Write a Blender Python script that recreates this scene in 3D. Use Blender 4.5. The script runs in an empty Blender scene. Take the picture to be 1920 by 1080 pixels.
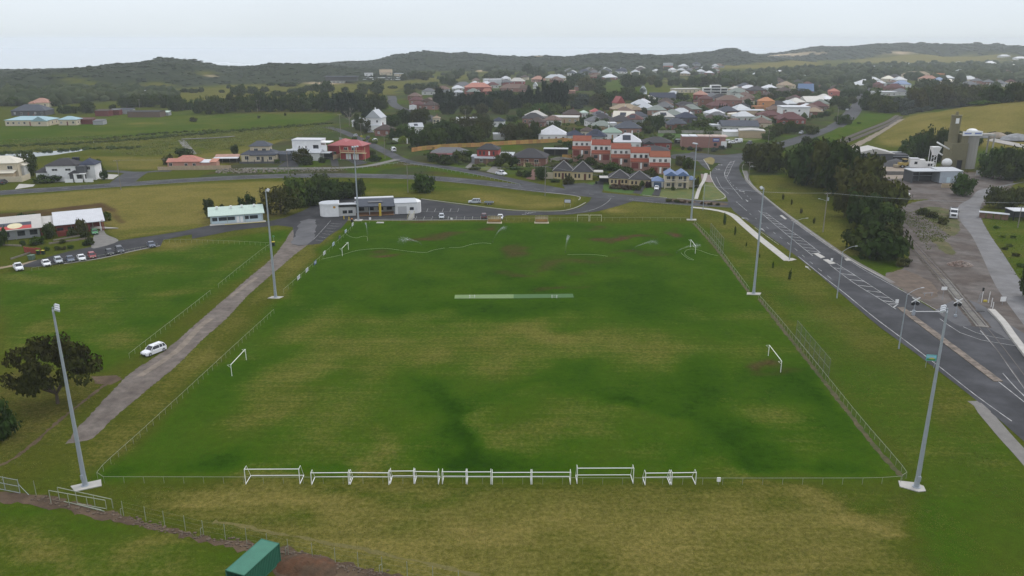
import bpy, bmesh, math, random
import numpy as np
from mathutils import Vector, Matrix
random.seed(7)
SC = bpy.context.scene
COL = SC.collection
R = math.radians
# ------------------------------------------------------------------ camera
CAMH, F, PITCH = 58.0,1480.0, R(17.43)
cam_d = bpy.data.cameras.new('camera')
cam = bpy.data.objects.new('camera', cam_d)
COL.objects.link(cam)
cam.location = (0,0, CAMH)
cam.rotation_euler = (R(90) - PITCH, 0,0)
cam_d.sensor_width = 36
cam_d.lens = 36 * F / 1920
cam_d.clip_start = 1
cam_d.clip_end = 60000
SC.camera = cam
# ------------------------------------------------------------------ world, sun, exposure
SUN_EL, SUN_AZ = R(52), R(-60)
world = bpy.data.worlds.new('World')
SC.world = world
world.use_nodes = True
wn = world.node_tree
wn.nodes.clear()
w_out = wn.nodes.new('ShaderNodeOutputWorld')
w_bg = wn.nodes.new('ShaderNodeBackground')
w_sky = wn.nodes.new('ShaderNodeTexSky')
w_sky.sky_type = 'NISHITA'
w_sky.sun_disc = False
w_sky.sun_elevation = SUN_EL
w_sky.sun_rotation = SUN_AZ
w_sky.dust_density = 6.0
w_sky.air_density = 1.0
w_geo = wn.nodes.new('ShaderNodeTexCoord')
w_sep = wn.nodes.new('ShaderNodeSeparateXYZ')
w_ramp = wn.nodes.new('ShaderNodeValToRGB')
w_ramp.color_ramp.elements[0].position = 0.0
w_ramp.color_ramp.elements[0].color = (0.695,0.752,0.785,1)
w_ramp.color_ramp.elements[1].position = 0.30
w_ramp.color_ramp.elements[1].color = (0.86,0.90,0.99,1)
_e = w_ramp.color_ramp.elements.new(0.05)
_e.color = (0.715,0.785,0.85,1)
w_noise = wn.nodes.new('ShaderNodeTexNoise')
w_noise.inputs['Scale'].default_value = 2.2
w_noise.inputs['Detail'].default_value = 4
w_map = wn.nodes.new('ShaderNodeMapping')
w_map.inputs['Scale'].default_value = (1,1,4)
w_cl = wn.nodes.new('ShaderNodeMapRange')
w_cl.inputs['From Min'].default_value = 0.3
w_cl.inputs['From Max'].default_value = 0.7
w_cl.inputs['To Min'].default_value = 9.3
w_cl.inputs['To Max'].default_value = 10.3
w_mul = wn.nodes.new('ShaderNodeVectorMath')
w_mul.operation = 'SCALE'
w_mix = wn.nodes.new('ShaderNodeMix')
w_mix.data_type = 'RGBA'
w_mix.inputs[0].default_value = 0.93          # cloud deck over the clear-sky model
L = wn.links.new
L(w_geo.outputs['Generated'], w_sep.inputs[0])
L(w_sep.outputs['Z'], w_ramp.inputs[0])
L(w_geo.outputs['Generated'], w_map.inputs[0])
L(w_map.outputs[0], w_noise.inputs['Vector'])
L(w_noise.outputs['Fac'], w_cl.inputs['Value'])
L(w_ramp.outputs[0], w_mul.inputs[0])
L(w_cl.outputs[0], w_mul.inputs['Scale'])
L(w_sky.outputs[0], w_mix.inputs[6])
L(w_mul.outputs[0], w_mix.inputs[7])
L(w_mix.outputs[2], w_bg.inputs['Color'])
w_bg.inputs['Strength'].default_value = 0.122
L(w_bg.outputs[0], w_out.inputs[0])
sun_d = bpy.data.lights.new('sun', 'SUN')
sun_d.energy = 1.25
sun_d.angle = R(14)
sun_d.color = (1.0,0.965,0.91)
sun = bpy.data.objects.new('sun', sun_d)
COL.objects.link(sun)
sun.rotation_euler = (R(90) - SUN_EL, 0, R(130))
SC.view_settings.view_transform = 'Standard'
SC.view_settings.look = 'None'
SC.view_settings.exposure = 0.0
SC.view_settings.gamma = 1.0
SC.view_settings.use_curve_mapping = False
SC.cycles.max_bounces = 6
SC.cycles.diffuse_bounces = 3
SC.cycles.glossy_bounces = 2
SC.cycles.transparent_max_bounces = 12
SC.cycles.volume_bounces = 1
SC.cycles.use_denoising = True
# ------------------------------------------------------------------ pixel -> place
SP, CP = math.sin(PITCH), math.cos(PITCH)
def ray(px, py):
    a = (px - 960) / F; b = (540 - py) / F
    return a, CP + b * SP, -SP + b * CP
def flat(px, py, z=0.0):
    a, d, e = ray(px, py)
    t = (z - CAMH) / e
    return Vector((a * t, d * t, z))
def project(x, y, z):
    dy, dz = y, z - CAMH
    dep = dy * CP - dz * SP
    dep = np.maximum(dep, 1.0)
    return 960 + F * x / dep, 540 - F * (dy * SP + dz * CP) / dep, dep
def depth(p):
    return p[1] * CP - (p[2] - CAMH) * SP
def mpp(p):                                   # metres per photo pixel at a place
    return depth(p) / F
# ------------------------------------------------------------------ value noise for relief and turf
def _h(ix, iy, s):
    n = (ix.astype(np.int64) * 374761393 + iy.astype(np.int64) * 668265263 + s * 1274126177) & 0x7fffffff
    n = ((n ^ (n >> 13)) * 1274126177) & 0x7fffffff
    return ((n ^ (n >> 16)) & 0xffff) / 65535.0
def vnoise(x, y, s=0):
    ix = np.floor(x); iy = np.floor(y)
    fx = x - ix; fy = y - iy
    fx = fx * fx * (3 - 2 * fx); fy = fy * fy * (3 - 2 * fy)
    a = _h(ix, iy, s); b = _h(ix + 1, iy, s); c = _h(ix, iy + 1, s); d = _h(ix + 1, iy + 1, s)
    return (a * (1 - fx) + b * fx) * (1 - fy) + (c * (1 - fx) + d * fx) * fy
def fbm(x, y, scale, octv=4, s=0):
    x = np.asarray(x, float) / scale; y = np.asarray(y, float) / scale
    v = 0; a = 0.5; t = 0
    for i in range(octv):
        v = v + a * vnoise(x, y, s + i * 17); t += a; a *= 0.5; x = x * 2.03 + 11.3; y = y * 2.03 + 5.7
    return v / t
def sstep(e0, e1, v):
    t = np.clip((np.asarray(v, float) - e0) / (e1 - e0),0,1)
    return t * t * (3 - 2 * t)
# ------------------------------------------------------------------ relief: dunes, far hill, grassy hill
RIDGES = [  # crest range, near width, far width, skyline through these photo points, tree height taken off
    (1350,540,420, [(-500,138),(0,132),(35,129),(70,130),(130,128),(170,124),(200,123),(250,121),(300,117),(320,116.5),(345,118),
                      (390,121),(415,126),(440,126),(480,122),(520,118),(560,117.5),(600,120),(650,126),(690,130),(740,134),(800,140),(900,150),(1100,180)], 3.0),
    (2000,520,420, [(480,140),(560,128),(620,118),(650,114),(690,114),(715,109),(740,101),(765,99),(795,93.5),(825,97),(845,99),(870,98.5),(905,99.5),(930,103),
                      (955,103),(985,105),(1010,102),(1040,104),(1065,106),(1100,101),(1140,99),(1160,98),(1200,101),(1240,103),(1270,106),(1350,118),(1450,140)], 3.0),
    (2350,420,420, [(1100,125),(1200,108),(1240,103),(1290,101),(1330,98),(1355,94),(1375,93),(1395,97),(1420,102),(1450,107),(1490,110),(1540,115),(1600,125)], 3.0),
    (3100,560,700, [(1360,112),(1400,104),(1430,101),(1470,97),(1500,92),(1520,88),(1560,86.5),(1600,86),(1650,83),(1700,82),(1740,80.5),(1780,82),(1830,83),(1880,87),(1920,89),(2000,93),(2300,110)], 3.0),
]
_RT = []
for Rr, w1, w2, pts, th in RIDGES:
    az, zz = [], []
    for px, py in pts:
        a, d, e = ray(px, py)
        az.append(math.atan2(a, d)); zz.append(max(CAMH + Rr * e / math.hypot(a, d) - th, 0.0))
    _RT.append((Rr, w1, w2, np.array(az), np.array(zz)))
def H(x, y):
    x = np.asarray(x, float); y = np.asarray(y, float)
    r = np.hypot(x, y); az = np.arctan2(x, np.maximum(y, 1e-3))
    z = np.zeros_like(r)
    n1 = fbm(x, y, 190,4,3); n2 = fbm(x, y, 60,3,9)
    for Rr, w1, w2, ta, tz in _RT:
        if Rr == 1350: w1 = np.interp(az, [-.47,-.36], [540,230])
        hz = np.interp(az, ta, tz, left=tz[0], right=tz[-1])
        Rw = Rr + 130 * (fbm(x, y * 0 + Rr, 500,2,31) - 0.5)
        prof = np.where(r < Rw, sstep(0,1,(r - (Rw - w1)) / w1) ** 0.85,1 - sstep(0,1,(r - Rw) / w2))
        flank = np.clip(np.abs(r - Rw) / (0.35 * w1),0,1)
        b = hz * prof * (1 + flank * ((n1 - 0.5) * 1.9 + (n2 - 0.5) * 0.7)) + prof * (n2 - 0.5) * 3.0 * np.clip(hz / 12,0,1)
        z = np.maximum(z, b)
    # grassy hill at the right, beyond the concrete works
    foot = 202 + (y - 471) * 0.62
    dx = x - foot - 6
    hill = 20 * (1 - np.exp(-np.maximum(dx, 0) / 55)) + 0.02 * np.maximum(dx, 0)
    hill = hill * sstep(425,555, y) * (1 - sstep(560,700, y)) * (0.94 + 0.12 * fbm(x, y, 70,3,5))
    z = np.where(y > 420, np.maximum(z, np.where(dx > 0, hill, 0)), z)
    # the land falls to the sea behind the dunes
    coast = np.interp(az, [-1.2,-0.3,0.05,0.25,0.36,0.5], [1900,1950,2550,2900,5200,6200])
    z = z - 22 * sstep(0,420, r - coast)
    return z
def G(px, py):                                # where the photo's pixel meets the ground
    p = flat(px, py) if ray(px, py)[2] < -1e-4 else None
    if p is not None and p.y < 415: return p
    a, d, e = ray(px, py)
    hor = math.hypot(a, d)
    rr = np.concatenate([np.arange(300,1000,4.0), np.arange(1000,8000,12.0)])
    xs, ys, zs = a / hor * rr, d / hor * rr, CAMH + e / hor * rr
    dz = zs - H(xs, ys)
    k = np.argmax(dz <= 0.0)
    if dz[k] > 0: return Vector((xs[-1], ys[-1], 0))
    t = dz[k - 1] / (dz[k - 1] - dz[k]) if k > 0 else 0
    x = xs[k - 1] + (xs[k] - xs[k - 1]) * t; y = ys[k - 1] + (ys[k] - ys[k - 1]) * t
    return Vector((x, y, float(H(np.array([x]), np.array([y]))[0])))
def up_from(p, py):                           # height above p that shows at photo row py
    b = (540 - py) / F
    y, q = p[1], None
    # project row: (y*SP + dz*CP)/(y*CP - dz*SP) = b
    dz = (b * y * CP - y * SP) / (CP + b * SP)
    return CAMH + dz - p[2]
# ------------------------------------------------------------------ materials
MATS = {}
def nodes_of(name):
    m = bpy.data.materials.new(name); m.use_nodes = True
    nt = m.node_tree
    return m, nt, nt.nodes['Principled BSDF']
def mat(name, col, rough=0.8, var=0.12, scale=0.6, bump=0.0, bscale=None, metal=0.0, spec=0.3, objvar=0.0, alpha=None, stretch=None, rib=None, col2=None, streak=0.0):
    if name in MATS: return MATS[name]
    m, nt, bs = nodes_of(name)
    N, Lk = nt.nodes.new, nt.links.new
    tc = N('ShaderNodeTexCoord'); mp = N('ShaderNodeMapping')
    Lk(tc.outputs['Object'], mp.inputs[0])
    if stretch: mp.inputs['Scale'].default_value = stretch
    nz = N('ShaderNodeTexNoise'); nz.inputs['Scale'].default_value = scale; nz.inputs['Detail'].default_value = 5; nz.inputs['Roughness'].default_value = 0.62
    Lk(mp.outputs[0], nz.inputs['Vector'])
    mr = N('ShaderNodeMapRange'); mr.inputs['From Min'].default_value = 0.25; mr.inputs['From Max'].default_value = 0.75
    mr.inputs['To Min'].default_value = 1 - var; mr.inputs['To Max'].default_value = 1 + var
    Lk(nz.outputs['Fac'], mr.inputs['Value'])
    base = N('ShaderNodeRGB'); base.outputs[0].default_value = (*col, 1)
    src = base.outputs[0]
    if col2:
        mx = N('ShaderNodeMix'); mx.data_type = 'RGBA'
        n2 = N('ShaderNodeTexNoise'); n2.inputs['Scale'].default_value = scale * 0.35; n2.inputs['Detail'].default_value = 6
        Lk(mp.outputs[0], n2.inputs['Vector'])
        r2 = N('ShaderNodeMapRange'); r2.inputs['From Min'].default_value = 0.42; r2.inputs['From Max'].default_value = 0.62
        Lk(n2.outputs['Fac'], r2.inputs['Value'])
        Lk(r2.outputs[0], mx.inputs[0]); Lk(src, mx.inputs[6]); mx.inputs[7].default_value = (*col2,1)
        src = mx.outputs[2]
    sc = N('ShaderNodeVectorMath'); sc.operation = 'SCALE'
    Lk(src, sc.inputs[0]); Lk(mr.outputs[0], sc.inputs['Scale'])
    src = sc.outputs[0]
    if objvar:
        oi = N('ShaderNodeObjectInfo')
        hs = N('ShaderNodeHueSaturation')
        h1 = N('ShaderNodeMapRange'); h1.inputs['To Min'].default_value = 0.5 - 0.05 * objvar; h1.inputs['To Max'].default_value = 0.5 + 0.05 * objvar
        v1 = N('ShaderNodeMapRange'); v1.inputs['To Min'].default_value = 1 - 0.45 * objvar; v1.inputs['To Max'].default_value = 1 + 0.45 * objvar
        fr = N('ShaderNodeMath'); fr.operation = 'FRACT'; mu = N('ShaderNodeMath'); mu.operation = 'MULTIPLY'; mu.inputs[1].default_value = 7.31
        Lk(oi.outputs['Random'], mu.inputs[0]); Lk(mu.outputs[0], fr.inputs[0])
        Lk(oi.outputs['Random'], v1.inputs['Value']); Lk(fr.outputs[0], h1.inputs['Value'])
        Lk(h1.outputs[0], hs.inputs['Hue']); Lk(v1.outputs[0], hs.inputs['Value']); Lk(src, hs.inputs['Color'])
        src = hs.outputs[0]
    Lk(src, bs.inputs['Base Color'])
    bs.inputs['Roughness'].default_value = rough
    bs.inputs['Metallic'].default_value = metal
    bs.inputs['Specular IOR Level'].default_value = spec
    hgt = None
    if rib:                                   # corrugation or boards: (axis, period m, strength)
        wv = N('ShaderNodeTexWave'); wv.bands_direction = rib[0]; wv.inputs['Scale'].default_value = 0.314 / rib[1]
        Lk(tc.outputs['Object'], wv.inputs['Vector']); hgt = wv.outputs['Fac']
        bp = N('ShaderNodeBump'); bp.inputs['Strength'].default_value = rib[2]; bp.inputs['Distance'].default_value = 0.05
        Lk(hgt, bp.inputs['Height']); Lk(bp.outputs[0], bs.inputs['Normal'])
    elif bump:
        n3 = N('ShaderNodeTexNoise'); n3.inputs['Scale'].default_value = bscale or scale * 6; n3.inputs['Detail'].default_value = 4
        Lk(mp.outputs[0], n3.inputs['Vector'])
        bp = N('ShaderNodeBump'); bp.inputs['Strength'].default_value = bump; bp.inputs['Distance'].default_value = 0.1
        Lk(n3.outputs['Fac'], bp.inputs['Height']); Lk(bp.outputs[0], bs.inputs['Normal'])
    if alpha is not None: bs.inputs['Alpha'].default_value = alpha
    MATS[name] = m
    return m
# ------------------------------------------------------------------ objects
def link(o, parent=None):
    COL.objects.link(o)
    if parent is not None: o.parent = parent
    return o
def tag(o, label=None, cat=None, group=None, kind=None):
    if label: o['label'] = label
    if cat: o['category'] = cat
    if group: o['group'] = group
    if kind: o['kind'] = kind
    return o
def thing(name, label, cat, loc=(0,0,0), rz=0.0, group=None):
    o = link(bpy.data.objects.new(name, None))
    o.location = loc; o.rotation_euler = (0,0, rz); o.empty_display_size = 0.5
    return tag(o, label, cat, group)
def mesh(name, verts, faces, m, smooth=False, mats=None, fm=None):
    me = bpy.data.meshes.new(name)
    me.from_pydata([tuple(v) for v in verts], [], faces)
    for x in (mats or [m]): me.materials.append(x)
    if fm is not None: me.polygons.foreach_set('material_index', fm)
    if smooth: me.polygons.foreach_set('use_smooth', [True] * len(me.polygons))
    me.update()
    return me
def obj(name, me, parent=None, loc=None, rz=None):
    o = bpy.data.objects.new(name, me)
    link(o, parent)
    if loc is not None: o.location = loc
    if rz is not None: o.rotation_euler = (0,0, rz)
    return o
class MB:                                     # gathers faces for ONE mesh
    def __init__(s): s.v = []; s.f = []; s.fm = []; s.k = 0
    def mi(s, k): s.k = k; return s
    def add(s, vs, fs):
        n = len(s.v); s.v += [tuple(v) for v in vs]
        for f in fs: s.f.append(tuple(i + n for i in f)); s.fm.append(s.k)
        return s
    def box(s, x0, y0, z0, x1, y1, z1):
        return s.add([(x0, y0, z0),(x1, y0, z0),(x1, y1, z0),(x0, y1, z0),(x0, y0, z1),(x1, y0, z1),(x1, y1, z1),(x0, y1, z1)],
                     [(3,2,1,0),(4,5,6,7),(0,1,5,4),(1,2,6,5),(2,3,7,6),(3,0,4,7)])
    def tube(s, p, q, r0, r1=None, n=6, cap=True):
        p = Vector(p); q = Vector(q); r1 = r0 if r1 is None else r1
        d = (q - p).normalized(); a = d.orthogonal().normalized(); b = d.cross(a)
        vs = [p + (a * math.cos(2 * math.pi * i / n) + b * math.sin(2 * math.pi * i / n)) * r0 for i in range(n)]
        vs += [q + (a * math.cos(2 * math.pi * i / n) + b * math.sin(2 * math.pi * i / n)) * r1 for i in range(n)]
        fs = [(i, (i + 1) % n, n + (i + 1) % n, n + i) for i in range(n)]
        if cap: fs += [tuple(range(n - 1,-1,-1)), tuple(range(n, 2 * n))]
        return s.add(vs, fs)
    def path(s, pts, r, n=6):
        for i in range(len(pts) - 1): s.tube(pts[i], pts[i + 1], r, r, n)
        return s
    def prism(s, poly, z0, z1):               # poly: list of (x, y) anticlockwise
        n = len(poly)
        vs = [(x, y, z0) for x, y in poly] + [(x, y, z1) for x, y in poly]
        return s.add(vs, [tuple(range(n - 1,-1,-1)), tuple(range(n, 2 * n))] + [(i, (i + 1) % n, n + (i + 1) % n, n + i) for i in range(n)])
    def xprism(s, poly, y0, y1):              # poly in (x, z), extruded along y
        n = len(poly)
        vs = [(x, y0, z) for x, z in poly] + [(x, y1, z) for x, z in poly]
        return s.add(vs, [tuple(range(n)), tuple(range(2 * n - 1, n - 1,-1))] + [((i + 1) % n, i, n + i, n + (i + 1) % n) for i in range(n)])
    def ball(s, c, rx, ry, rz, nu=10, nv=6):
        vs = [(c[0], c[1], c[2] - rz)]
        for j in range(1, nv):
            t = math.pi * j / nv - math.pi / 2
            vs += [(c[0] + rx * math.cos(t) * math.cos(2 * math.pi * i / nu), c[1] + ry * math.cos(t) * math.sin(2 * math.pi * i / nu), c[2] + rz * math.sin(t)) for i in range(nu)]
        vs.append((c[0], c[1], c[2] + rz)); L_ = len(vs) - 1
        fs = [(0,1 + (i + 1) % nu, 1 + i) for i in range(nu)]
        for j in range(nv - 2):
            a = 1 + j * nu; fs += [(a + i, a + (i + 1) % nu, a + nu + (i + 1) % nu, a + nu + i) for i in range(nu)]
        a = 1 + (nv - 2) * nu
        fs += [(a + i, a + (i + 1) % nu, L_) for i in range(nu)]
        return s.add(vs, fs)
    def me(s, name, m, smooth=False):
        if isinstance(m, (list, tuple)): return mesh(name, s.v, s.f, None, smooth, list(m), s.fm)
        return mesh(name, s.v, s.f, m, smooth)
    def obj(s, name, m, parent=None, loc=None, rz=None, smooth=False):
        return obj(name, s.me(name, m, smooth), parent, loc, rz)
def copy_tree(o, parent=None):
    c = o.copy(); COL.objects.link(c)
    if parent is not None: c.parent = parent
    for ch in list(o.children): copy_tree(ch, c)
    return c
ORD = ['first', 'second', 'third', 'fourth', 'fifth', 'sixth', 'seventh', 'eighth', 'ninth', 'tenth', 'eleventh', 'twelfth', 'thirteenth', 'fourteenth', 'fifteenth',
       'sixteenth', 'seventeenth', 'eighteenth', 'nineteenth', 'twentieth'] + ['twenty-' + x for x in ['first', 'second', 'third', 'fourth', 'fifth', 'sixth', 'seventh', 'eighth', 'ninth']] + ['thirtieth'] + ['thirty-' + x for x in ['first', 'second', 'third', 'fourth', 'fifth', 'sixth', 'seventh', 'eighth', 'ninth']] + ['fortieth'] + ['forty-' + x for x in ['first', 'second', 'third', 'fourth', 'fifth', 'sixth', 'seventh', 'eighth', 'ninth']]
# ------------------------------------------------------------------ sheets and ribbons
def catmull(pts, step):
    P = [Vector((p[0], p[1], 0)) for p in pts]
    out = []
    for i in range(len(P) - 1):
        p0 = P[max(i - 1,0)]; p1 = P[i]; p2 = P[i + 1]; p3 = P[min(i + 2, len(P) - 1)]
        n = max(1, int((p2 - p1).length / step))
        for k in range(n):
            t = k / n
            out.append(0.5 * ((2 * p1) + (p2 - p0) * t + (2 * p0 - 5 * p1 + 4 * p2 - p3) * t * t + (3 * p1 - p0 - 3 * p2 + p3) * t ** 3))
    out.append(P[-1])
    return out
def zed(x, y):
    return 0.0 if y < 415 else float(H(np.array([x]), np.array([y]))[0])
def strip(mb, pts, w, z, step=3.0, w2=None, thick=0.0, jit=0.0):
    """ribbon along ground points (world), width w, top at ground + z"""
    c = catmull(pts, step)
    n = len(c)
    L_, R_ = [], []
    for i, p in enumerate(c):
        t = (c[min(i + 1, n - 1)] - c[max(i - 1,0)]).normalized()
        nr = Vector((-t.y, t.x, 0))
        ww = w if w2 is None else w + (w2 - w) * i / max(n - 1,1)
        a = p + nr * (ww / 2 + random.uniform(-jit, jit)); b = p - nr * (ww / 2 + random.uniform(-jit, jit))
        L_.append((a.x, a.y, zed(a.x, a.y) + z)); R_.append((b.x, b.y, zed(b.x, b.y) + z))
    vs = L_ + R_
    fs = [(i, n + i, n + i + 1, i + 1) for i in range(n - 1)]
    if thick:
        vs += [(x, y, q - thick) for x, y, q in L_] + [(x, y, q - thick) for x, y, q in R_]
        fs += [(2 * n + i, i, i + 1,2 * n + i + 1) for i in range(n - 1)] + [(n + i, 3 * n + i, 3 * n + i + 1, n + i + 1) for i in range(n - 1)]
        fs += [(0,2 * n, 3 * n, n),(n - 1,2 * n - 1,4 * n - 1,3 * n - 1)]
    return mb.add(vs, fs)
def gp(pxs): return [G(*p) for p in pxs]
def sheet(name, pxs, m, z, jit=0.0, step=2.0, kind='structure', smooth=True):
    """polygon sheet whose corners sit under the given photo pixels"""
    P = gp(pxs)
    if smooth: c = catmull(P + [P[0]], step)[:-1]
    else:
        c = []
        for i in range(len(P)):
            a, b = P[i], P[(i + 1) % len(P)]
            k = max(1, int((b - a).length / step)) if jit else 1
            c += [a + (b - a) * j / k for j in range(k)]
    vs = [(p.x + random.uniform(-jit, jit), p.y + random.uniform(-jit, jit), z) for p in c]
    bm = bmesh.new()
    bv = [bm.verts.new(v) for v in vs]
    f = bm.faces.new(bv)
    bmesh.ops.triangulate(bm, faces=[f])
    bmesh.ops.recalc_face_normals(bm, faces=bm.faces)
    if sum(f.normal.z for f in bm.faces) < 0: bmesh.ops.reverse_faces(bm, faces=bm.faces)
    me = bpy.data.meshes.new(name); bm.to_mesh(me); bm.free()
    me.materials.append(m)
    o = obj(name, me)
    o['kind'] = kind
    return o
# ------------------------------------------------------------------ ground sheet
def grid_lines(lo, hi, core0, core1, st, g, cap):
    a = [core0]
    while a[-1] < core1: a.append(a[-1] + st)
    s = st
    while a[-1] < hi: s = min(s * g, cap(a[-1])); a.append(a[-1] + s)
    s = st; b = []
    c = core0
    while c > lo: s = s * g; c -= s; b.append(c)
    return np.array(b[::-1] + a)
gx = grid_lines(-7600,7600,-150,170,1.25,1.036, lambda v: 400)
gy = grid_lines(-120,8200,56,400,1.25,1.03, lambda v: 12 if v < 3500 else 400)
GX, GY = np.meshgrid(gx, gy)
fx, fy = GX.ravel(), GY.ravel()
fz = H(fx, fy)
PX, PY, _dep = project(fx, fy, fz)
wob = fbm(fx, fy, 14,4,71) - 0.5; wob2 = fbm(fx, fy, 14,4,87) - 0.5
_ps = F / _dep                                # photo pixels per metre
WX, WY = PX + wob * 16 * _ps, PY + wob2 * 16 * _ps * np.clip(58 / np.hypot(fx, fy) * 1.2,0.05,1)
def polymask(pxs, feather, world=False):
    P = [(p.x, p.y) for p in (pxs if world else gp(pxs))]
    xs = [p[0] for p in P]; ys = [p[1] for p in P]
    sel = (fx > min(xs) - feather) & (fx < max(xs) + feather) & (fy > min(ys) - feather) & (fy < max(ys) + feather)
    m = np.zeros_like(fx)
    x = fx[sel] + wob[sel] * feather * 0.9; y = fy[sel] + wob2[sel] * feather * 0.9
    ins = np.zeros(len(x), bool); dd = np.full(len(x),1e9)
    for i in range(len(P)):
        x0, y0 = P[i]; x1, y1 = P[(i + 1) % len(P)]
        cond = ((y0 > y) != (y1 > y))
        with np.errstate(divide='ignore', invalid='ignore'):
            xi = x0 + (y - y0) * (x1 - x0) / (y1 - y0 if y1 != y0 else 1e-9)
        ins ^= cond & (x < xi)
        ex, ey = x1 - x0, y1 - y0; l2 = ex * ex + ey * ey + 1e-9
        t = np.clip(((x - x0) * ex + (y - y0) * ey) / l2,0,1)
        dd = np.minimum(dd, np.hypot(x - x0 - t * ex, y - y0 - t * ey))
    sd = np.where(ins, dd, -dd)
    m[sel] = sstep(-feather / 2, feather / 2, sd)
    return m
def blob(px, py, rx, ry, rot=0.0):
    c, s = math.cos(R(rot)), math.sin(R(rot))
    u = ((WX - px) * c + (WY - py) * s) / rx; v = (-(WX - px) * s + (WY - py) * c) / ry
    return np.exp(-(u * u + v * v) * 1.3)
def towards(ch, m, v): ch[:] = ch * (1 - m) + v * m
lush = np.full_like(fx, 0.45); dry = np.full_like(fx, 0.18); dirt = np.zeros_like(fx); scrub = np.zeros_like(fx)
big = fbm(fx, fy, 45,4,2)
dry += 0.5 * (big - 0.5)
# --- the playing field and its surrounds
PITCH_PX = [(190,895),(1692,897),(1500,655),(1420,556),(1300,418),(660,416),(600,480),(515,562),(330,752)]
OVAL_PX = [(0,515),(60,506),(190,490),(300,468),(420,445),(540,430),(548,440),(505,480),(400,552),(250,668),(180,700),(0,660)]
m = polymask(PITCH_PX, 5); towards(lush, m, 0.89); towards(dry, m, 0.12)
m = polymask([(640,420),(1310,420),(1400,545),(530,545)], 14); towards(lush, m, 0.90); towards(dry, m, 0.0)
m = polymask(OVAL_PX, 6); towards(lush, m, 0.86); towards(dry, m, 0.18)
m = polymask([(0,940),(60,944),(230,985),(400,1022),(462,1040),(400,1100),(-40,1110),(-60,940)], 2.5); towards(lush, m, 0.72); towards(dry, m, 0.2)
m = polymask([(200,915),(1700,915),(1750,1120),(700,1120),(430,990),(210,935)], 5); towards(lush, m, 0.42); towards(dry, m, 0.50)
m = polymask([(1330,410),(1480,495),(1700,660),(1900,830),(2000,1100),(1740,1100),(1720,900),(1440,560),(1310,420)], 5); towards(lush, m, 0.74); towards(dry, m, 0.22)
m = polymask([(1480,495),(1580,566),(1700,660),(1830,760),(1780,790),(1640,680),(1520,570),(1440,500)], 9); towards(dry, m, 0.28); towards(lush, m, 0.5)
# drier grass in the field's outer strip and by the track
m = polymask([(480,560),(530,560),(600,465),(650,430),(620,430),(560,470),(430,600),(330,690),(230,790),(130,900),(190,890),(330,745)], 5); towards(dry, m, 0.42); towards(lush, m, 0.4)
for b in [(820,650,260,40,0,.30),(1250,655,230,42,3,.30),(560,700,130,60,-30,.26),(640,790,120,50,0,.26),(950,700,120,40,0,.25),(1120,770,140,42,0,.22),(1450,800,110,40,20,.18),(960,800,90,36,10,.22),
          (1000,620,150,26,0,.24),(1330,590,110,20,0,.14),(560,620,90,22,-25,.18),(480,780,110,40,-20,.22),(760,840,120,24,0,.2),(1160,850,60,26,0,.2),(1390,890,90,26,0,.42),(700,690,60,60,10,.14),
          (500,885,110,30,-10,.22),(350,870,100,24,0,.14),(720,870,40,40,0,.25),(870,860,60,20,0,.2),(1050,640,60,30,0,.12),(690,480,60,9,0,.12),(780,600,150,18,0,.10)]:
    m = blob(*b[:5]); dry += m * b[5] * 1.05; lush -= m * b[5] * 0.55
for b in [(860,790,140,22,38,.30),(930,860,150,24,10,.28),(1260,800,180,26,28,.26),(1500,870,150,24,10,.25),(430,850,130,30,-25,.24),(1180,740,110,22,10,.2),(740,900,60,24,0,.22),
          (1080,560,360,30,0,.12),(1320,700,80,60,0,.2),(900,575,280,14,0,.1),(1560,760,80,40,40,.2),(1020,720,100,18,-15,.16),(660,860,50,20,0,.16)]:
    m = blob(*b[:5]); lush += m * b[5] * .72; dry -= m * b[5] * 1.4
# bare and worn brown streaks where the sprinklers run
for b in [(720,478,60,5,0,.85),(700,468,40,4,0,.5),(790,420,30,4,0,.8),(925,428,24,7,0,.8),(810,448,50,5,-4,.65),(850,440,40,4,-4,.5),(975,470,26,10,0,.7),(1150,445,60,4,0,.55),(1110,430,30,4,0,.5),
          (1060,500,100,6,0,.55),(960,512,60,4,0,.55),(1050,538,70,5,0,.6),(1190,470,60,5,0,.5),(1275,437,28,4.5,0,.95),(1180,447,40,4,0,.6),(1225,478,30,5,0,.5),(1130,487,50,4,0,.5),(1445,686,30,9,10,.8),(660,440,18,5,0,.3),
          (1000,490,90,5,0,.3),(760,405,12,4,0,.4),(1480,700,30,7,0,.4)]:
    m = blob(*b[:5]); dirt += m * b[5]; lush += m * 0.1
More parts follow.
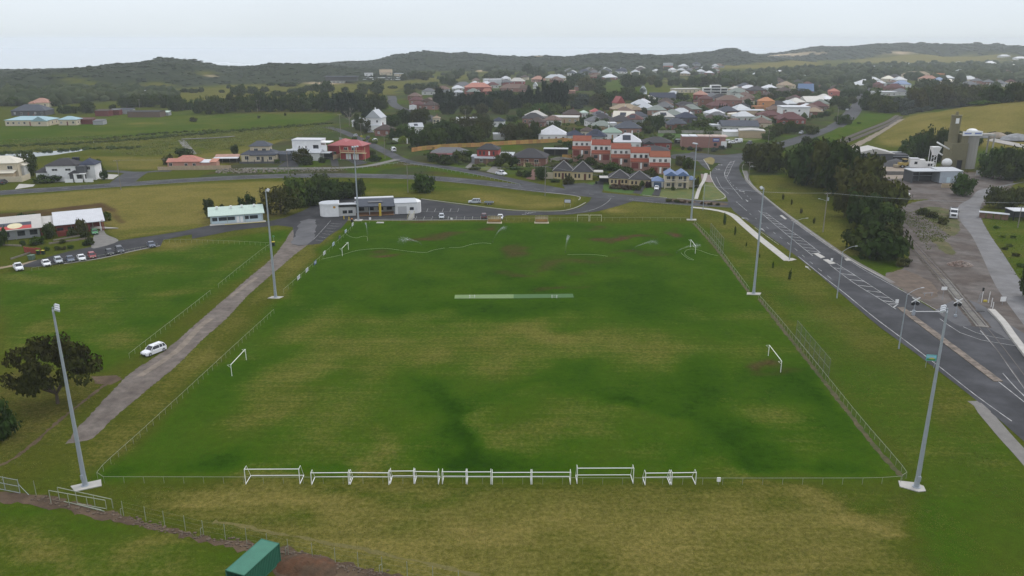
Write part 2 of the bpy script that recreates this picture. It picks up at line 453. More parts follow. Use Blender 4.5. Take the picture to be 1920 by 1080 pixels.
# foreground patches
for b in [(520,930,120,16,0,.3),(690,915,50,12,0,-.2),(620,955,110,22,0,.25),(700,1040,200,30,8,.25),(1000,990,330,26,0,.15),(1250,1000,170,60,0,.22),(1500,935,60,16,0,.45),(1620,930,90,30,0,-.45),(1540,1060,120,30,0,.2),
          (1700,1040,120,60,0,-.3),(1780,960,80,30,0,-.15),(1650,1000,90,14,0,.45),(1560,985,90,24,0,.35),(780,940,60,18,0,-.3),(880,930,60,18,0,-.25),(530,975,80,18,-10,-.35),(740,985,70,20,15,-.3),(370,935,60,30,0,.2),(900,1010,90,20,0,.2),
          (250,920,60,24,0,-.3),(430,960,100,14,10,.22),(1850,1000,60,90,0,-.25),(1420,950,70,16,0,-.2)]:
    m = blob(*b[:5]); dry += m * b[5]; lush -= m * b[5] * 0.5
for b in [(230,990,90,16,12,-.3),(330,1005,60,14,10,-.1),(100,1040,90,26,0,.3),(290,1050,90,24,-10,.35),(430,1050,40,20,0,-.4),(60,960,70,10,8,-.3),(30,1010,60,12,0,.2)]:
    m = blob(*b[:5]); dry += m * b[5]; lush -= m * b[5] * 0.5
# oval on the left: yellow scuffs
for b in [(330,460,120,14,-4,.35),(250,500,100,8,0,.2),(90,525,90,10,0,.22),(220,640,70,18,0,.3),(60,620,90,16,-6,.3),(150,590,70,12,0,.2),(430,500,60,10,-20,.3),(330,545,60,8,0,.25),(120,560,60,8,0,.12),(20,655,60,14,0,.25)]:
    m = blob(*b[:5]); dry += m * b[5]; lush -= m * b[5] * 0.5
# under the big tree
m = polymask([(0,690),(180,700),(215,712),(120,790),(0,880),(-60,800)], 6); towards(lush, m, 0.30); towards(dry, m, 0.28); towards(dirt, m, 0.30)
# --- bank below the main road, cutting behind the club rooms
m = polymask([(-40,372),(230,352),(480,340),(600,338),(590,372),(545,400),(380,428),(230,446),(195,425),(60,395),(-40,400)], 8); towards(dry, m, 0.78); towards(lush, m, 0.36)
m = polymask([(-20,402),(60,396),(190,380),(215,392),(235,418),(225,420),(200,396),(170,402),(80,412),(-20,414)], 3); towards(dirt, m, 0.75)
m = polymask([(215,440),(380,428),(390,420),(290,425),(220,432)], 4); towards(dry, m, 0.45); towards(lush, m, 0.55)
m = polymask([(690,340),(830,342),(930,357),(1040,370),(1085,375),(1045,392),(960,390),(860,378),(765,368),(690,362)], 6); towards(dry, m, 0.42); towards(lush, m, 0.5)
for b in [(930,372,60,8,8,.4),(1030,383,45,8,0,.45),(990,365,60,5,8,.2),(770,350,70,8,0,-.35),(850,352,40,6,0,-.2),(720,350,40,8,0,-.1)]:
    m = blob(*b[:5]); dry += m * b[5]; lush -= m * b[5] * 0.5
m = polymask([(1130,395),(1180,380),(1290,388),(1370,402),(1470,485),(1440,500),(1310,412),(1140,406)], 5); towards(dry, m, 0.35); towards(lush, m, 0.5)
m = blob(1155,392,36,9,0); dry += m * .5
m = polymask([(1400,320),(1440,320),(1500,350),(1570,400),(1620,470),(1690,500),(1655,516),(1560,462),(1460,392),(1408,340)], 4); towards(dry, m, 0.42); towards(lush, m, 0.45)
m = polymask([(1590,480),(1690,486),(1700,500),(1655,516),(1590,480)], 3); towards(lush, m, 0.75); towards(dry, m, 0.1)
# --- wetland and paddocks, left
m = polymask([(-60,238),(180,232),(620,214),(640,226),(420,246),(230,258),(-60,274)], 10); towards(lush, m, 0.74); towards(dry, m, 0.18 + .6 * (fbm(fx, fy, 26,4,22) - .45))
m = polymask([(180,214),(380,205),(460,214),(620,212),(620,220),(400,232),(230,240)], 10); towards(lush, m, 0.72); towards(dry, m, 0.3)
m = polymask([(-60,275),(230,262),(430,250),(620,235),(640,250),(520,262),(450,275),(330,300),(200,285),(60,290),(-60,300)], 10); towards(lush, m, 0.5); towards(dry, m, 0.35)
m = polymask([(160,292),(330,295),(440,280),(520,262),(590,250),(520,300),(330,318),(220,318),(180,300)], 8); towards(dry, m, 0.62); towards(lush, m, 0.4)
m = polymask([(440,206),(620,208),(600,214),(450,212)], 8); towards(dry, m, 0.5)
for b in [(270,231,40,3,0,.4),(300,245,60,3,0,.2),(130,245,40,4,0,.2)]:
    m = blob(*b[:5]); dry += m * b[5]
# --- golf course and far paddocks
m = polymask([(320,188),(330,165),(470,155),(520,160),(700,150),(760,145),(900,132),(960,128),(980,150),(880,165),(740,178),(560,185)], 30); towards(lush, m, 0.5); towards(dry, m, 0.5)
m = polymask([(115,140),(160,150),(225,165),(215,170),(130,156)], 25); towards(lush, m, 0.6); towards(dry, m, 0.5); gl1 = m
m = polymask([(1130,150),(1210,150),(1210,176),(1140,172)], 20); towards(lush, m, 0.75); towards(dry, m, 0.25)
m = polymask([(1215,175),(1225,160),(1300,150),(1320,165),(1290,178),(1230,182)], 20); towards(lush, m, 0.6); towards(dry, m, 0.35)
m = polymask([(1240,146),(1300,144),(1300,155),(1240,158)], 20); towards(dry, m, 0.65)
m = polymask([(1340,122),(1420,118),(1540,116),(1550,123),(1420,128),(1340,129)], 60); gl2 = m; towards(dry, m, 0.75); towards(lush, m, 0.4)
m = polymask([(1600,112),(1700,102),(1820,102),(1900,104),(1900,112),(1700,118),(1600,117)], 90); gl2 = np.maximum(gl2, m); towards(dry, m, 0.8); towards(lush, m, 0.35)
m = polymask([(1010,140),(1160,138),(1160,148),(1010,150)], 20); towards(dry, m, 0.5); towards(dirt, m, 0.35)
# --- the grassy hill and railside
hz = (fy > 425) & (fy < 720) & (fx > 150) & (fx < 700) & (fz > 0.3)
m = np.where(hz, sstep(0.2,1.5, fz),0) * (fy < 720); towards(dry, m, 0.80); towards(lush, m, 0.42)
dry += m * (fbm(fx, fy, 22,4,44) - 0.5) * 0.8
m = polymask([(1440,310),(1530,262),(1620,210),(1690,210),(1620,245),(1560,275),(1480,310)], 8); towards(lush, m, 0.8); towards(dry, m, 0.25)
# --- town ground: gardens and bare soil between the houses
town = (fy > 330) & (fy < 1500) & (fx > -140) & (fx < 560) & (fz < 0.2)
tn = fbm(fx, fy, 16,3,55)
m = np.where(town & (WY > 130) & (WY < 330) & (fy > 345),0.7,0.0)
m = m * (1 - np.clip(polymask([(1130,150),(1210,150),(1330,178),(1225,182),(1140,172)], 30),0,1)) * (1 - polymask([(1440,310),(1530,262),(1620,210),(1690,210),(1700,300),(1480,330)], 8))
tmask = m; towards(dry, m * sstep(0.45,0.6, tn),0.3); towards(lush, m, .8); towards(dirt, m * sstep(0.42,0.6, fbm(fx, fy, 12,3,66)),0.75)
# --- yard of the concrete works, rail corridor and its gravel
m = polymask([(1600,330),(1700,300),(1840,320),(1920,330),(2000,420),(2000,560),(1910,520),(1700,500),(1690,440),(1640,330)], 6); towards(lush, m, 0.4); towards(dry, m, 0.3)
m = polymask([(1840,400),(1890,390),(1990,470),(2000,600),(1910,530),(1870,460)], 5); towards(lush, m, 0.65); towards(dry, m, 0.25)
# --- dune scrub: everything that rises beyond the flats, with sand blow-outs and grassy clearings
rr = np.hypot(fx, fy)
dn = (rr > 800) & (fz > 1.2) & ~hz
scrub = np.where(dn, sstep(1.0,3.0, fz),0.0)
wood = polymask([(-200,196),(100,190),(230,176),(320,168),(345,156),(420,153),(520,150),(640,136),(700,130),(700,110),(-200,110)], 60)
scrub = np.maximum(scrub, wood * (rr < 2600))
scrub *= 1 - np.clip(np.maximum(gl1, gl2) * 1.2,0,1)
for b in [(385,137,26,4,0),(300,158,30,4,5),(270,158,20,3,0),(230,163,22,3,0)]:
    m = blob(*b); scrub *= 1 - np.clip(m * 1.3,0,1); towards(dry, np.clip(m, 0,1),0.5)
sand = np.zeros_like(fx)
for b in [(1500,102,34,4.0,-8),(1470,103,40,2.4,-4),(1530,100,20,3,0),(247,149.5,5,2.2,20),(393,141,6,1.8,20),(1010,105,10,1.0,0),(842,98.5,8,1,0),(1690,99,26,4,0),(612,156,50,2.5,0),(900,133,14,1.6,0),(1405,111,6,.8,0)]:
    u = blob(*b); sand = np.maximum(sand, np.clip(u * 1.6 - 0.35,0,1) * (rr > 700))
scrub *= 1 - sand; dirt *= 1 - sand; scrub = np.maximum(scrub, tmask * .8 * sstep(.36,.52, tn))
lush = np.clip(lush + 0.30 * (fbm(fx, fy, 7,4,12) - 0.5),0,1.2)
dry = np.clip(dry + .3 * (fbm(fx, fy, 11,4,91) - .5) + 0.34 * (fbm(fx, fy, 5,4,14) - 0.5),0,1)
dirt = np.clip(dirt * (0.55 + 0.9 * fbm(fx, fy, 3,3,15)),0,1)
nx, ny = len(gx), len(gy)
me = bpy.data.meshes.new('ground')
idx = np.arange(nx * ny).reshape(ny, nx)
q = np.stack([idx[:-1, :-1], idx[:-1,1:], idx[1:, 1:], idx[1:, :-1]], -1).reshape(-1,4)
me.vertices.add(nx * ny)
me.vertices.foreach_set('co', np.stack([fx, fy, fz], -1).astype(np.float32).ravel())
me.loops.add(q.size); me.loops.foreach_set('vertex_index', q.ravel().astype(np.int32))
me.polygons.add(len(q)); me.polygons.foreach_set('loop_start', (np.arange(len(q)) * 4).astype(np.int32))
me.polygons.foreach_set('use_smooth', np.ones(len(q), bool))
at = me.attributes.new('cover', 'FLOAT_COLOR', 'POINT')
at.data.foreach_set('color', np.stack([lush, dry, dirt, scrub], -1).astype(np.float32).ravel())
at = me.attributes.new('sand', 'FLOAT', 'POINT')
at.data.foreach_set('value', sand.astype(np.float32))
me.update(); me.validate()
def ground_material():
    m, nt, bs = nodes_of('ground cover')
    N, Lk = nt.nodes.new, nt.links.new
    tc = N('ShaderNodeTexCoord')
    at = N('ShaderNodeAttribute'); at.attribute_name = 'cover'
    sp = N('ShaderNodeSeparateColor'); Lk(at.outputs['Color'], sp.inputs[0])
    sa = N('ShaderNodeAttribute'); sa.attribute_name = 'sand'
    def noise(scale, det=5, rough=0.6, stretch=None):
        mp = N('ShaderNodeMapping'); Lk(tc.outputs['Object'], mp.inputs[0])
        if stretch: mp.inputs['Scale'].default_value = stretch
        n = N('ShaderNodeTexNoise'); n.inputs['Scale'].default_value = scale; n.inputs['Detail'].default_value = det; n.inputs['Roughness'].default_value = rough
        Lk(mp.outputs[0], n.inputs['Vector']); return n.outputs['Fac']
    def rng(v, a, b, c, d):
        r = N('ShaderNodeMapRange'); Lk(v, r.inputs['Value'])
        for k, x in zip(('From Min', 'From Max', 'To Min', 'To Max'),(a, b, c, d)): r.inputs[k].default_value = x
        return r.outputs[0]
    def math_(op, a, b):
        n = N('ShaderNodeMath'); n.operation = op
        for i, x in enumerate((a, b)):
            if isinstance(x, (int, float)): n.inputs[i].default_value = x
            else: Lk(x, n.inputs[i])
        n.use_clamp = True
        return n.outputs[0]
    def mix(f, a, b, mode='MIX'):
        n = N('ShaderNodeMix'); n.data_type = 'RGBA'; n.blend_type = mode
        for i, x in ((0, f),(6, a),(7, b)):
            if isinstance(x, (int, float)): n.inputs[i].default_value = x
            elif isinstance(x, tuple): n.inputs[i].default_value = (*x, 1)
            else: Lk(x, n.inputs[i])
        return n.outputs[2]
    clump = noise(0.22,6,0.65); tuft = noise(1.6,5,0.7); blade = noise(7.0,3,0.7); mow = noise(0.75,5,0.65,(0.06,1.0,1.0))
    clump2 = math_('ADD', rng(clump, 0.3,0.7,-.25,.25), rng(noise(0.9,6,.7),.3,.7,-.25,.25))
    clump2 = math_('ADD', rng(sp.outputs[0], 0.84,1.14,0.10,0.92), clump2)
    green = mix(clump2,(0.040,0.088,0.0040),(0.0135,0.041,0.0016))
    olive = mix(rng(tuft, 0.3,0.7,0,1),(0.046,0.060,0.0060),(0.080,0.085,0.0130))
    straw = mix(rng(tuft, 0.3,0.7,0,1),(0.135,0.114,0.026),(0.200,0.168,0.052))
    lf = math_('ADD', sp.outputs[0], rng(tuft, 0.3,0.7,-0.14,0.14))
    c = mix(rng(lf, 0.42,0.92,0,1), olive, green)
    df = math_('ADD', sp.outputs[1], rng(tuft, 0.3,0.7,-0.20,0.20))
    df = math_('ADD', df, rng(mow, 0.35,0.65,-0.09,0.09))
    c = mix(rng(df, 0.22,0.95,0,1), c, straw)
    soil = mix(rng(tuft, 0.3,0.7,0,1),(0.045,0.028,0.013),(0.095,0.058,0.030))
    c = mix(rng(math_('ADD', sp.outputs[2], rng(blade, 0.3,0.7,-0.12,0.12)),0.15,0.85,0,1), c, soil)
    s1 = noise(0.05,6,0.7)
    sc = mix(rng(s1,0.35,0.65,0,1),(0.022,0.031,0.018),(0.044,0.054,0.034))
    c = mix(at.outputs['Alpha'], c, sc)
    c = mix(sa.outputs['Fac'], c, mix(rng(noise(0.03,4),0.3,0.7,0,1),(0.34,0.25,0.16),(0.50,0.40,0.29)))
    v = N('ShaderNodeVectorMath'); v.operation = 'SCALE'; Lk(c, v.inputs[0])
    Lk(math_('MULTIPLY', rng(blade, 0.25,0.75,0.62,1.38), rng(noise(0.7,6,0.75),0.3,0.7,0.40,0.58)), v.inputs['Scale'])
    v2 = N('ShaderNodeVectorMath'); v2.operation = 'SCALE'; v2.inputs['Scale'].default_value = 2.0; Lk(v.outputs[0], v2.inputs[0])
    Lk(v2.outputs[0], bs.inputs['Base Color'])
    bs.inputs['Roughness'].default_value = 0.95; bs.inputs['Specular IOR Level'].default_value = 0.0
    bp = N('ShaderNodeBump'); bp.inputs['Strength'].default_value = 0.5; bp.inputs['Distance'].default_value = 0.12
    Lk(math_('ADD', tuft, blade), bp.inputs['Height']); Lk(bp.outputs[0], bs.inputs['Normal'])
    return m
me.materials.append(ground_material())
ground = obj('ground', me); ground['kind'] = 'structure'
# ------------------------------------------------------------------ sea behind the dunes, river, ponds
def water_material(name, col, rough, sc):
    m, nt, bs = nodes_of(name)
    N, Lk = nt.nodes.new, nt.links.new
    bs.inputs['Base Color'].default_value = (*col, 1); bs.inputs['Roughness'].default_value = rough; bs.inputs['IOR'].default_value = 1.33
    bs.inputs['Specular IOR Level'].default_value = 0.6
    tc = N('ShaderNodeTexCoord'); n = N('ShaderNodeTexNoise'); n.inputs['Scale'].default_value = sc; n.inputs['Detail'].default_value = 4
    Lk(tc.outputs['Object'], n.inputs['Vector'])
    b = N('ShaderNodeBump'); b.inputs['Strength'].default_value = 0.12; b.inputs['Distance'].default_value = 0.3
    Lk(n.outputs['Fac'], b.inputs['Height']); Lk(b.outputs[0], bs.inputs['Normal'])
    return m
SEA_M = water_material('sea water', (0.45,0.50,0.52),0.2,0.05)
SEA_M.node_tree.nodes['Bump'].inputs['Strength'].default_value = 0.01
POND_M = water_material('pond water', (0.05,0.07,0.07),0.06,0.4)
o = obj('sea', mesh('sea', [(-7500,300,-12),(7500,300,-12),(7500,8100,-12),(-7500,8100,-12)], [(0,1,2,3)], SEA_M)); o['kind'] = 'structure'
sheet('water', [(-60,294),(20,287.5),(90,284),(160,279),(163,281),(120,288),(60,295),(0,303),(-60,312)], POND_M, 0.03, jit=0.8, step=3)
sheet('water', [(-40,272.6),(8,273),(30,273.4),(10,274.8),(-40,275)], POND_M, 0.03, jit=0.3)
sheet('water', [(175,266),(240,260.5),(262,259),(240,262),(180,267.5)], POND_M, 0.03, jit=0.3)
sheet('water', [(1206,154),(1209,162),(1213,170),(1212,177),(1204,176),(1199,170),(1203,163)], POND_M, 0.06, jit=0.5, step=6)
sheet('water', [(1805,105),(1850,104.6),(1845,107),(1810,107)], POND_M, 0.4, smooth=False)
FOAM = mat('sea foam', (0.62,0.65,0.66),0.9,0.1,0.02)
mb = MB()
for (x0, x1, yy) in [(372,430,117.2),(405,452,119),(430,470,121),(380,410,120)]:
    pts = [flat(x0 + (x1 - x0) * i / 5, yy + random.uniform(-.3,.3),-12) for i in range(6)]
    c = catmull(pts, 12)
    vs = [(p.x, p.y + s * 14,-11.9) for s in (-1,1) for p in c]
    n = len(c); mb.add(vs, [(i, i + 1, n + i + 1, n + i) for i in range(n - 1)])
o = mb.obj('surf', FOAM); o['kind'] = 'structure'
# ------------------------------------------------------------------ roads, tracks, paths and their paint
ASPH = mat('asphalt', (0.032,0.033,0.037),0.88,0.32,0.30,0.2,6, col2=(0.055,0.056,0.062))
ASPHD = mat('dark asphalt', (0.021,0.021,0.024),0.9,0.25,0.4,0.2,6, col2=(0.034,0.034,0.037))
ASPHL = mat('worn asphalt', (0.105,0.104,0.108),0.9,0.22,0.3,0.2,6, col2=(0.085,0.085,0.09))
GRAV = mat('track gravel', (0.118,0.098,0.084),0.95,0.38,0.6,0.5,5, col2=(0.150,0.128,0.110))
GRAVL = mat('pale gravel', (0.165,0.163,0.165),0.95,0.28,0.25,0.5,5, col2=(0.150,0.146,0.144))
SAND = mat('sandy track', (0.24,0.185,0.13),0.95,0.25,0.5,0.4,5)
YARD = mat('yard gravel', (0.080,0.064,0.054),0.95,0.40,0.35,0.5,5, col2=(0.118,0.104,0.094))
SOIL = mat('brown soil', (0.070,0.046,0.028),0.95,0.35,0.8,0.6,5, col2=(0.10,0.068,0.042))
RSOIL = mat('red soil', (0.10,0.048,0.024),0.95,0.4,1.2,0.7,5, col2=(0.07,0.046,0.028))
CONC = mat('concrete', (0.40,0.385,0.355),0.85,0.16,0.6,0.15,8)
CONCD = mat('old concrete', (0.17,0.162,0.150),0.9,0.22,0.6,0.2,8)
PAINT = mat('road paint', (0.40,0.40,0.39),0.7,0.35,1.1, col2=(0.22,0.22,0.22))
TURFA = mat('pale pitch carpet', (0.150,0.225,0.090),0.9,0.12,0.8)
TURFB = mat('green pitch carpet', (0.060,0.128,0.040),0.9,0.12,0.8)
sheet('gravel_track', [(124,832),(147,802),(178,768),(225,718),(252,694),(312,655),(370,605),(422,560),(466,521),(508,486),(533,455),(552,430),(590,440),(578,458),(552,478),(508,516),(464,555),(425,597),(385,632),(335,682),(275,732),(212,785),(172,822)], GRAV, 0.010, jit=0.16, step=.5)
sheet('asphalt', [(360,431),(395,423.5),(440,418.5),(480,416),(508,414),(535,408),(566,396),(598,380),(640,372),(765,370),(800,375),(860,383.5),(960,395.5),(1020,397.5),(1060,396),(1088,389),(1105,378),(1112,366),(1175,367),(1190,376),(1160,386),(1120,396.5),(1065,402.5),(1000,403.5),(950,404),(938,411),(780,412.5),(652,413),(640,428),(617,442),(600,457),(576,459.5),(560,461),(548,458),(551,440),(549,426),(520,422.5),(440,432),(360,448)], ASPHD, 0.024, smooth=False)
sheet('asphalt', [(28,502),(72,487),(130,471),(190,459),(225,451),(290,441.5),(345,433),(400,421),(400,433),(345,442),(306,450),(301,462),(240,472.5),(190,484),(120,494.5),(75,500)], ASPHD, 0.016, smooth=False)
sheet('worn_entry', [(545,458),(556,434),(566,414),(590,412),(590,440),(577,459)], ASPHL, 0.032, jit=0.5)
mb = MB()
strip(mb, gp([(-60,367),(0,361.5),(110,354.5),(230,346),(360,337.5),(480,331.5),(600,329),(700,330),(800,333.5),(900,342),(1000,354),(1100,363.5),(1200,373),(1290,379.5),(1370,384)]),11.0,0.034,4)
mb.obj('main_road', ASPH)['kind'] = 'structure'
HWL = [(1588,205),(1562,232),(1520,248),(1468,264),(1420,279),(1385,291),(1352,306),(1336,318),(1333,331),(1343,350),(1360,366),(1366,380),(1374,394),(1387,405),(1416,425),(1460,456),(1500,486),(1568,543),(1640,606),(1700,650),(1764,699),(1830,750),(1880,793),(1990,890)]
HWR = [(1617,196),(1604,216),(1574,238),(1530,257),(1470,277),(1425,289),(1397,300),(1386,312),(1391,329),(1410,352),(1435,372),(1483,411),(1520,438),(1560,466),(1605,495),(1654,522),(1702,552),(1760,587),(1800,610),(1850,610),(1990,680),(2040,800)]
def between(name, A, B, m, z, n=90):
    def res(P):
        c = catmull(gp(P),1.5); d = [0]
        for i in range(1, len(c)): d.append(d[-1] + (c[i] - c[i - 1]).length)
        return [(float(np.interp(d[-1] * k / n, d, [v.x for v in c])), float(np.interp(d[-1] * k / n, d, [v.y for v in c]))) for k in range(n + 1)]
    a, b = res(A), res(B)
    o = obj(name, mesh(name, [(x, y, zed(x, y) + z) for x, y in a + b], [(k, n + 1 + k, n + 2 + k, k + 1) for k in range(n)], m)); o['kind'] = 'structure'
    return o
between('highway', HWL, HWR, ASPH, 0.042)
sheet('side_street', [(1386,300),(1350,306),(1300,300),(1262,297),(1262,290),(1310,287),(1350,291),(1395,288)], ASPH, 0.046)
sheet('side_street', [(1326,296),(1330,318),(1318,312),(1304,298),(1292,290),(1300,285)], ASPH, 0.050)
mb = MB()
strip(mb, gp([(1565,238),(1590,222),(1604,205),(1612,190),(1618,180),(1622,172),(1626,163)]),11,0.05,6)
mb.obj('far_road', ASPH)['kind'] = 'structure'
mb = MB()
strip(mb, gp([(610,238),(632,243),(662,255),(692,269),(724,285),(765,303),(840,314),(900,325.5),(960,338),(1010,348.5),(1060,358)]),6.4,0.050,3)
mb.obj('service_road', ASPH)['kind'] = 'structure'
mb = MB()
strip(mb, gp([(745,299),(690,311),(640,314.5),(560,315.5),(456,316)]),4.2,0.056,3)
mb.obj('lane', CONCD)['kind'] = 'structure'
mb = MB()
strip(mb, gp([(222,350),(236,337),(252,326),(262,322)]),10,0.056,2)
strip(mb, gp([(258,325),(225,322),(195,321)]),5,0.06,2)
strip(mb, gp([(256,325),(290,321.5),(320,321)]),4,0.064,2)
mb.obj('side_street', ASPH)['kind'] = 'structure'
for k, (pts, w, m_) in enumerate([([(734,180),(736,186),(736,193),(748,202),(770,208),(790,213),(806,220),(812,228)], 9, ASPH),([(812,226),(830,234),(850,243)], 7, ASPH),
        ([(1300,216),(1315,212),(1345,210)], 8, ASPH),([(1296,230),(1318,218),(1345,205)], 6, ASPH)]):
    mb = MB(); strip(mb, gp(pts), w, 0.07,5); mb.obj('street', m_)['kind'] = 'structure'
# right side: rail yard, gravel haul road
sheet('yard', [(1682,410),(1690,388),(1745,372),(1850,350),(1862,368),(1838,395),(1850,430),(1880,480),(1925,540),(1990,640),(1990,700),(1850,612),(1800,606),(1700,548),(1655,521),(1695,500),(1702,470)], YARD, 0.008, jit=0.6, step=2)
sheet('yard', [(1600,300),(1690,296),(1760,320),(1880,325),(1900,345),(1850,368),(1700,372),(1688,350),(1640,330)], YARD, 0.014, jit=0.6, step=2)
sheet('grass_mound', [(1712,396),(1738,388),(1768,390),(1792,402),(1800,430),(1786,442),(1768,432),(1740,412)], mat('mound grass', (.060,.068,.014),.95,.4,.5,.5,4, col2=(.10,.085,.035)),0.018, jit=.5, step=.8)
sheet('grass_mound', [(1744,446),(1760,444),(1784,462),(1790,478),(1768,472)], MATS['mound grass'], 0.020, jit=.5, step=.8)
sheet('pale_yard', [(1625,306),(1700,302),(1735,310),(1735,330),(1640,333)], mat('cement dust', (0.27,0.225,0.18),0.95,0.2,0.3),0.022, jit=0.6, step=2)
between('haul_road', [(1872,349),(1835,357),(1820,372),(1797,387),(1800,412),(1822,442),(1842,482),(1866,534),(1905,590),(1990,700)], [(1935,338),(1880,351),(1853,366),(1840,384),(1838,405),(1856,440),(1885,482),(1925,545),(1960,590),(2040,690)], GRAVL, 0.022)
sheet('crossing_pad', [(1752,582),(1800,560),(1845,575),(1880,600),(1990,672),(1990,700),(1850,614),(1800,612)], ASPHL, 0.046, jit=0.1)
sheet('dirt_patch', [(1655,520),(1690,506),(1730,520),(1760,545),(1740,562),(1700,545)], mat('trodden dirt', (.115,.088,.068),.95,.35,.5),0.012, jit=0.3, step=.8)
# paths
mb = MB(); strip(mb, gp([(1296,388.5),(1322,391),(1342,394),(1360,398),(1376,405),(1392,419),(1421,444),(1450,467),(1478,489)]),2.4,0.030,2)
mb.obj('concrete_path', CONC)['kind'] = 'structure'
mb = MB(); strip(mb, gp([(1397,320),(1402,338),(1413,352),(1445,381),(1490,414),(1540,450),(1590,484),(1640,512),(1672,530)]),2.0,0.030,2)
mb.obj('footpath', CONCD)['kind'] = 'structure'
mb = MB(); strip(mb, gp([(1826,752),(1840,762),(1848,775),(1866,796),(1890,824),(1925,862),(1990,940)]),2.3,0.034,1.5)
mb.obj('footpath', CONCD)['kind'] = 'structure'
sheet('path_apron', [(1818,754),(1840,756),(1858,772),(1850,782),(1836,770)], CONCD, 0.052)
sheet('path_end', [(1470,484),(1486,484),(1494,487),(1478,490)], CONC, 0.05, smooth=False)
sheet('grass_island', [(1318,299),(1332,295),(1340,300),(1336,309),(1326,306)], mat('dry verge grass', (0.17,0.14,0.045),0.95,0.3,0.6,0.4),0.12)
mb = MB(); strip(mb, gp([(340,263),(352,277),(362,289)]),4.0,0.02,2); mb.obj('boardwalk', CONCD)['kind'] = 'structure'
mb = MB(); strip(mb, gp([(340,262),(400,259.5),(440,256.5)]),2.2,0.5,3, thick=0.3); mb.obj('boardwalk', CONCD)['kind'] = 'structure'
# driveways
DRIVE = [([(118,480 - 25),(150,452),(190,440)], None)]
sheet('driveway', [(176,442),(192,430),(200,440),(222,452),(176,466),(172,456)], CONCD, 0.028)
sheet('driveway', [(36,345),(66,346),(62,350),(28,355)], CONC, 0.066, smooth=False)
sheet('driveway', [(195,326),(224,328),(212,336),(186,336)], CONC, 0.068, smooth=False)
for k, pts in enumerate([[(618,294),(632,296),(636,312),(622,312)], [(540,300),(556,300),(560,313),(520,313)], [(648,299),(672,298),(690,306),(668,310)]]): sheet('driveway', pts, ASPHD, 0.060 + 0.004 * k, smooth=False)
sheet('driveway', [(872,314),(886,302),(896,303),(884,319)], CONCD, 0.060, smooth=False)
sheet('driveway', [(912,322),(924,312),(944,314),(938,328)], CONCD, 0.064, smooth=False)
sheet('driveway', [(986,335),(1000,316),(1012,317),(1002,338)], mat('brick paving', (0.135,0.070,0.055),0.9,0.2,1.5),0.068, smooth=False)
sheet('driveway', [(1106,354),(1110,348),(1124,338),(1133,336),(1130,358),(1121,358)], ASPHD, 0.060, smooth=False)
sheet('driveway', [(1186,362),(1204,342),(1214,343),(1202,364)], ASPHD, 0.060, smooth=False)
sheet('driveway', [(1222,366),(1232,350),(1242,350),(1236,368)], ASPHD, 0.064, smooth=False)
sheet('asphalt', [(1096,361),(1060,355),(1054,346),(1095,343),(1122,350),(1130,361)], ASPH, 0.072, smooth=False)
mb = MB(); strip(mb, gp([(1305,373),(1312,352),(1320,338),(1324,325)]),1.4,0.06,2); mb.obj('footpath', CONC)['kind'] = 'structure'
sheet('driveway', [(1314,326),(1350,330),(1356,342),(1330,342),(1316,340)], mat('pink paving', (0.20,0.155,0.14),0.9,0.2,1),0.034, smooth=False)
LAWN = mat('mown lawn', (0.036,0.082,0.005),0.95,0.25,0.7,0.4)
LAWN2 = mat('yellowing lawn', (0.105,0.115,0.025),0.95,0.25,0.7,0.4, col2=(0.07,0.10,0.02))
for pts, m_ in [([(1096,360),(1099,344),(1120,343),(1120,358)], LAWN),([(1133,358),(1134,344),(1180,350),(1196,351),(1190,363)], LAWN),([(1198,366),(1214,352),(1228,356),(1222,367)], LAWN),
               ([(1234,370),(1244,352),(1300,356),(1302,375)], LAWN2),([(1316,374),(1322,345),(1340,345),(1362,370),(1350,376)], LAWN2),([(1335,249),(1420,246),(1425,262),(1360,262)], LAWN2),
               ([(1232,249),(1288,250),(1285,262),(1240,258)], LAWN),([(885,312),(915,309),(922,319),(890,318)], LAWN2)]:
    sheet('lawn', pts, m_, 0.02, jit=0.2)
# paint: one object per kind of marking
pm = MB()
def line(px, w=0.15, z=0.052, dash=None, step=3):
    P = gp(px)
    if dash is None: strip(pm, P, w, z, step); return
    c = catmull(P, 0.5); on, off = dash; acc = 0; seg = []
    for i in range(1, len(c)):
        acc += (c[i] - c[i - 1]).length
        if acc % (on + off) < on: seg.append(c[i])
        elif len(seg) > 1: strip(pm, [seg[0], seg[-1]], w, z, 50); seg = []
        else: seg = []
line([(-60,361),(0,358),(110,351.5),(230,343.2),(360,334.8),(480,328.8),(600,326.2),(700,327.2),(800,330.8),(900,339)], 0.18,0.046)
line([(-60,372),(0,366),(110,358.2),(230,349.6),(360,341),(480,334.8),(600,332.4),(700,333.4),(800,337.2),(900,346),(1000,358),(1060,364)], 0.18,0.046)
line([(-60,367),(0,361.5),(110,354.5),(230,346),(360,337.5),(480,331.5),(600,329),(700,330),(800,333.5),(900,342),(1000,354),(1100,363.5),(1200,373),(1280,379)], 0.14,0.046,(3,5))
line([(1180,374.5),(1236,380.5),(1290,385),(1330,388)], 0.18,0.048)
line([(1060,400.5),(1090,398),(1118,391),(1138,380),(1146,371)], 0.15,0.034)
def hw(t0, t1, n, f):                          # points across the highway: f 0 = left kerb, 1 = right kerb
    out = []
    for k in range(n + 1):
        i = t0 + (t1 - t0) * k / n; j = int(i); u = i - j
        a = Vector(HWL[j]) .lerp(Vector(HWL[min(j + 1, len(HWL) - 1)]), u)
        out.append(a)
    return out
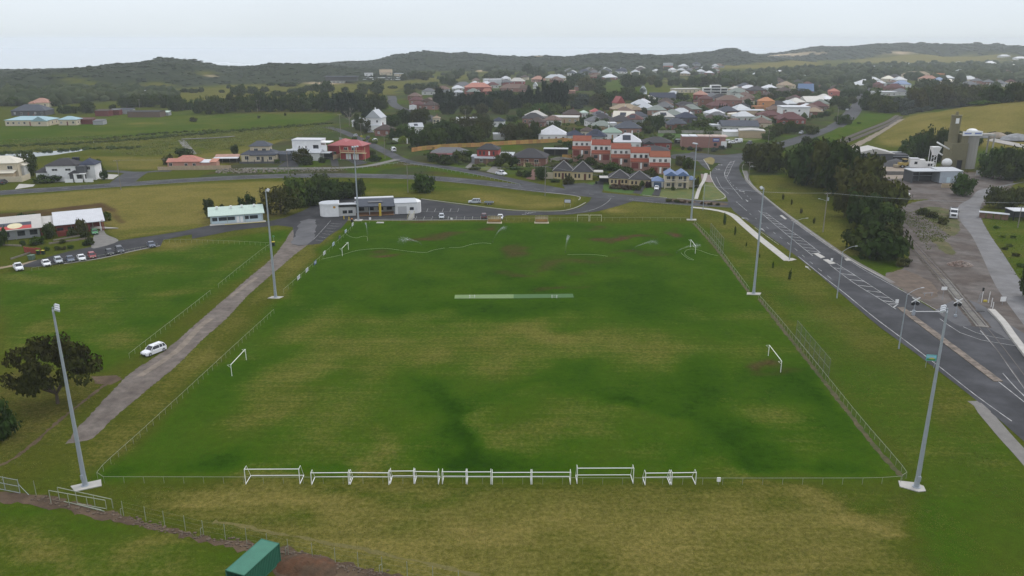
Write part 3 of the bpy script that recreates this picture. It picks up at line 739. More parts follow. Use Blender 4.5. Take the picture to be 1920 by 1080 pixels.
# edge lines of the highway follow the kerbs at 0.6 m
line([(1402,300),(1392,312),(1396,329),(1413,350),(1440,373),(1486,409.5),(1560,463)], 0.15,0.05)
line([(1415,426.5),(1460,459)], 0.15,0.05)
line([(1497,481),(1530,508),(1580,547),(1640,596),(1700,641),(1764,690),(1830,742),(1897,790)], 0.18,0.05)
line([(1484,413),(1530,446),(1575,477),(1620,506),(1680,539),(1740,572),(1768,588)], 0.15,0.05)
line([(1343,332),(1352,350),(1366,363)], 0.15,0.05)
line([(1358,322),(1360,332),(1370,347),(1392,374)], 0.16,0.05)
line([(1368,318),(1363,328),(1372,345),(1395,362),(1412,378)], 0.14,0.05,(3,3))
# hatched islands
hat = [((1369,305),(1376,303)),((1366,309),(1374,308)),((1363.5,314),(1371.5,313)),((1361.5,319),(1369,318.5)),((1360,324),(1366.5,324)),((1359.5,329),(1363,330))]
for a, b in hat: line([a, b], 0.4,0.05)
line([(1371,302),(1363,313),(1359,325),(1360,333)], 0.15,0.052); line([(1378,301),(1372,312),(1367,324),(1361,335)], 0.15,0.056)
HL = [(1422,395),(1450,419),(1486,449),(1524,480)]; HR = [(1436,399),(1470,424),(1506,449),(1538,474)]
line(HL, 0.16,0.052); line(HR, 0.16,0.052)
for k in range(14):
    t = (k + .5) / 14
    def at_(P, t):
        s = t * (len(P) - 1); i = min(int(s), len(P) - 2); u = s - i
        return (P[i][0] + (P[i + 1][0] - P[i][0]) * u, P[i][1] + (P[i + 1][1] - P[i][1]) * u)
    a = at_(HL, t); b = at_(HR, float(np.interp(a[1] + 3, [q[1] for q in HR], [0,1 / 3,2 / 3,1]))); line([a, b], 0.30,0.058)
HL2 = [(1556,497),(1600,530),(1650,561),(1680,580)]; HR2 = [(1568,494),(1610,521),(1650,547),(1684,570)]
line(HL2,0.16,0.052); line(HR2,0.16,0.052)
for k in range(9):
    t = (k + .5) / 9
    a = at_(HL2, t); line([a, at_(HR2, float(np.interp(a[1] + 3, [q[1] for q in HR2], [0,1 / 3,2 / 3,1])))], 0.34,0.058)
line([(1405,400),(1440,428),(1480,458),(1520,492),(1560,524)], 0.13,0.05,(3,4))
line([(1380,378),(1400,395)], 0.15,0.05)
line([(1806,613),(1830,624),(1860,632),(1899,638)], 0.16,0.056); line([(1762,598),(1800,624),(1840,638),(1905,649)], 0.16,0.06)
line([(1838,620),(1868,655),(1900,700),(1925,735)], 0.16,0.056); line([(1880,700),(1905,728),(1930,752)], 0.18,0.056); line([(1872,716),(1900,738),(1930,762)], 0.18,0.06)
def arrow(px, py, dx, dy, L_=4.5, turn=0):
    p = G(px, py); q = G(px + dx, py + dy); u = (q - p).normalized(); n = Vector((-u.y, u.x, 0))
    z = 0.052
    def P(a, b): v = p + u * a + n * b; return (v.x, v.y, z)
    pm.add([P(0,-.12), P(0,.12), P(L_ * .6,.12), P(L_ * .6,-.12)], [(3,2,1,0)])
    if turn == 0: pm.add([P(L_ * .6,-.5), P(L_ * .6,.5), P(L_, 0)], [(2,1,0)])
    else: pm.add([P(L_ * .6,.12), P(L_ * .45,.12), P(L_ * .45, turn * 1.0), P(L_ * .6, turn * 1.0)], [(0,1,2,3)]); pm.add([P(L_ * .3, turn * 1.0), P(L_ * .75, turn * 1.0), P(L_ * .52, turn * 1.9)], [(0,1,2)])
for a in [(1403,412,-6,-5),(1434,434,-6,-5),(1386,357,6,6),(1398,374,6,6),(1342,316,5,7),(1347,308,5,7),(1520,507,-6,-5)]:
    arrow(*a[:4], turn=random.choice((0,1)))
for k in range(8):                            # car park bays by the fence
    t = k / 7
    a = (572 + 44 * (1 - t) * 0.98 + 0,0)
BAY = [((598,444),(612,446)),((604,438),(619,440)),((609,433),(625,434)),((613,428),(630,429)),((617,423.5),(636,424.5)),((620,419),(641,420)),((592,450),(606,452))]
for a, b in BAY: line([a, b], 0.12,0.034)
line([(588,449),(604,432),(620,414)], 0.12,0.036)
for k in range(9): line([(779 + k * 15.2,411.5),(781.5 + k * 15.0,405.5)], 0.12,0.034)
for k in range(5): line([(800 + k * 14.5,397),(802.5 + k * 14.5,391)], 0.12,0.034)
line([(789,397),(859,397)], 0.12,0.036)
for k in range(6): line([(979 + k * 4.6,402.5 - 0.9 * k),(982 + k * 4.6,402.2 - 0.9 * k)], 0.5,0.034)
for k in range(3): line([(985 + k * 5,398.6 + .3 * k),(987.5 + k * 5,398.5 + .3 * k)], 0.5,0.034)
pm.obj('road_markings', PAINT)['kind'] = 'structure'
# kerbs (real steps)
KERB = mat('kerb concrete', (0.34,0.325,0.30),0.9,0.15,1)
for px in [[(1332,322),(1333,333),(1343,351),(1359,366.5),(1357,372),(1344,375),(1318,376.5),(1270,372)], [(1205,366),(1250,371)], [(300,461),(250,471),(190,484.5),(120,495)],
           [(652,413),(700,413),(780,413),(938,412)], [(1085,375),(1088,370),(1070,366),(1020,361)], [(790,373),(860,382),(960,394),(1040,396),(1075,391),(1098,380)],
           [(1564,467),(1610,497),(1656,521)], [(1320,300),(1319,299),(1326,309),(1331,318)], [(1286,316 - 16),(1330,303)]]:
    mb = MB(); strip(mb, gp(px),0.32,0.13,2, thick=0.15); mb.obj('kerb', KERB)['kind'] = 'structure'
# raised median strips and islands on the highway
mb = MB(); strip(mb, gp([(1688,577),(1712,596),(1760,632),(1800,662),(1840,692),(1872,716)]),1.6,0.16,2, thick=0.2, jit=0.05)
mb.obj('median_strip', mat('median paving', (0.125,0.105,0.088),0.95,0.4,1.6,0.4,6, col2=(0.22,0.18,0.145)))['kind'] = 'structure'
for pts in ([(1525,476),(1534,475.5),(1547,483),(1539,485)], [(1543,487.5),(1552,487),(1567,494.5),(1556,496)], [(1583,486),(1590,485.5),(1596,489),(1587,489.5)], [(1462,405),(1466,404),(1475,411),(1472,412)]):
    P = gp(pts); mb = MB(); c = sum(P, Vector()) / 4
    mb.prism([(p.x, p.y) for p in P] if (P[1] - P[0]).cross(P[2] - P[1]).z > 0 else [(p.x, p.y) for p in P[::-1]], 0.0,0.17)
    mb.obj('traffic_island', CONC)['kind'] = 'structure'
# garden strips along the main road junction, soil strips
for pts in ([(1246,373.5),(1262,372.5),(1302,377),(1300,381),(1260,378)], [(1307,380),(1330,378),(1366,382.5),(1362,385),(1318,383)]):
    sheet('garden_bed', pts, SOIL, 0.05, jit=0.15)
mb = MB(); strip(mb, gp([(1300,418),(1330,451),(1352,478),(1398,540),(1404,548)]),.8,0.010,.6, jit=0.16); strip(mb, gp([(1423,560),(1460,607),(1520,683),(1600,786),(1650,848),(1690,893)]),.8,0.010,.6, jit=0.16)
mb.obj('bare_strip', mat('bare strip', (.082,.068,.034),.95,.4,1.2, col2=(.055,.06,.02)))['kind'] = 'structure'
sheet('dirt_bank', [(-30,918),(40,925),(110,935),(170,950),(235,967),(300,985),(370,1004),(440,1014),(520,1022),(600,1046),(680,1064),(780,1082),(780,1100),(650,1096),(530,1085),(470,1040),(400,1021),(330,1004),(240,984),(140,962),(60,946),(-30,936)], SOIL, 0.012, jit=0.5, step=0.8)
mb = MB(); strip(mb, gp([(-20,882),(40,850),(110,790),(170,742),(218,707)]),0.6,0.010,0.5, jit=0.2); mb.obj('dirt_edge', SOIL)['kind'] = 'structure'
sheet('dirt_edge', [(170,706),(215,704),(226,712),(205,722),(180,720)], SOIL, 0.014, jit=0.3)
mb = MB(); strip(mb, gp([(400,978),(470,990),(560,1008),(640,1022),(760,1048),(900,1078)]),0.5,0.006,1, jit=0.3)
mb.obj('worn_line', mat('worn straw', (0.125,0.11,0.034),0.95,0.3,1.5))['kind'] = 'structure'
mb = MB(); strip(mb, gp([(-20,506),(20,499),(45,495),(72,488)]),2.0,0.012,1, jit=0.3); mb.obj('sandy_path', SAND)['kind'] = 'structure'
mb = MB(); strip(mb, gp([(262,705),(318,668),(350,640),(372,615),(395,597)]),1.4,0.018,.5, jit=0.12); strip(mb, gp([(432,557),(460,535),(482,520)]),1.1,0.018,.5, jit=0.12)
mb.obj('wheel_track', mat('worn track', (0.19,0.158,0.125),.95,.35,.6))['kind'] = 'structure'
# synthetic cricket pitch
P = gp([(852,560),(963,559.5),(963,552),(853,553)]); P2 = gp([(963,559.5),(1076,558),(1074,551),(963,552)])
mb = MB(); mb.add([(p.x, p.y, 0.03) for p in P], [(0,1,2,3)]); mb.mi(1).add([(p.x, p.y, 0.03) for p in P2], [(0,1,2,3)])
mb.mi(2)
for x in (881,890,1035,1044):
    a, b = gp([(x, 559.3),(x, 553)]); mb.add([(a.x - .05, a.y, .04),(a.x + .05, a.y, .04),(b.x + .05, b.y, .04),(b.x - .05, b.y, .04)], [(0,1,2,3)])
for x in (885,1040):
    for yy in (554.6,557.4):
        a, b = gp([(x - 6, yy),(x + 6, yy)]); mb.add([(a.x, a.y - .05,.036),(b.x, b.y - .05,.036),(b.x, b.y + .05,.036),(a.x, a.y + .05,.036)], [(0,1,2,3)])
mb.obj('cricket_pitch', [TURFA, TURFB, PAINT])['kind'] = 'structure'
# ------------------------------------------------------------------ haze (after the structure it needs)
mb = MB(); mb.box(-8000,-400,-40,8000,8600,75)
hz_m = bpy.data.materials.new('haze'); hz_m.use_nodes = True
hn = hz_m.node_tree; hn.nodes.clear()
ho = hn.nodes.new('ShaderNodeOutputMaterial'); hv = hn.nodes.new('ShaderNodeVolumePrincipled')
hv.inputs['Color'].default_value = (0.90,0.95,1.0,1); hv.inputs['Density'].default_value = 0.00013; hv.inputs['Anisotropy'].default_value = 0.2
hn.links.new(hv.outputs[0], ho.inputs['Volume'])
o = mb.obj('haze', hz_m); o['kind'] = 'stuff'
# ------------------------------------------------------------------ materials for things
STEEL = mat('galvanised steel', (0.30,0.33,0.36),0.5,0.1,2, metal=0.0, spec=0.5)
WHITEP = mat('white enamel', (0.78,0.78,0.76),0.45,0.05,2)
RAIL = mat('pale rail pipe', (0.29,0.31,0.24),0.6,0.15,2)
POLEW = mat('weathered pole timber', (0.22,0.20,0.175),0.9,0.2,2)
WIREM = mat('dark wire', (0.05,0.05,0.055),0.6)
BLACKM = mat('black plastic', (0.02,0.02,0.022),0.6)
GLASS = mat('dark window glass', (0.030,0.036,0.042),0.12,0.25,1.5, spec=0.6, objvar=0.5)
GLASSL = mat('curtained window', (0.26,0.27,0.27),0.3,0.2,1.5, spec=0.5, objvar=0.5)
FRAMEW = mat('white window frame', (0.72,0.71,0.68),0.6,0.05)
FRAMED = mat('dark window frame', (0.06,0.06,0.065),0.6,0.05)
DOORM = mat('painted door', (0.20,0.09,0.06),0.6,0.1, objvar=1)
BARK = mat('bark', (0.085,0.066,0.050),0.95,0.3,2,0.5)
BARKG = mat('pale bark', (0.20,0.175,0.15),0.95,0.3,2,0.5)
def leafmat(name, a, b):
    m = mat(name, a, 0.9,0.30,0.55, spec=0.0, objvar=0.45, col2=b)
    return m
LEAF = {
    'dark': leafmat('dark evergreen leaves', (0.034,0.052,0.013),(0.056,0.070,0.018)),
    'cypress': leafmat('cypress leaves', (0.016,0.027,0.013),(0.026,0.040,0.018)),
    'green': leafmat('garden green leaves', (0.046,0.076,0.014),(0.074,0.100,0.020)),
    'olive': leafmat('olive gum leaves', (0.056,0.064,0.020),(0.080,0.078,0.030)),
    'brown': leafmat('bronze gum leaves', (0.052,0.052,0.015),(0.042,0.056,0.012)),
    'grey': leafmat('grey green leaves', (0.060,0.075,0.058),(0.080,0.095,0.075)),
    'lime': leafmat('lime leaves', (0.13,0.16,0.022),(0.10,0.14,0.02)),
    'red': leafmat('plum leaves', (0.035,0.018,0.020),(0.045,0.022,0.022)),
    'dryb': leafmat('dry twigs', (0.085,0.062,0.042),(0.06,0.05,0.03)),
}
# ------------------------------------------------------------------ trees
def crown_mesh(name, kind, seed, nclump, nleaf, leaf, m):
    """a crown of unit radius standing on z=0..1: leaf-sized faces on many clumps, open between them"""
    rs = np.random.RandomState(seed)
    cl = []
    for i in range(nclump):
        for _ in range(50):
            u = rs.uniform(-1,1,3); q = np.linalg.norm(u)
            if q > 1 or q < 0.3: continue
            x, y, z = u
            if kind == 'round': c = (x * .78, y * .78,.50 + z * .42); r = rs.uniform(.20,.36)
            elif kind == 'flat': c = (x * .85, y * .85,.68 + z * .24 - 0.10 * (x * x + y * y)); r = rs.uniform(.15,.28)
            elif kind == 'cone':
                t = (z + 1) / 2; w = (1 - t) * .80 + .08; c = (x * w, y * w, .06 + t * .86); r = rs.uniform(.14,.25) * (1.1 - .5 * t)
            elif kind == 'column': c = (x * .6, y * .6,.5 + z * .44); r = rs.uniform(.30,.5)
            elif kind == 'gum': c = (x * .86, y * .86,.56 + z * .36 - .12 * (x * x + y * y)); r = rs.uniform(.09,.20)
            elif kind == 'spread': c = (x * .80, y * .80,.46 + z * .38); r = rs.uniform(.12,.24)
            else: c = (x * .80, y * .80,.42 + z * .36); r = rs.uniform(.24,.40)     # bush
            cl.append((c, r)); break
    tot = sum(r * r for _, r in cl)
    V = []; Fc = []
    for (c, r) in cl:
        n = max(10, int(nleaf * r * r / tot))
        d = rs.normal(size=(n, 3)); d /= np.linalg.norm(d, axis=1)[:, None]
        rad = r * rs.uniform(.55,1.08, n)[:, None]
        sc = np.array([1,1,.78]) if kind in ('round','spread','bush') else np.array([1.15,1.15,.55]) if kind == 'gum' else np.array([1,1,.6 if kind == 'flat' else 1.0])
        P = np.array(c) + d * rad * sc
        nrm = d * 0.8 + rs.normal(size=(n, 3)) * 0.55 + np.array([0,0,.25]); nrm /= np.linalg.norm(nrm, axis=1)[:, None]
        t = np.cross(nrm, rs.normal(size=(n, 3))); t /= np.linalg.norm(t, axis=1)[:, None]; b = np.cross(nrm, t)
        s = leaf * rs.uniform(.6,1.3, n)[:, None]
        base = len(V)
        quad = np.stack([P - t * s - b * s * .5, P + t * s - b * s * .62, P + t * s * .8 + b * s * .6, P - t * s * .7 + b * s * .66], 1)
        V.extend(map(tuple, quad.reshape(-1,3)))
        Fc.extend([(base + 4 * i, base + 4 * i + 1, base + 4 * i + 2, base + 4 * i + 3) for i in range(n)])
    if kind not in ('spread', 'gum'):
        mb = MB(); mb.v, mb.f = V, Fc; mb.fm = [0] * len(Fc)
        for (c, r) in cl[::2]:
            k = .62 if kind != 'flat' else .5
            mb.ball(c, r * k, r * k, r * k * .75,6,4)
        V, Fc = mb.v, mb.f
    return mesh(name, V, Fc, m)
def trunk_mesh(seed, h0, r0, spread, nb, m):
    rs = random.Random(seed); mb = MB()
    p = Vector((0,0,-.05)); q = Vector((rs.uniform(-.05,.05), rs.uniform(-.05,.05), h0))
    mb.tube(p, q, r0, r0 * .7,7)
    for i in range(nb):
        a = 2 * math.pi * (i + rs.random() * .6) / nb
        e = q + Vector((math.cos(a) * spread * rs.uniform(.5,1), math.sin(a) * spread * rs.uniform(.5,1), rs.uniform(.22,.42)))
        mid = q.lerp(e, .5) + Vector((0,0,-.05))
        mb.tube(q - Vector((0,0,.02)), mid, r0 * .5, r0 * .34,5); mb.tube(mid, e, r0 * .34, r0 * .14,5)
    return mb.me('trunk', m)
CROWN = {}
TRUNK = {}
def crown(kind, lf, var):
    k = (kind, lf, var)
    if k not in CROWN:
        par = {'round': (34,1500,.058), 'flat': (40,1500,.055),'cone': (46,1400,.055), 'column': (16,700,.09),'spread': (58,2600,.036),'bush': (16,750,.085)}[kind]
        CROWN[k] = crown_mesh('crown', kind, hash((kind, var)) % 9973 if False else sum(map(ord, kind)) * 31 + var * 101, *par, LEAF[lf])
    return CROWN[k]
def trunk(kind, var):
    k = (kind, var)
    if k not in TRUNK:
        TRUNK[k] = trunk_mesh(var * 7 + 3, {'round': .30, 'flat': .5,'cone': .12, 'column': .1,'spread': .22,'bush': .12}[kind], {'round': .055, 'flat': .05,'cone': .05, 'column': .05,'spread': .06,'bush': .05}[kind], .45,5, BARKG if kind == 'flat' else BARK)
    return TRUNK[k]
NT = [0]
def tree(name, label, cat, px, py, wpx, hpx, kind='round', lf='dark', group=None, p=None, rz=None):
    p = p if p is not None else G(px, py); s = mpp(p)
    NT[0] += 1; v = NT[0] % 3; TP.append((p.x, p.y))
    t = thing(name, label, cat, (p.x, p.y, p.z), rz if rz is not None else random.uniform(0,6.28), group)
    w, h = wpx * s / 2 / 0.88, hpx * s / (0.95 if kind != 'flat' else .92)
    c = obj('crown', crown(kind, lf, v), t); c.scale = (w * random.uniform(.95,1.05), w * random.uniform(.95,1.05), h)
    tr = obj('trunk', trunk(kind, v), t); tr.scale = (min(w, h * .7), min(w, h * .7), h)
    return t
def rows(name, desc, where, items, group=None, side='from the left'):
    """items: (px, py, w, h[, kind[, leaf]]); alike ones are told apart by their order"""
    items = sorted(items, key=lambda i: i[0]); cat = 'shrub' if 'shrub' in name else 'tree'
    n = len(items)
    for k, it in enumerate(items):
        px, py, w, h = it[:4]; kind = it[4] if len(it) > 4 else 'round'; lf = it[5] if len(it) > 5 else 'dark'
        lab = f'{desc}, {ORD[k]} {side} {where}' if n > 1 else f'{desc} {where}'
        tree(name, lab, cat, px, py, w, h, kind, lf, group)
# ------------------------------------------------------------------ buildings
def rmat(name, col, kind='tile'):
    if kind == 'tile': return mat('roof ' + name, col, 0.85,0.16,0.9, spec=0.2, rib=('Y', 0.35,0.5), objvar=0.12)
    return mat('roof ' + name, col, 0.5,0.09,0.5, spec=0.4, rib=('X', 0.5,0.35), objvar=0.08)
ROOF = {
    'terracotta': rmat('terracotta', (0.235,0.072,0.042)), 'red': rmat('red', (0.30,0.055,0.048), 'metal'), 'redmetal': rmat('redmetal', (0.33,0.075,0.075), 'metal'),'brown': rmat('brown', (0.075,0.056,0.050)),'dark': rmat('dark', (0.036,0.036,0.042)),
    'maroon': rmat('maroon', (0.11,0.050,0.048)),'grey': rmat('grey', (0.135,0.138,0.145)), 'slate': rmat('slate', (0.072,0.080,0.098)), 'navy': rmat('navy', (0.040,0.046,0.072)), 'blue': rmat('blue', (0.105,0.170,0.300), 'metal'),
    'white': rmat('white', (0.54,0.55,0.57), 'metal'), 'cream': rmat('cream', (0.60,0.56,0.46), 'metal'), 'zinc': rmat('zinc', (0.42,0.44,0.46), 'metal'), 'palegreen': rmat('palegreen', (0.42,0.52,0.45), 'metal'), 'teal': rmat('teal', (0.26,0.40,0.44), 'metal'),
    'sage': rmat('sage', (0.20,0.225,0.20)),'green': rmat('green', (0.20,0.29,0.22), 'metal'), 'tan': rmat('tan', (0.30,0.235,0.165)), 'pink': rmat('pink', (0.36,0.20,0.155)), 'salmon': rmat('salmon', (0.42,0.195,0.145)), 'charcoal': rmat('charcoal', (0.050,0.048,0.052)),
    'orange': rmat('orange', (0.44,0.20,0.10)), 'palebrown': rmat('palebrown', (0.155,0.105,0.085)), 'offwhite': rmat('offwhite', (0.43,0.415,0.38), 'metal'),
}
def wmat(name, col, brick=False): return mat('wall ' + name, col, 0.85,0.10,0.9,0.15,6, objvar=0.1)
WALL = {
    'brick': wmat('brick', (0.205,0.095,0.070)), 'redbrick': wmat('redbrick', (0.235,0.062,0.050)), 'white': wmat('white', (0.72,0.72,0.71)), 'cream': wmat('cream', (0.56,0.49,0.36)), 'tan': wmat('tan', (0.42,0.33,0.22)),'grey': wmat('grey', (0.30,0.31,0.32)),
    'darkgrey': wmat('darkgrey', (0.085,0.088,0.095)), 'orange': wmat('orange', (0.50,0.24,0.11)), 'pink': wmat('pink', (0.48,0.18,0.15)), 'yellowcream': wmat('yellowcream', (0.52,0.42,0.25)), 'palegrey': wmat('palegrey', (0.50,0.50,0.48)), 'salmon': wmat('salmon', (0.46,0.25,0.19)),
    'red': wmat('red', (0.30,0.050,0.045)), 'paleblue': wmat('paleblue', (0.48,0.58,0.62)), 'brownboard': wmat('brownboard', (0.13,0.09,0.07)), 'bluewall': wmat('bluewall', (0.12,0.24,0.42)), 'darkred': wmat('darkred', (0.14,0.035,0.032)), 'palebrick': wmat('palebrick', (0.31,0.185,0.145)),
    'pinkbrick': wmat('pinkbrick', (0.285,0.155,0.125)), 'ochre': wmat('ochre', (0.42,0.27,0.095)),
}
_WM = {}
def window(root, x, y, z, w, h, face='front', frame=FRAMEW, glass=GLASS, mull=1):
    """frame with glazing bars standing 4 cm proud of the wall; the pane is its child"""
    k = (round(w, 2), round(h, 2), frame.name, mull)
    if k not in _WM:
        f = MB(); t = .08
        f.box(-w / 2,-.05,0,-w / 2 + t, .02, h).box(w / 2 - t, -.05,0, w / 2,.02, h).box(-w / 2 + t, -.05,0, w / 2 - t, .02, t).box(-w / 2 + t, -.05, h - t, w / 2 - t, .02, h)
        for i in range(mull):
            c = -w / 2 + w * (i + 1) / (mull + 1); f.box(c - .03,-.045, t, c + .03,.015, h - t)
        g = MB(); g.box(-w / 2 + t, -.025, t, w / 2 - t, .01, h - t)
        _WM[k] = (f.me('window', frame), g)
    fm, g = _WM[k]
    kk = k + (glass.name,)
    if kk not in _WM: _WM[kk] = g.me('pane', glass)
    o = obj('window', fm, root, (x, y, z), {'front': 0, 'right': R(90), 'left': R(-90), 'back': R(180)}[face])
    obj('pane', _WM[kk], o)
    return o
def door(root, x, y, z, w=.95, h=2.05, m=DOORM, face='front', name='door'):
    mb = MB(); mb.box(-w / 2,-.04,0, w / 2,.02, h)
    o = mb.obj(name, m, root, (x, y, z), {'front': 0, 'right': R(90), 'left': R(-90), 'back': R(180)}[face])
    return o
def roof_geo(mb, x0, x1, y0, y1, z, kind, rise, ov=.45, th=.16):
    """roof over the rectangle; ridge along the longer side unless told (gx: ridge along x, gy: along y)"""
    a, b, c, d = x0 - ov, x1 + ov, y0 - ov, y1 + ov
    w, l = b - a, d - c
    e = [(a, c),(b, c),(b, d),(a, d)]
    lo = [(x, y, z - th) for x, y in e]; hi = [(x, y, z) for x, y in e]
    if kind == 'flat': return mb.box(a, c, z - th, b, d, z + rise)
    if kind == 'skillion':                   # falls towards the front
        hi = [(a, c, z),(b, c, z),(b, d, z + rise),(a, d, z + rise)]; lo = [(x, y, q - th) for x, y, q in hi]
        return mb.add(lo + hi, [(3,2,1,0),(4,5,6,7),(0,1,5,4),(1,2,6,5),(2,3,7,6),(3,0,4,7)])
    if kind == 'skillionback':
        hi = [(a, c, z + rise),(b, c, z + rise),(b, d, z),(a, d, z)]; lo = [(x, y, q - th) for x, y, q in hi]
        return mb.add(lo + hi, [(3,2,1,0),(4,5,6,7),(0,1,5,4),(1,2,6,5),(2,3,7,6),(3,0,4,7)])
    if kind == 'hip':
        if w >= l: r = [(a + l / 2,(c + d) / 2, z + rise),(b - l / 2,(c + d) / 2, z + rise)]; top = [(4,5,9,8),(5,6,9),(6,7,8,9),(7,4,8)]
        else: r = [((a + b) / 2, c + w / 2, z + rise),((a + b) / 2, d - w / 2, z + rise)]; top = [(4,5,8),(5,6,9,8),(6,7,9),(7,4,8,9)]
    elif kind == 'pyramid':
        r = [((a + b) / 2,(c + d) / 2, z + rise)]; top = [(4,5,8),(5,6,8),(6,7,8),(7,4,8)]
    elif kind == 'gx':
        r = [(a, (c + d) / 2, z + rise),(b, (c + d) / 2, z + rise)]; top = [(4,5,9,8),(5,6,9),(6,7,8,9),(7,4,8)]
    else:
        r = [((a + b) / 2, c, z + rise),((a + b) / 2, d, z + rise)]; top = [(4,5,8),(5,6,9,8),(6,7,9),(7,4,8,9)]
    return mb.add(lo + hi + r, [(3,2,1,0),(0,1,5,4),(1,2,6,5),(2,3,7,6),(3,0,4,7)] + top)
def volume(root, x0, x1, y0, y1, z0, h, wall, roof, kind='hip', rise=1.6, ov=.45, win=None, side=None, wz=.9, wh=1.2, ww=1.5, frame=FRAMEW, th=.16, gablewall=True, wname='wall', rname='roof'):
    """one block of a building: wall mesh, roof mesh, windows along the front (win: x positions as fractions) and on the sides"""
    mb = MB(); mb.box(x0, y0, z0 - .3 if z0 == 0 else z0, x1, y1, z0 + h - .02)
    if kind == 'gy' and gablewall:
        k = rise * (x1 - x0) / (x1 - x0 + 2 * ov)
        for yy in (y0 + .002, y1 - .12): mb.xprism([(x0, z0 + h - .02),(x1, z0 + h - .02),((x0 + x1) / 2, z0 + h - .03 + k)], yy, yy + .11)
    w = mb.obj(wname, WALL[wall] if isinstance(wall, str) else wall, root)
    if roof:
        mb = MB(); roof_geo(mb, x0, x1, y0, y1, z0 + h + .14, kind, rise, ov, th); mb.obj(rname, ROOF[roof] if isinstance(roof, str) else roof, root)
    for f in (win or ()):
        g = GLASS
        if isinstance(f, tuple): f, g = f[0], GLASSL
        window(root, x0 + (x1 - x0) * f, y0 - .01, z0 + wz, ww, wh, 'front', frame, g)
    for f in (side or ()):
        for fc, xx in (('left', x0 - .01),('right', x1 + .01)): window(root, xx, y0 + (y1 - y0) * f, z0 + wz, ww * .8, wh, fc, frame)
    return w
def bld(name, label, cat, px, py, rz=0.0, group=None, p=None):
    """Empty at the middle of a building's front foot; x right, y back"""
    p = p if p is not None else G(px, py)
    t = thing(name, label, cat, (p.x, p.y, p.z), R(rz), group)
    if p.y > 330 and name in ('house', 'townhouse', 'villa', 'duplex', 'shop_building', 'carport') : t.scale.z = 1.3
    return t
def S(px, py): return mpp(G(px, py))
NH = [0]; HP = []; TP = []
def house(label, px, py, wpx, roof, wall, kind='hip', st=1, rz=None, dep=None, rise=None, group=None, name='house', nwin=None, chim=False, wing=None, p=None):
    """ordinary dwelling: block, roof, windows, door, and often a projecting wing"""
    NH[0] += 1; rs = random.Random(NH[0] * 13)
    p = p or G(px, py); s = mpp(p); w = max(4.0, wpx * s)
    rz = rs.uniform(-14,14) if rz is None else rz
    r = abs(R(rz)); dep = dep or min(max(w * .75,8.0),15.0)
    w = max(4.0,(w - dep * math.sin(r)) / max(math.cos(r),.5))
    rise = rise if rise is not None else min(w, dep) * .235
    t = bld(name, label, 'house', px, py, rz, group, p); HP.append((p.x, p.y))
    near = p.y < 620
    n = nwin if nwin is not None else (max(2, int(w / 3.6)) if near else max(2, int(w / 5)))
    fr = [(k + .5) / n for k in range(n)]
    dk = n // 2
    h = 2.95 * st
    volume(t, -w / 2, w / 2,0, dep, 0, h, wall, roof, kind, rise, win=[f if rs.random() < .6 else (f,) for k, f in enumerate(fr) if k != dk or n < 3], side=(.3,.7) if near else (), wh=1.25)
    if st == 2:
        for f in fr[:: (1 if near else 2)]: window(t, -w / 2 + w * f, -.01,3.65,1.5,1.2)
    if n >= 3: door(t, -w / 2 + w * fr[dk], -.01,0)
    if wing is None: wing = w > 11 and kind == 'hip' and rs.random() < .7
    if wing and w > 9:
        sd = rs.choice((-1,1)); ww = w * .34; x0 = -w / 2 + .3 if sd < 0 else w / 2 - .3 - ww
        volume(t, x0, x0 + ww, -2.6,.6,0,2.62, wall, roof, rs.choice(('gy', 'hip')) if kind == 'hip' else 'gy', ww * .24, win=(.5,), ov=.4)
    if chim or rs.random() < .22:
        mb = MB(); cx = rs.uniform(-.25,.25) * w; mb.box(cx - .35, dep * .55, h - .3, cx + .35, dep * .55 + .6, h + rise + .9); mb.box(cx - .42, dep * .55 - .07, h + rise + .9, cx + .42, dep * .55 + .67, h + rise + 1.0)
        mb.obj('chimney', WALL['brick'] if wall != 'white' else WALL['white'], t)
    if kind in ('hip', 'gx', 'gy') and rs.random() < .22 and near:
        mb = MB(); z = h + .14 + rise * .55
        # solar panels lying on the front slope
        if kind != 'gy':
            sl = rise / (dep / 2 + .45)
            a = [(-w * .18,.9, h + .14 + (.9 + .45) * sl + .08),(w * .12,.9, h + .14 + (.9 + .45) * sl + .08),(w * .12, dep * .36, h + .14 + (dep * .36 + .45) * sl + .08),(-w * .18, dep * .36, h + .14 + (dep * .36 + .45) * sl + .08)]
            mb.add(a + [(x, y, q - .05) for x, y, q in a], [(0,1,2,3),(7,6,5,4),(0,4,5,1),(1,5,6,2),(2,6,7,3),(3,7,4,0)])
            mb.obj('solar_panel', mat('solar panel', (0.02,0.025,0.04),0.2, spec=.5), t)
    return t
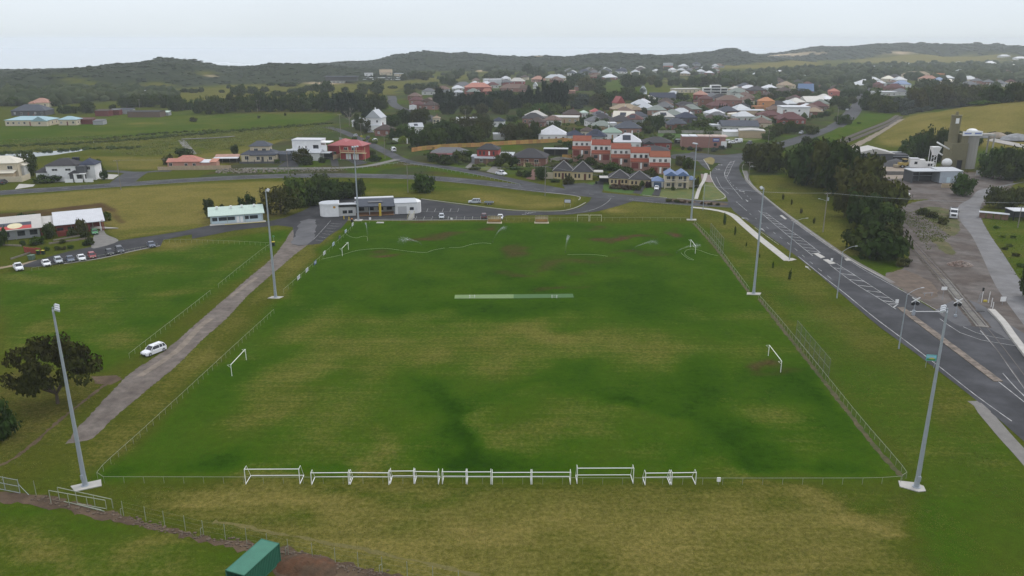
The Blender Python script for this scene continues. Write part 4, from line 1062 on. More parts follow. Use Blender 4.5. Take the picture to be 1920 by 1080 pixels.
def houses(where, items, group=None):
    """rows of houses too far to have more than a colour: told apart by roof, wall and order"""
    items = sorted(items, key=lambda i: i[0])
    cnt = {}
    RW = {'terracotta': 'terracotta', 'redmetal': 'red','dark': 'near-black', 'slate': 'slate grey', 'navy': 'navy', 'zinc': 'pale grey', 'palegreen': 'pale green', 'sage': 'grey-green', 'palebrown': 'dull brown', 'offwhite': 'off-white'}
    WW = {'brick': 'brick', 'redbrick': 'red brick', 'darkgrey': 'dark grey', 'yellowcream': 'cream', 'palegrey': 'pale grey', 'brownboard': 'brown', 'palebrick': 'pale brick', 'pinkbrick': 'pink brick', 'paleblue': 'pale blue'}
    for k, it in enumerate(items):
        px, py, w, roof, wall = it[:5]
        kw = dict(it[5]) if len(it) > 5 else {}
        big = ('two-storey ' if kw.get('st') == 2 else '') + ('flat-roofed ' if kw.get('kind') == 'flat' else '')
        lab = f"{big}{WW.get(wall, wall)} house with {RW.get(roof, roof)} roof, {ORD[k]} from left {where}"
        house(lab, px, py, w, roof, wall, group=group, **kw)
# ------------------------------------------------------------------ vehicles
PAINTS = {}
def carpaint(n, c):
    return mat('car paint ' + n, c, 0.28,0.03,1, spec=0.5)
CP_ = {'white': carpaint('white', (0.74,0.75,0.76)), 'silver': carpaint('silver', (0.42,0.45,0.48)), 'darkgrey': carpaint('darkgrey', (0.055,0.062,0.075)), 'black': carpaint('black', (0.016,0.017,0.020)), 'red': carpaint('red', (0.26,0.025,0.030)),
       'bluegrey': carpaint('bluegrey', (0.085,0.105,0.15)),'green': carpaint('green', (0.025,0.20,0.05)), 'maroon': carpaint('maroon', (0.07,0.012,0.018)), 'blue': carpaint('blue', (0.03,0.07,0.30)), 'yellow': carpaint('yellow', (0.45,0.33,0.10)), 'tan': carpaint('tan', (0.33,0.28,0.20))}
CARGLASS = mat('car glass', (0.022,0.026,0.032),0.06,0.02,1, spec=0.7)
TYRE = mat('tyre rubber', (0.016,0.016,0.017),0.85)
RIM = mat('alloy rim', (0.36,0.37,0.38),0.4, spec=.5)
LAMPW = mat('headlamp lens', (0.66,0.68,0.70),0.15, spec=.6)
LAMPR = mat('tail lamp lens', (0.35,0.02,0.02),0.25, spec=.6)
PLATE = mat('number plate', (0.65,0.65,0.58),0.5)
def loft(mb, secs):
    """secs: list of rings with equal point count, capped"""
    n = len(secs[0]); b = len(mb.v)
    vs = [p for s_ in secs for p in s_]
    fs = []
    for i in range(len(secs) - 1):
        for j in range(n):
            a = i * n + j; c = i * n + (j + 1) % n
            fs.append((a, c, c + n, a + n))
    fs += [tuple(range(n - 1,-1,-1)), tuple(range((len(secs) - 1) * n, len(secs) * n))]
    return mb.add(vs, fs)
WHEEL = None
def wheel_meshes():
    global WHEEL
    if WHEEL is None:
        t = MB(); t.tube((0,-.11,0),(0,.11,0),.335,.335,16)
        r = MB(); r.tube((0,-.125,0),(0,.125,0),.20,.20,10)
        for k in range(5):
            a = 2 * math.pi * k / 5; r.tube((math.cos(a) * .08,-.13, math.sin(a) * .08),(math.cos(a) * .235,-.13, math.sin(a) * .235),.03,.025,4)
        WHEEL = (t.me('tyre', TYRE), r.me('rim', RIM))
    return WHEEL
CARS = {}
def car_meshes(kind, paint):
    k = (kind, paint)
    if k in CARS: return CARS[k]
    L2, W, H1, H2 = {'sedan': (2.35,.90,.93,1.44), 'hatch': (2.05,.88,.95,1.48), 'suv': (2.35,.94,1.05,1.72), 'ute': (2.6,.93,1.08,1.78), 'van': (2.45,.96,1.12,1.98), 'wagon': (2.4,.91,.95,1.50)}[kind]
    # lower body: (x, top z, half width, bottom z)
    nose = .66 if kind in ('sedan', 'hatch', 'wagon') else .78
    st = [(-L2, nose - .16, W * .80,.34),(-L2 + .10, nose, W * .92,.24),(-L2 + .45, nose + .12, W * .98,.21),(-L2 + 1.15, H1 - .04, W, .21),(-.3, H1, W, .20),(.9, H1 + .01, W, .20),(L2 - .45, H1 + (.02 if kind != 'sedan' else .0), W * .98,.22),(L2 - .08, H1 - .05, W * .93,.28),(L2, H1 - .22, W * .84,.36)]
    mb = MB()
    loft(mb, [[(x, -w, zb),(x, -w, zt - .16),(x, -w * .93, zt - .03),(x, -w * .5, zt),(x, w * .5, zt),(x, w * .93, zt - .03),(x, w, zt - .16),(x, w, zb)] for x, zt, w, zb in st])
    body = mb.me('body', CP_[paint])
    # cabin glass: base ring and roof ring
    cb = {'sedan': (-1.15,1.45,-.45,.75), 'hatch': (-1.05,1.95,-.35,1.45), 'suv': (-1.2,2.22,-.5,1.85), 'ute': (-1.25,.75,-.55,.5), 'van': (-1.9,2.38,-1.25,2.3), 'wagon': (-1.15,2.25,-.45,1.85)}[kind]
    zb, zt = H1 - .06, H2 - .07
    def ring(xa, xb, w, z): return [(xa, -w * .86, z),(xa + .08,-w, z),(xb - .05,-w, z),(xb, -w * .9, z),(xb, w * .9, z),(xb - .05, w, z),(xa + .08, w, z),(xa, w * .86, z)]
    mb = MB(); loft(mb, [ring(cb[0], cb[1], W * .93, zb), ring(cb[2], cb[3], W * .76, zt)])
    glass = mb.me('windscreen', CARGLASS)
    mb = MB(); loft(mb, [ring(cb[2] - .05, cb[3] + .04, W * .775, zt - .02), ring(cb[2] + .02, cb[3] - .02, W * .73, zt + .05), ring(cb[2] + .2, cb[3] - .15, W * .60, H2)])
    pil = lambda a, b, r: [mb.tube((a[0], s_ * a[1], a[2]),(b[0], s_ * b[1], b[2]), r, r * .9,5) for s_ in (-1,1)]
    pil((cb[0] + .03, W * .88, zb),(cb[2], W * .73, zt + .02),.055); pil((cb[1] - .03, W * .88, zb),(cb[3] - .02, W * .73, zt + .02),.07 if kind != 'van' else .2)
    mid = (cb[2] + cb[3]) / 2; pil((mid + .1, W * .935, zb),(mid + .05, W * .77, zt),.05)
    if kind == 'van':
        for s_ in (-1,1): mb.add([(-.2, s_ * W * .94, zb),(2.3, s_ * W * .94, zb),(2.25, s_ * W * .785, zt),(-.2, s_ * W * .785, zt)], [(0,1,2,3)])
    if kind in ('suv', 'wagon', 'hatch'): pil((cb[1] - .75, W * .935, zb),(cb[3] - .45, W * .77, zt),.06)
    roof = mb.me('roof', CP_[paint])
    d = {'body': body, 'glass': glass, 'roof': roof, 'dim': (L2, W, H1, H2, nose)}
    for nm, x, m_ in (('head', -L2 + .05, LAMPW),('tail', L2 - .06, LAMPR)):
        for s_ in (-1,1):
            mb = MB(); z = nose - .10 if nm == 'head' else H1 - .25
            mb.box(min(x, x - .03), min(s_ * W * .50, s_ * W * .86), z, x + .10, max(s_ * W * .50, s_ * W * .86) if nm == 'head' else max(s_ * W * .62, s_ * W * .87), z + (.15 if nm == 'head' else .2))
            d[nm + str(s_)] = mb.me(nm + 'light' if nm == 'head' else 'taillight', m_)
    mb = MB(); mb.box(-L2 - .03,-W * .62,.30,-L2 + .15, W * .62,.50); mb.box(L2 - .12,-W * .7,.30, L2 + .03, W * .7,.48); d['bumper'] = mb.me('bumper', BLACKM)
    mb = MB(); mb.box(-L2 - .045,-.19,.42,-L2 + .02,.19,.53); d['plate'] = mb.me('number_plate', PLATE)
    if kind == 'ute':
        mb = MB(); mb.box(.85,-W * .80, H1 - .02, L2 - .12, W * .80, H1 + .03); d['bed'] = mb.me('tray_cover', BLACKM)
    if kind in ('suv', 'wagon'):
        mb = MB()
        for s_ in (-1,1): mb.tube((cb[2] + .3, s_ * W * .66, H2 + .05),(cb[3] - .3, s_ * W * .66, H2 + .05),.025,.025,5)
        d['rails'] = mb.me('roof_rail', BLACKM)
    mb = MB()
    for s_ in (-1,1): mb.box(cb[0] + .25, s_ * (W + .10) - .09, H1 - .02, cb[0] + .42, s_ * (W + .10) + .09, H1 + .12)
    d['mirror'] = mb.me('wing_mirror', CP_[paint])
    CARS[k] = d
    return d
def car(label, kind, paint, px, py, rz=None, to=None, name=None, group=None, cat='car', p=None, parts=True):
    """front points along local -x; 'to' is a photo pixel it heads for"""
    p = p if p is not None else G(px, py)
    if to is not None:
        q = G(*to); rz_ = math.atan2(q.y - p.y, q.x - p.x) + math.pi
    else: rz_ = R(rz)
    nm = name or {'sedan': 'parked_car', 'hatch': 'parked_car', 'wagon': 'parked_car', 'suv': 'parked_car', 'ute': 'pickup_truck', 'van': 'van'}[kind]
    t = thing(nm, label, {'ute': 'pickup', 'van': 'van'}.get(kind, cat),(p.x, p.y, p.z + .05 if p.y < 415 else p.z + .06), rz_, group)
    if p.y > 330: t.scale = (1.12,1.12,1.2)
    d = car_meshes(kind, paint); L2, W = d['dim'][:2]
    obj('body', d['body'], t); obj('windows', d['glass'], t); obj('roof', d['roof'], t)
    tm, rm = wheel_meshes()
    for sx, xx in ((-1,-L2 + .85),(1, L2 - .80)):
        for sy in (-1,1):
            w_ = obj('wheel', tm, t, (xx, sy * (W - .10),.335),0 if sy < 0 else math.pi); obj('rim', rm, w_)
    if parts:
        for k in ('head-1', 'head1'): obj('headlight', d[k], t)
        for k in ('tail-1', 'tail1'): obj('taillight', d[k], t)
        obj('bumper', d['bumper'], t); obj('number_plate', d['plate'], t); obj('wing_mirror', d['mirror'], t)
        if 'bed' in d: obj('tray_cover', d['bed'], t)
        if 'rails' in d: obj('roof_rail', d['rails'], t)
    return t
# ================================================================== THE PLAYING FIELD
# floodlight towers
def lamp_meshes():
    mb = MB(); mb.xprism([(-.34,0),(.34,0),(.26,.22),(-.26,.22)], -.30,.30); a = mb.me('floodlight', mat('lamp housing', (0.42,0.44,0.46),0.5))
    mb = MB(); mb.box(-.30,-.27,-.03,.30,.27,0); b = mb.me('lamp_glass', mat('lamp glass', (0.60,0.64,0.68),0.1, spec=.7))
    return a, b
LM = lamp_meshes()
def tower(label, px, py, nl, face, slab, h=25.4, p=None):
    p = G(px, py); t = thing('floodlight_tower', label, 'floodlight', p, 0, 'floodlight towers round the field')
    mb = MB(); mb.tube((0,0,.12),(0,0,1.4),.36,.33,14); mb.tube((0,0,1.4),(0,0, h),.31,.13,14); mb.tube((0,0,.11),(0,0,.19),.55,.55,14); mb.obj('pole', STEEL, t)
    mb = MB(); mb.prism(slab, -.1,.12); mb.obj('base_slab', CONC, t)
    f = R(face); u = Vector((math.cos(f), math.sin(f),0)); n = Vector((-u.y, u.x, 0))
    mb = MB(); mb.tube(Vector((0,0, h)) - n * 1.1, Vector((0,0, h)) + n * 1.1,.07,.07,6); mb.tube(Vector((0,0, h)), Vector((0,0, h + .35)) , .09,.09,6); mb.obj('crossarm', STEEL, t)
    for k in range(nl):
        c = Vector((0,0, h + .12)) + n * (-1.0 + 2.0 * k / max(nl - 1,1)) + u * .45
        o = obj('floodlight', LM[0], t, c); o.rotation_euler = (0, R(28), f)
        obj('lamp_glass', LM[1], o)
    mb = MB(); mb.box(-.18,-.50,1.2,.18,-.30,1.9); mb.obj('switch_box', STEEL, t)
    return t
tower('tall grey floodlight pole on a diamond slab at the near corner by the gravel track', 160,911,3,30, [(-1.9,-.2),(-.6,-1.55),(2.3,-.1),(1.4,1.5)])
tower('tall grey floodlight pole halfway along the gravel track side of the field', 517,558,3,10, [(-1.7,-.7),(1.0,-.9),(1.7,.6),(-1.0,.8)])
tower('floodlight pole standing in front of the white round-ended clubhouse', 672,413,3,-40, [(-1.3,-1.3),(1.3,-1.3),(1.3,1.3),(-1.3,1.3)], 24.5)
tower('tall grey floodlight pole at the near corner by the highway', 1718,914,3,150, [(-2.2,.1),(-.3,-1.2),(.8,-1.0),(1.1,.2),(.4,1.1),(-1.7,1.6)])
tower('tall grey floodlight pole halfway along the highway side of the field', 1413,551,3,170, [(-1.9,-.8),(1.2,-1.0),(2.0,.6),(-1.3,.9)])
tower('floodlight pole at the far corner in front of the blue-roofed duplex', 1296,412,4,200, [(-1.7,-1.2),(1.5,-1.2),(1.9,.9),(-1.4,.9)])
# boundary rails: one thing per side, every post a part
def rail_fence(label, pxs, n, name='rail_fence', hgt=1.02, r=.024, mesh_=None, world=None, low=False, postm=RAIL):
    P = world or gp(pxs); c = catmull(P, .4) if len(P) > 2 else P
    d = [0]
    for i in range(1, len(c)): d.append(d[-1] + (c[i] - c[i - 1]).length)
    def at(t):
        s = t * d[-1]; i = max(0, min(len(c) - 2, int(np.searchsorted(d, s)) - 1)); u = (s - d[i]) / max(d[i + 1] - d[i], 1e-6)
        q = c[i].lerp(c[i + 1], u); return Vector((q.x, q.y, zed(q.x, q.y)))
    o = at(0); t = thing(name, label, 'fence', o)
    pts = [at(k / n) for k in range(n + 1)]
    mb = MB(); mb.path([q - o + Vector((0,0, hgt)) for q in pts], r, 6); mb.obj('top_rail', postm, t)
    if low:
        mb = MB(); mb.path([q - o + Vector((0,0,.35)) for q in pts], r * .7,5); mb.obj('lower_rail', postm, t)
    mb = MB(); mb.tube((0,0,-.2),(0,0, hgt), r * .9, r * .9,6); pm_ = mb.me('post', postm)
    for q in pts: obj('post', pm_, t, q - o)
    if mesh_:
        mb = MB()
        for a, b in zip(pts[:-1], pts[1:]):
            a, b = a - o, b - o; mb.add([a + Vector((0,0,.05)), b + Vector((0,0,.05)), b + Vector((0,0, hgt - .04)), a + Vector((0,0, hgt - .04))], [(0,1,2,3)])
        mb.obj('wire_mesh', mesh_, t)
    return t
CHAIN = mat('chain link', (0.20,0.21,0.18),0.6,0.1,2, alpha=0.10)
CHAIN2 = mat('backnet mesh', (0.22,0.24,0.21),0.6,0.1,2, alpha=0.13)
rail_fence('pale pipe boundary rail along the near end of the field behind the portable goals', [(196,906),(700,907),(1300,908.5),(1560,908.5),(1640,908),(1688,905)], 40)
rail_fence('pale pipe boundary rail along the gravel track side of the field', [(196,906),(187,892),(262,822),(345,745),(436,660),(514,588)], 36)
rail_fence('pale boundary rail hung with sponsor boards beside the gravel track', [(532,550),(574,513),(612,477),(650,441),(664,424)], 22)
rail_fence('white pipe boundary rail along the clubhouse end of the field', [(664,420),(780,414.5),(1000,414),(1180,413.5),(1290,414)], 44)
rail_fence('low chain-link boundary fence over a bare strip on the highway side, far half', [(1302,420),(1336,455),(1372,503),(1404,547)], 26, mesh_=CHAIN)
rail_fence('low chain-link boundary fence over a bare strip on the highway side, near half', [(1422,560),(1462,606),(1530,690),(1610,790),(1696,893),(1690,903)], 44, mesh_=CHAIN)
rail_fence('white rail of the smaller oval ending beside the white car', [(243,672),(300,627),(350,588),(395,552)], 18)
rail_fence('white rail of the smaller oval running up to the yellow bin', [(410,540),(450,507),(490,475),(511,461)], 16)
rail_fence('white rail along the far end of the smaller oval', [(308,455),(380,456),(450,458.5),(508,461.5)], 20)
rail_fence('low rail in front of the parked cars by the long low building', [(60,508),(100,500),(150,491),(200,481.5),(250,471),(296,462)], 20, hgt=.8)
# soccer goals
def goal(label, w, h, dep, p, rz, group, free=True, name='portable_goal', m=WHITEP, r=.055):
    t = thing(name, label, 'goal', p, rz, group)
    mb = MB(); mb.tube((-w / 2,0, h),(w / 2,0, h), r, r, 8); mb.obj('crossbar', m, t)
    for s_ in (-1,1):
        mb = MB(); mb.tube((s_ * w / 2,0,0),(s_ * w / 2,0, h), r, r, 8); mb.obj('goal_post', m, t)
    if free:
        for s_ in (-1,1):
            x = s_ * w / 2
            mb = MB(); mb.tube((x, 0, r * .8),(x, dep, r * .8), r * .9, r * .9,7); mb.tube((x, 0, h),(x, dep * .42, h), r * .6, r * .6,6); mb.tube((x, dep * .42, h),(x, dep, r), r * .5, r * .5,6); mb.tube((x, 0, h - .3),(x, .3, h), r * .5, r * .5,5); mb.obj('side_frame', m, t)
        mb = MB(); mb.tube((-w / 2, dep, r * .8),(w / 2, dep, r * .8), r * .9, r * .9,7); mb.obj('back_bar', m, t)
    else:
        for s_ in (-1,1):
            mb = MB(); mb.tube((s_ * w / 2,0, h),(s_ * w / 2,.65, h - .05),.02,.02,5); mb.tube((s_ * w / 2,.65, h - .05),(s_ * w / 2,0, h - .6),.02,.02,5); mb.obj('net_bracket', m, t)
    return t
GL = [(461,562.5,908,2.32, 'large white portable goal at the gravel-track end of the row along the near rail'),
      (584.5,654,909,1.85, 'small wide white portable goal next to the large one near the gravel track'),
      (656.5,729,908.5,1.85, 'small wide white portable goal, second of the pair left of the narrow goals'),
      (732,776,907,1.95, 'narrow white portable goal, first to the right of the two small wide ones'),
      (777.5,822,907,1.9, 'narrow white portable goal, second to the right of the two small wide ones'),
      (829.5,874,907.5,1.9, 'narrow white portable goal, third from the left of the narrow four in mid row'),
      (876,920.5,908,1.9, 'narrow white portable goal, fourth from the left of the narrow four in mid row'),
      (923,995.5,908.5,1.85, 'small wide white portable goal just right of the four narrow ones'),
      (997.5,1069.5,908,1.85, 'small wide white portable goal touching the left side of the large right-hand goal'),
      (1082,1187,907,2.4, 'large white portable goal in the right half of the row'),
      (1209.5,1256,909.5,1.85, 'narrow white portable goal just right of the large right-hand goal'),
      (1259,1304,909,1.85, 'narrow white portable goal at the highway end of the row')]
for x0, x1, yy, h, lab in GL:
    a, b = G(x0, yy), G(x1, yy + random.uniform(-.6,.6)); w = (b - a).length
    goal(lab, w, h, 1.95 if h < 2.2 else 2.2,(a + b) / 2, math.atan2(b.y - a.y, b.x - a.x), 'portable goals lined up along the near rail')
def fixed(label, a, b, h=2.2, rev=False):
    a, b = G(*a), G(*b); goal(label, (b - a).length, h, 1,(a + b) / 2, math.atan2(b.y - a.y, b.x - a.x) + (math.pi if rev else 0), 'fixed goal frames on the pitch', False, 'goal_frame', WHITEP, .06)
fixed('white goal frame on the pitch nearest the white parked car', (435,705),(462,675))
fixed('white goal frame at the far end of the track side, near the sponsor boards', (642,480),(653.5,468))
fixed('white goal frame on the near highway side beside the mesh backnet', (1463.5,698),(1440.5,667))
fixed('white goal frame on the far highway side with a hose looped round it', (1303.5,475.5),(1294.5,463))
for x0, x1, lab in ((1082.5,1104, 'small cream goal frame on the clubhouse end rail, left one of the touching pair'),(1106,1127.5, 'small cream goal frame on the clubhouse end rail, right one of the touching pair')):
    a, b = G(x0,415), G(x1,415); goal(lab, (b - a).length, 2.15,1,(a + b) / 2,0, 'small cream goals by the car park', False, 'goal_frame', mat('cream enamel', (0.60,0.58,0.46),.5),.07)
# white box on the near rail
p = G(1347,908); t = thing('marker_box', 'small white box standing on the near rail right of the portable goals', 'box', p)
mb = MB(); mb.box(-.24,-.12,.45,.24,.12,1.0); mb.obj('box', WHITEP, t); mb = MB(); mb.tube((0,0,0),(0,0,.45),.04,.04,6); mb.obj('post', RAIL, t)
# team shelters
BEN = mat('ochre bench boards', (0.42,0.235,0.06),.7,.15,2); CLR = mat('cream shelter sheet', (0.60,0.52,0.36),.5,.06,1); CFR = mat('ochre shelter frame', (0.42,0.27,0.10),.6)
def dugout(label, px, w):
    p = G(px, 418); t = thing('team_shelter', label, 'shelter', p, 0, 'team shelters on the far rail')
    mb = MB(); mb.box(-w / 2 - .3,-.9,0, w / 2 + .3,1.5,.10); mb.obj('floor_slab', mat('cream slab', (0.52,0.46,0.34),.8), t)
    n = 5
    for k in range(n):
        x0 = -w / 2 + w * k / n + .04; x1 = -w / 2 + w * (k + 1) / n - .04
        mb = MB(); mb.box(x0,1.18,1.05, x1,1.22,1.85); mb.obj('back_panel', CLR, t)
        mb = MB(); a = [(x0,1.2,1.92),(x1,1.2,1.92),(x1,.05,2.42),(x0,.05,2.42)]; mb.add(a + [(x, y, z - .05) for x, y, z in a], [(0,1,2,3),(7,6,5,4),(0,4,5,1),(1,5,6,2),(2,6,7,3),(3,7,4,0)]); mb.obj('roof_panel', CLR, t)
    mb = MB(); mb.box(-w / 2,1.15,.12, w / 2,1.25,1.02); mb.obj('back_board', CFR, t)
    for s_ in (-1,1):
        mb = MB(); x = s_ * w / 2; mb.add([(x - .04,1.25,.1),(x - .04,1.25,1.9),(x - .04,.1,2.38),(x - .04,.35,.1),(x + .04,1.25,.1),(x + .04,1.25,1.9),(x + .04,.1,2.38),(x + .04,.35,.1)], [(3,2,1,0),(4,5,6,7),(0,1,5,4),(1,2,6,5),(2,3,7,6),(3,0,4,7)]); mb.obj('side_wall', CLR, t)
    mb = MB(); mb.box(-w / 2 + .1,.75,.42, w / 2 - .1,1.12,.50)
    for k in range(4): x = -w / 2 + .3 + (w - .6) * k / 3; mb.box(x - .05,.8,.1, x + .05,1.0,.42)
    mb.obj('bench', BEN, t)
dugout('cream team shelter in front of the two parked cars', 927,4.4)
dugout('cream team shelter standing alone on the far rail', 1015.5,4.2)
# sponsor boards hung on the rail
WPRINT = mat('printed white board', (0.66,0.67,0.68),.5,.10,1.4)
for k, (x, y, c, lab) in enumerate([(560,524, 'w', 'white sponsor board nearest the halfway floodlight pole'),(575.5,510, 'w', 'white sponsor board with a dark left edge, second from the floodlight pole'),(591,496, 'b', 'blue sponsor board between two white ones'),(608,478, 'w', 'narrow white sponsor board mid way along the rail'),
        (625,461, 'v', 'pale blue sponsor board level with the goal frame'),(636.5,448, 'd', 'dark sponsor board towards the clubhouse'),(648,437, 'v', 'white sponsor board with a blue stripe, second from the clubhouse end'),(661,424, 'w', 'white sponsor board at the clubhouse end of the rail')]):
    p = G(x, y); q = G(x + 4, y - 4.2); t = thing('sponsor_board', lab, 'sign', p, math.atan2(q.y - p.y, q.x - p.x), 'sponsor boards on the track side rail')
    col = {'w': WPRINT, 'b': mat('blue board', (0.06,0.11,0.30),.5), 'v': mat('pale blue board', (0.45,0.54,0.66),.5), 'd': mat('dark board', (0.06,0.065,0.08),.5)}[c]
    mb = MB(); mb.box(-1.15,-.09,.12,1.15,-.04,1.08); mb.obj('panel', col, t)
    mb = MB(); st_ = mat('board print', (0.12,0.15,0.24),.6) if c != 'b' else WHITEP; mb.box(-.85,-.097,.62,.8,-.0905,.78); mb.box(-.6,-.097,.36,.55,-.0905,.46); mb.obj('print', st_, t)
    mb = MB()
    for s_ in (-1,1): mb.tube((s_ * .9,-.02,0),(s_ * .9,-.02,1.08),.03,.03,5)
    mb.obj('posts', RAIL, t)
# hoses
HOSE = mat('white hose', (0.40,0.46,0.30),.5)
def hose(label, pxs, r=.024):
    P = gp(pxs); c = catmull(P, .8); o = c[0]
    mb = MB(); mb.path([v - o + Vector((0,0, r)) for v in c], r, 5); t = mb.obj('irrigation_hose', HOSE, None, o); tag(t, label, 'hose', 'irrigation hoses on the turf')
hose('white hose lying in a long curve from the far left goal frame to mid pitch', [(603,486),(640,478),(668,470),(695,467),(725,466),(760,470.5),(797,473.5),(812,469),(834,465)])
hose('white hose running to the sprinkler with the tallest plume', [(842,464),(865,463.5),(885,458),(905,455.5),(921,457)])
hose('white hose on the ground right of the standing sprinkler plume', [(1064,477.5),(1090,477),(1115,477.5),(1139,480.5)])
hose('pale hose from the sponsor boards to the sprinkler near the clubhouse corner', [(648,437),(655,443),(668,446),(680,443),(688,444),(689,452)])
hose('white hose looped round the far highway-side goal frame', [(1301,487),(1290,482),(1284,476),(1286,470),(1296,467),(1310,469),(1330,476),(1346,479.5)])
hose('short white hose curling inside the loop by the far highway-side goal', [(1301,488),(1292,486),(1283,480),(1277,474)])
# sprinklers with their jets of water
SPRAYM = mat('water spray', (0.86,0.90,0.92),.3,0.02, alpha=0.07)
def sprinkler(label, base, tip, fan=.5, n=260, arc=2.0):
    p = G(*base); t = thing('sprinkler', label, 'sprinkler', p, 0, 'sprinklers watering the far half')
    mb = MB(); mb.tube((0,0,0),(0,0,.32),.05,.04,7); mb.box(-.14,-.14,0,.14,.14,.06); mb.tube((0,0,.32),(.18,0,.44),.035,.02,6); mb.obj('nozzle', BLACKM, t)
    q = G(*tip) if tip[1] > base[1] - 3 else None
    dx = (tip[0] - base[0]) * mpp(p); dz = max((base[1] - tip[1]) * mpp(p) / CP, .3)
    rs = random.Random(base[0]); mb = MB()
    for i in range(n):
        u = rs.random() ** .8
        x = dx * u * 1.15; z = .4 + dz * (1.9 * u - .95 * u * u) * 1.05; sp = .06 + fan * u * u
        c = Vector((x + rs.gauss(0, sp * .5), rs.gauss(0, sp), z + rs.gauss(0, sp * .6) - abs(rs.gauss(0, sp * .8)) * u))
        if c.z < .05: continue
        s_ = .05 + .09 * u
        d = Vector((rs.uniform(-1,1), rs.uniform(-1,1), rs.uniform(-1,1))) * s_; e = Vector((dx, 0, dz * (1.9 - 1.9 * u))).normalized() * s_ * 2.4
        mb.add([c - e, c + d, c + e, c - d], [(0,1,2,3)])
    o = mb.obj('water_jet', SPRAYM, t); o['kind'] = 'stuff'
sprinkler('sprinkler throwing a thin upright jet near the clubhouse corner', (690,450),(687.5,421),.25)
sprinkler('sprinkler throwing a low wide fan left of centre', (790,459),(757,449),.9,420)
sprinkler('sprinkler throwing a tall slanting plume in front of the team shelter', (924,454),(945,428),.45,320)
sprinkler('sprinkler throwing a broad upright plume right of centre', (1060,473),(1064.5,446),.55,320)
sprinkler('sprinkler throwing a low slanting jet towards the highway side', (1187,468),(1226,455),.5,320)
sprinkler('sprinkler spraying through the far highway-side goal frame', (1269,474),(1306,461),.5,360)
# loose things near the clubhouse end
for x, y, lab in ((846.5,412.5, 'small white box on the far rail behind the car park bays'),(694,412, 'small white box on the kerb right of the clubhouse floodlight')):
    p = G(x, y); mb = MB(); mb.box(-.3,-.25,0,.3,.25,.62); mb.box(-.33,-.28,.62,.33,.28,.68); tag(mb.obj('utility_box', WHITEP, None, p), lab, 'box')
p = G(713,417.5); t = thing('manhole_slab', 'pale concrete slab in the turf in front of the clubhouse', 'slab', p); mb = MB(); mb.prism([(-1.3,-.8),(1.3,-.8),(1.1,.8),(-1.1,.8)], 0,.12); mb.obj('slab', CONC, t); mb = MB(); mb.box(-.5,-.3,.12,.2,.3,.16); mb.obj('lid', STEEL, t)
# backnets
NETP = mat('net post', (.17,.18,.155),.6,.1,2)
def backnet(label, P, h, n):
    P = gp(P); o = P[0]; t = thing('backnet', label, 'fence', o, 0, 'mesh backnets on the highway side')
    c = [P[0].lerp(P[-1], k / n) for k in range(n + 1)]
    for q in c:
        mb = MB(); mb.tube((0,0,0),(0,0, h),.04,.04,6); mb.obj('post', NETP, t, q - o)
    for z in (.08, h * .5, h):
        mb = MB(); mb.tube(c[0] - o + Vector((0,0, z)), c[-1] - o + Vector((0,0, z)),.03,.03,5); mb.obj('rail', NETP, t)
    mb = MB()
    for a, b in zip(c[:-1], c[1:]): a, b = a - o, b - o; mb.add([a + Vector((0,0,.1)), b + Vector((0,0,.1)), b + Vector((0,0, h)), a + Vector((0,0, h))], [(0,1,2,3)])
    mb.obj('wire_mesh', CHAIN2, t)
backnet('tall mesh backnet behind the far highway-side goal', [(1331,446),(1355,476)], 4.6,6)
backnet('tall mesh backnet behind the near highway-side goal', [(1492,632),(1553,708)], 3.6,7)
# ---- near left corner: old boundary fence posts, stock rails, mesh gate, container
t = thing('post_fence', 'old boundary fence of thin pale posts along the brown bank', 'fence', G(68,928))
o = G(68,928)
PM_ = MB().tube((0,0,-.2),(0,0,2.15),.038,.034,6).me('post', RAIL)
posts = [(68,928),(232,967),(274,977),(309,986),(348,995),(382,1004),(423,1011),(463,1019),(502,1029),(541,1040),(586,1047),(629,1056),(672,1065),(717,1074),(764,1083),(812,1092),(860,1101)]
for k, q in enumerate(posts):
    v = G(*q) - o; a = obj('post', PM_, t, v)
    if k in (1,5,9,13):
        mb = MB(); mb.tube((-.35,0,0),(-.30,0,1.0),.04,.04,6); mb.tube((-.30,0,1.0),(0,0,1.15),.04,.04,6); mb.obj('brace', RAIL, t, v)
mb = MB()
for z in (.6,1.3,2.0):
    mb.path([G(*q) - o + Vector((0,0, z)) for q in posts[1:]], .004,4)
mb.obj('wire', RAIL, t)
t = thing('stock_rail', 'pair of low pipe rails beside the near floodlight slab', 'rail', G(96,944)); o = G(96,944)
for a, b, n in (((96,944),(200,955),4),((112,938),(212,953),4)):
    A, B = G(*a), G(*b)
    mb = MB(); mb.tube(A - o + Vector((0,0,1.95)), B - o + Vector((0,0,1.35)),.05,.05,6); mb.obj('rail', RAIL, t)
    for k in range(n):
        q = A.lerp(B, k / (n - 1)); mb = MB(); mb.tube((0,0,0),(0,0,1.95 - .6 * k / (n - 1)),.045,.045,6); mb.obj('post', RAIL, t, q - o)
for k, (a, b) in enumerate((((120,941),(190,957)),((128,943),(196,960)),((145,946),(198,955)))):
    A, B = G(*a), G(*b); mb = MB(); mb.tube((0,0,.06 + .05 * k), B - A + Vector((0,0,.1)),.05,.05,6); tag(mb.obj('loose_pipe', RAIL, None, A), f'grey pipe lying on the bare bank under the stock rails, {ORD[k]} from the rail end', 'pipe', 'loose pipes on the bank')
A, B = G(-70,905), G(38,926); t = thing('mesh_gate', 'grey mesh gate at the end of the brown bank', 'gate', A); v = B - A
for z in (.15,1.15,2.1):
    mb = MB(); mb.tube((0,0, z), v + Vector((0,0, z)),.035,.035,6); mb.obj('rail', STEEL, t)
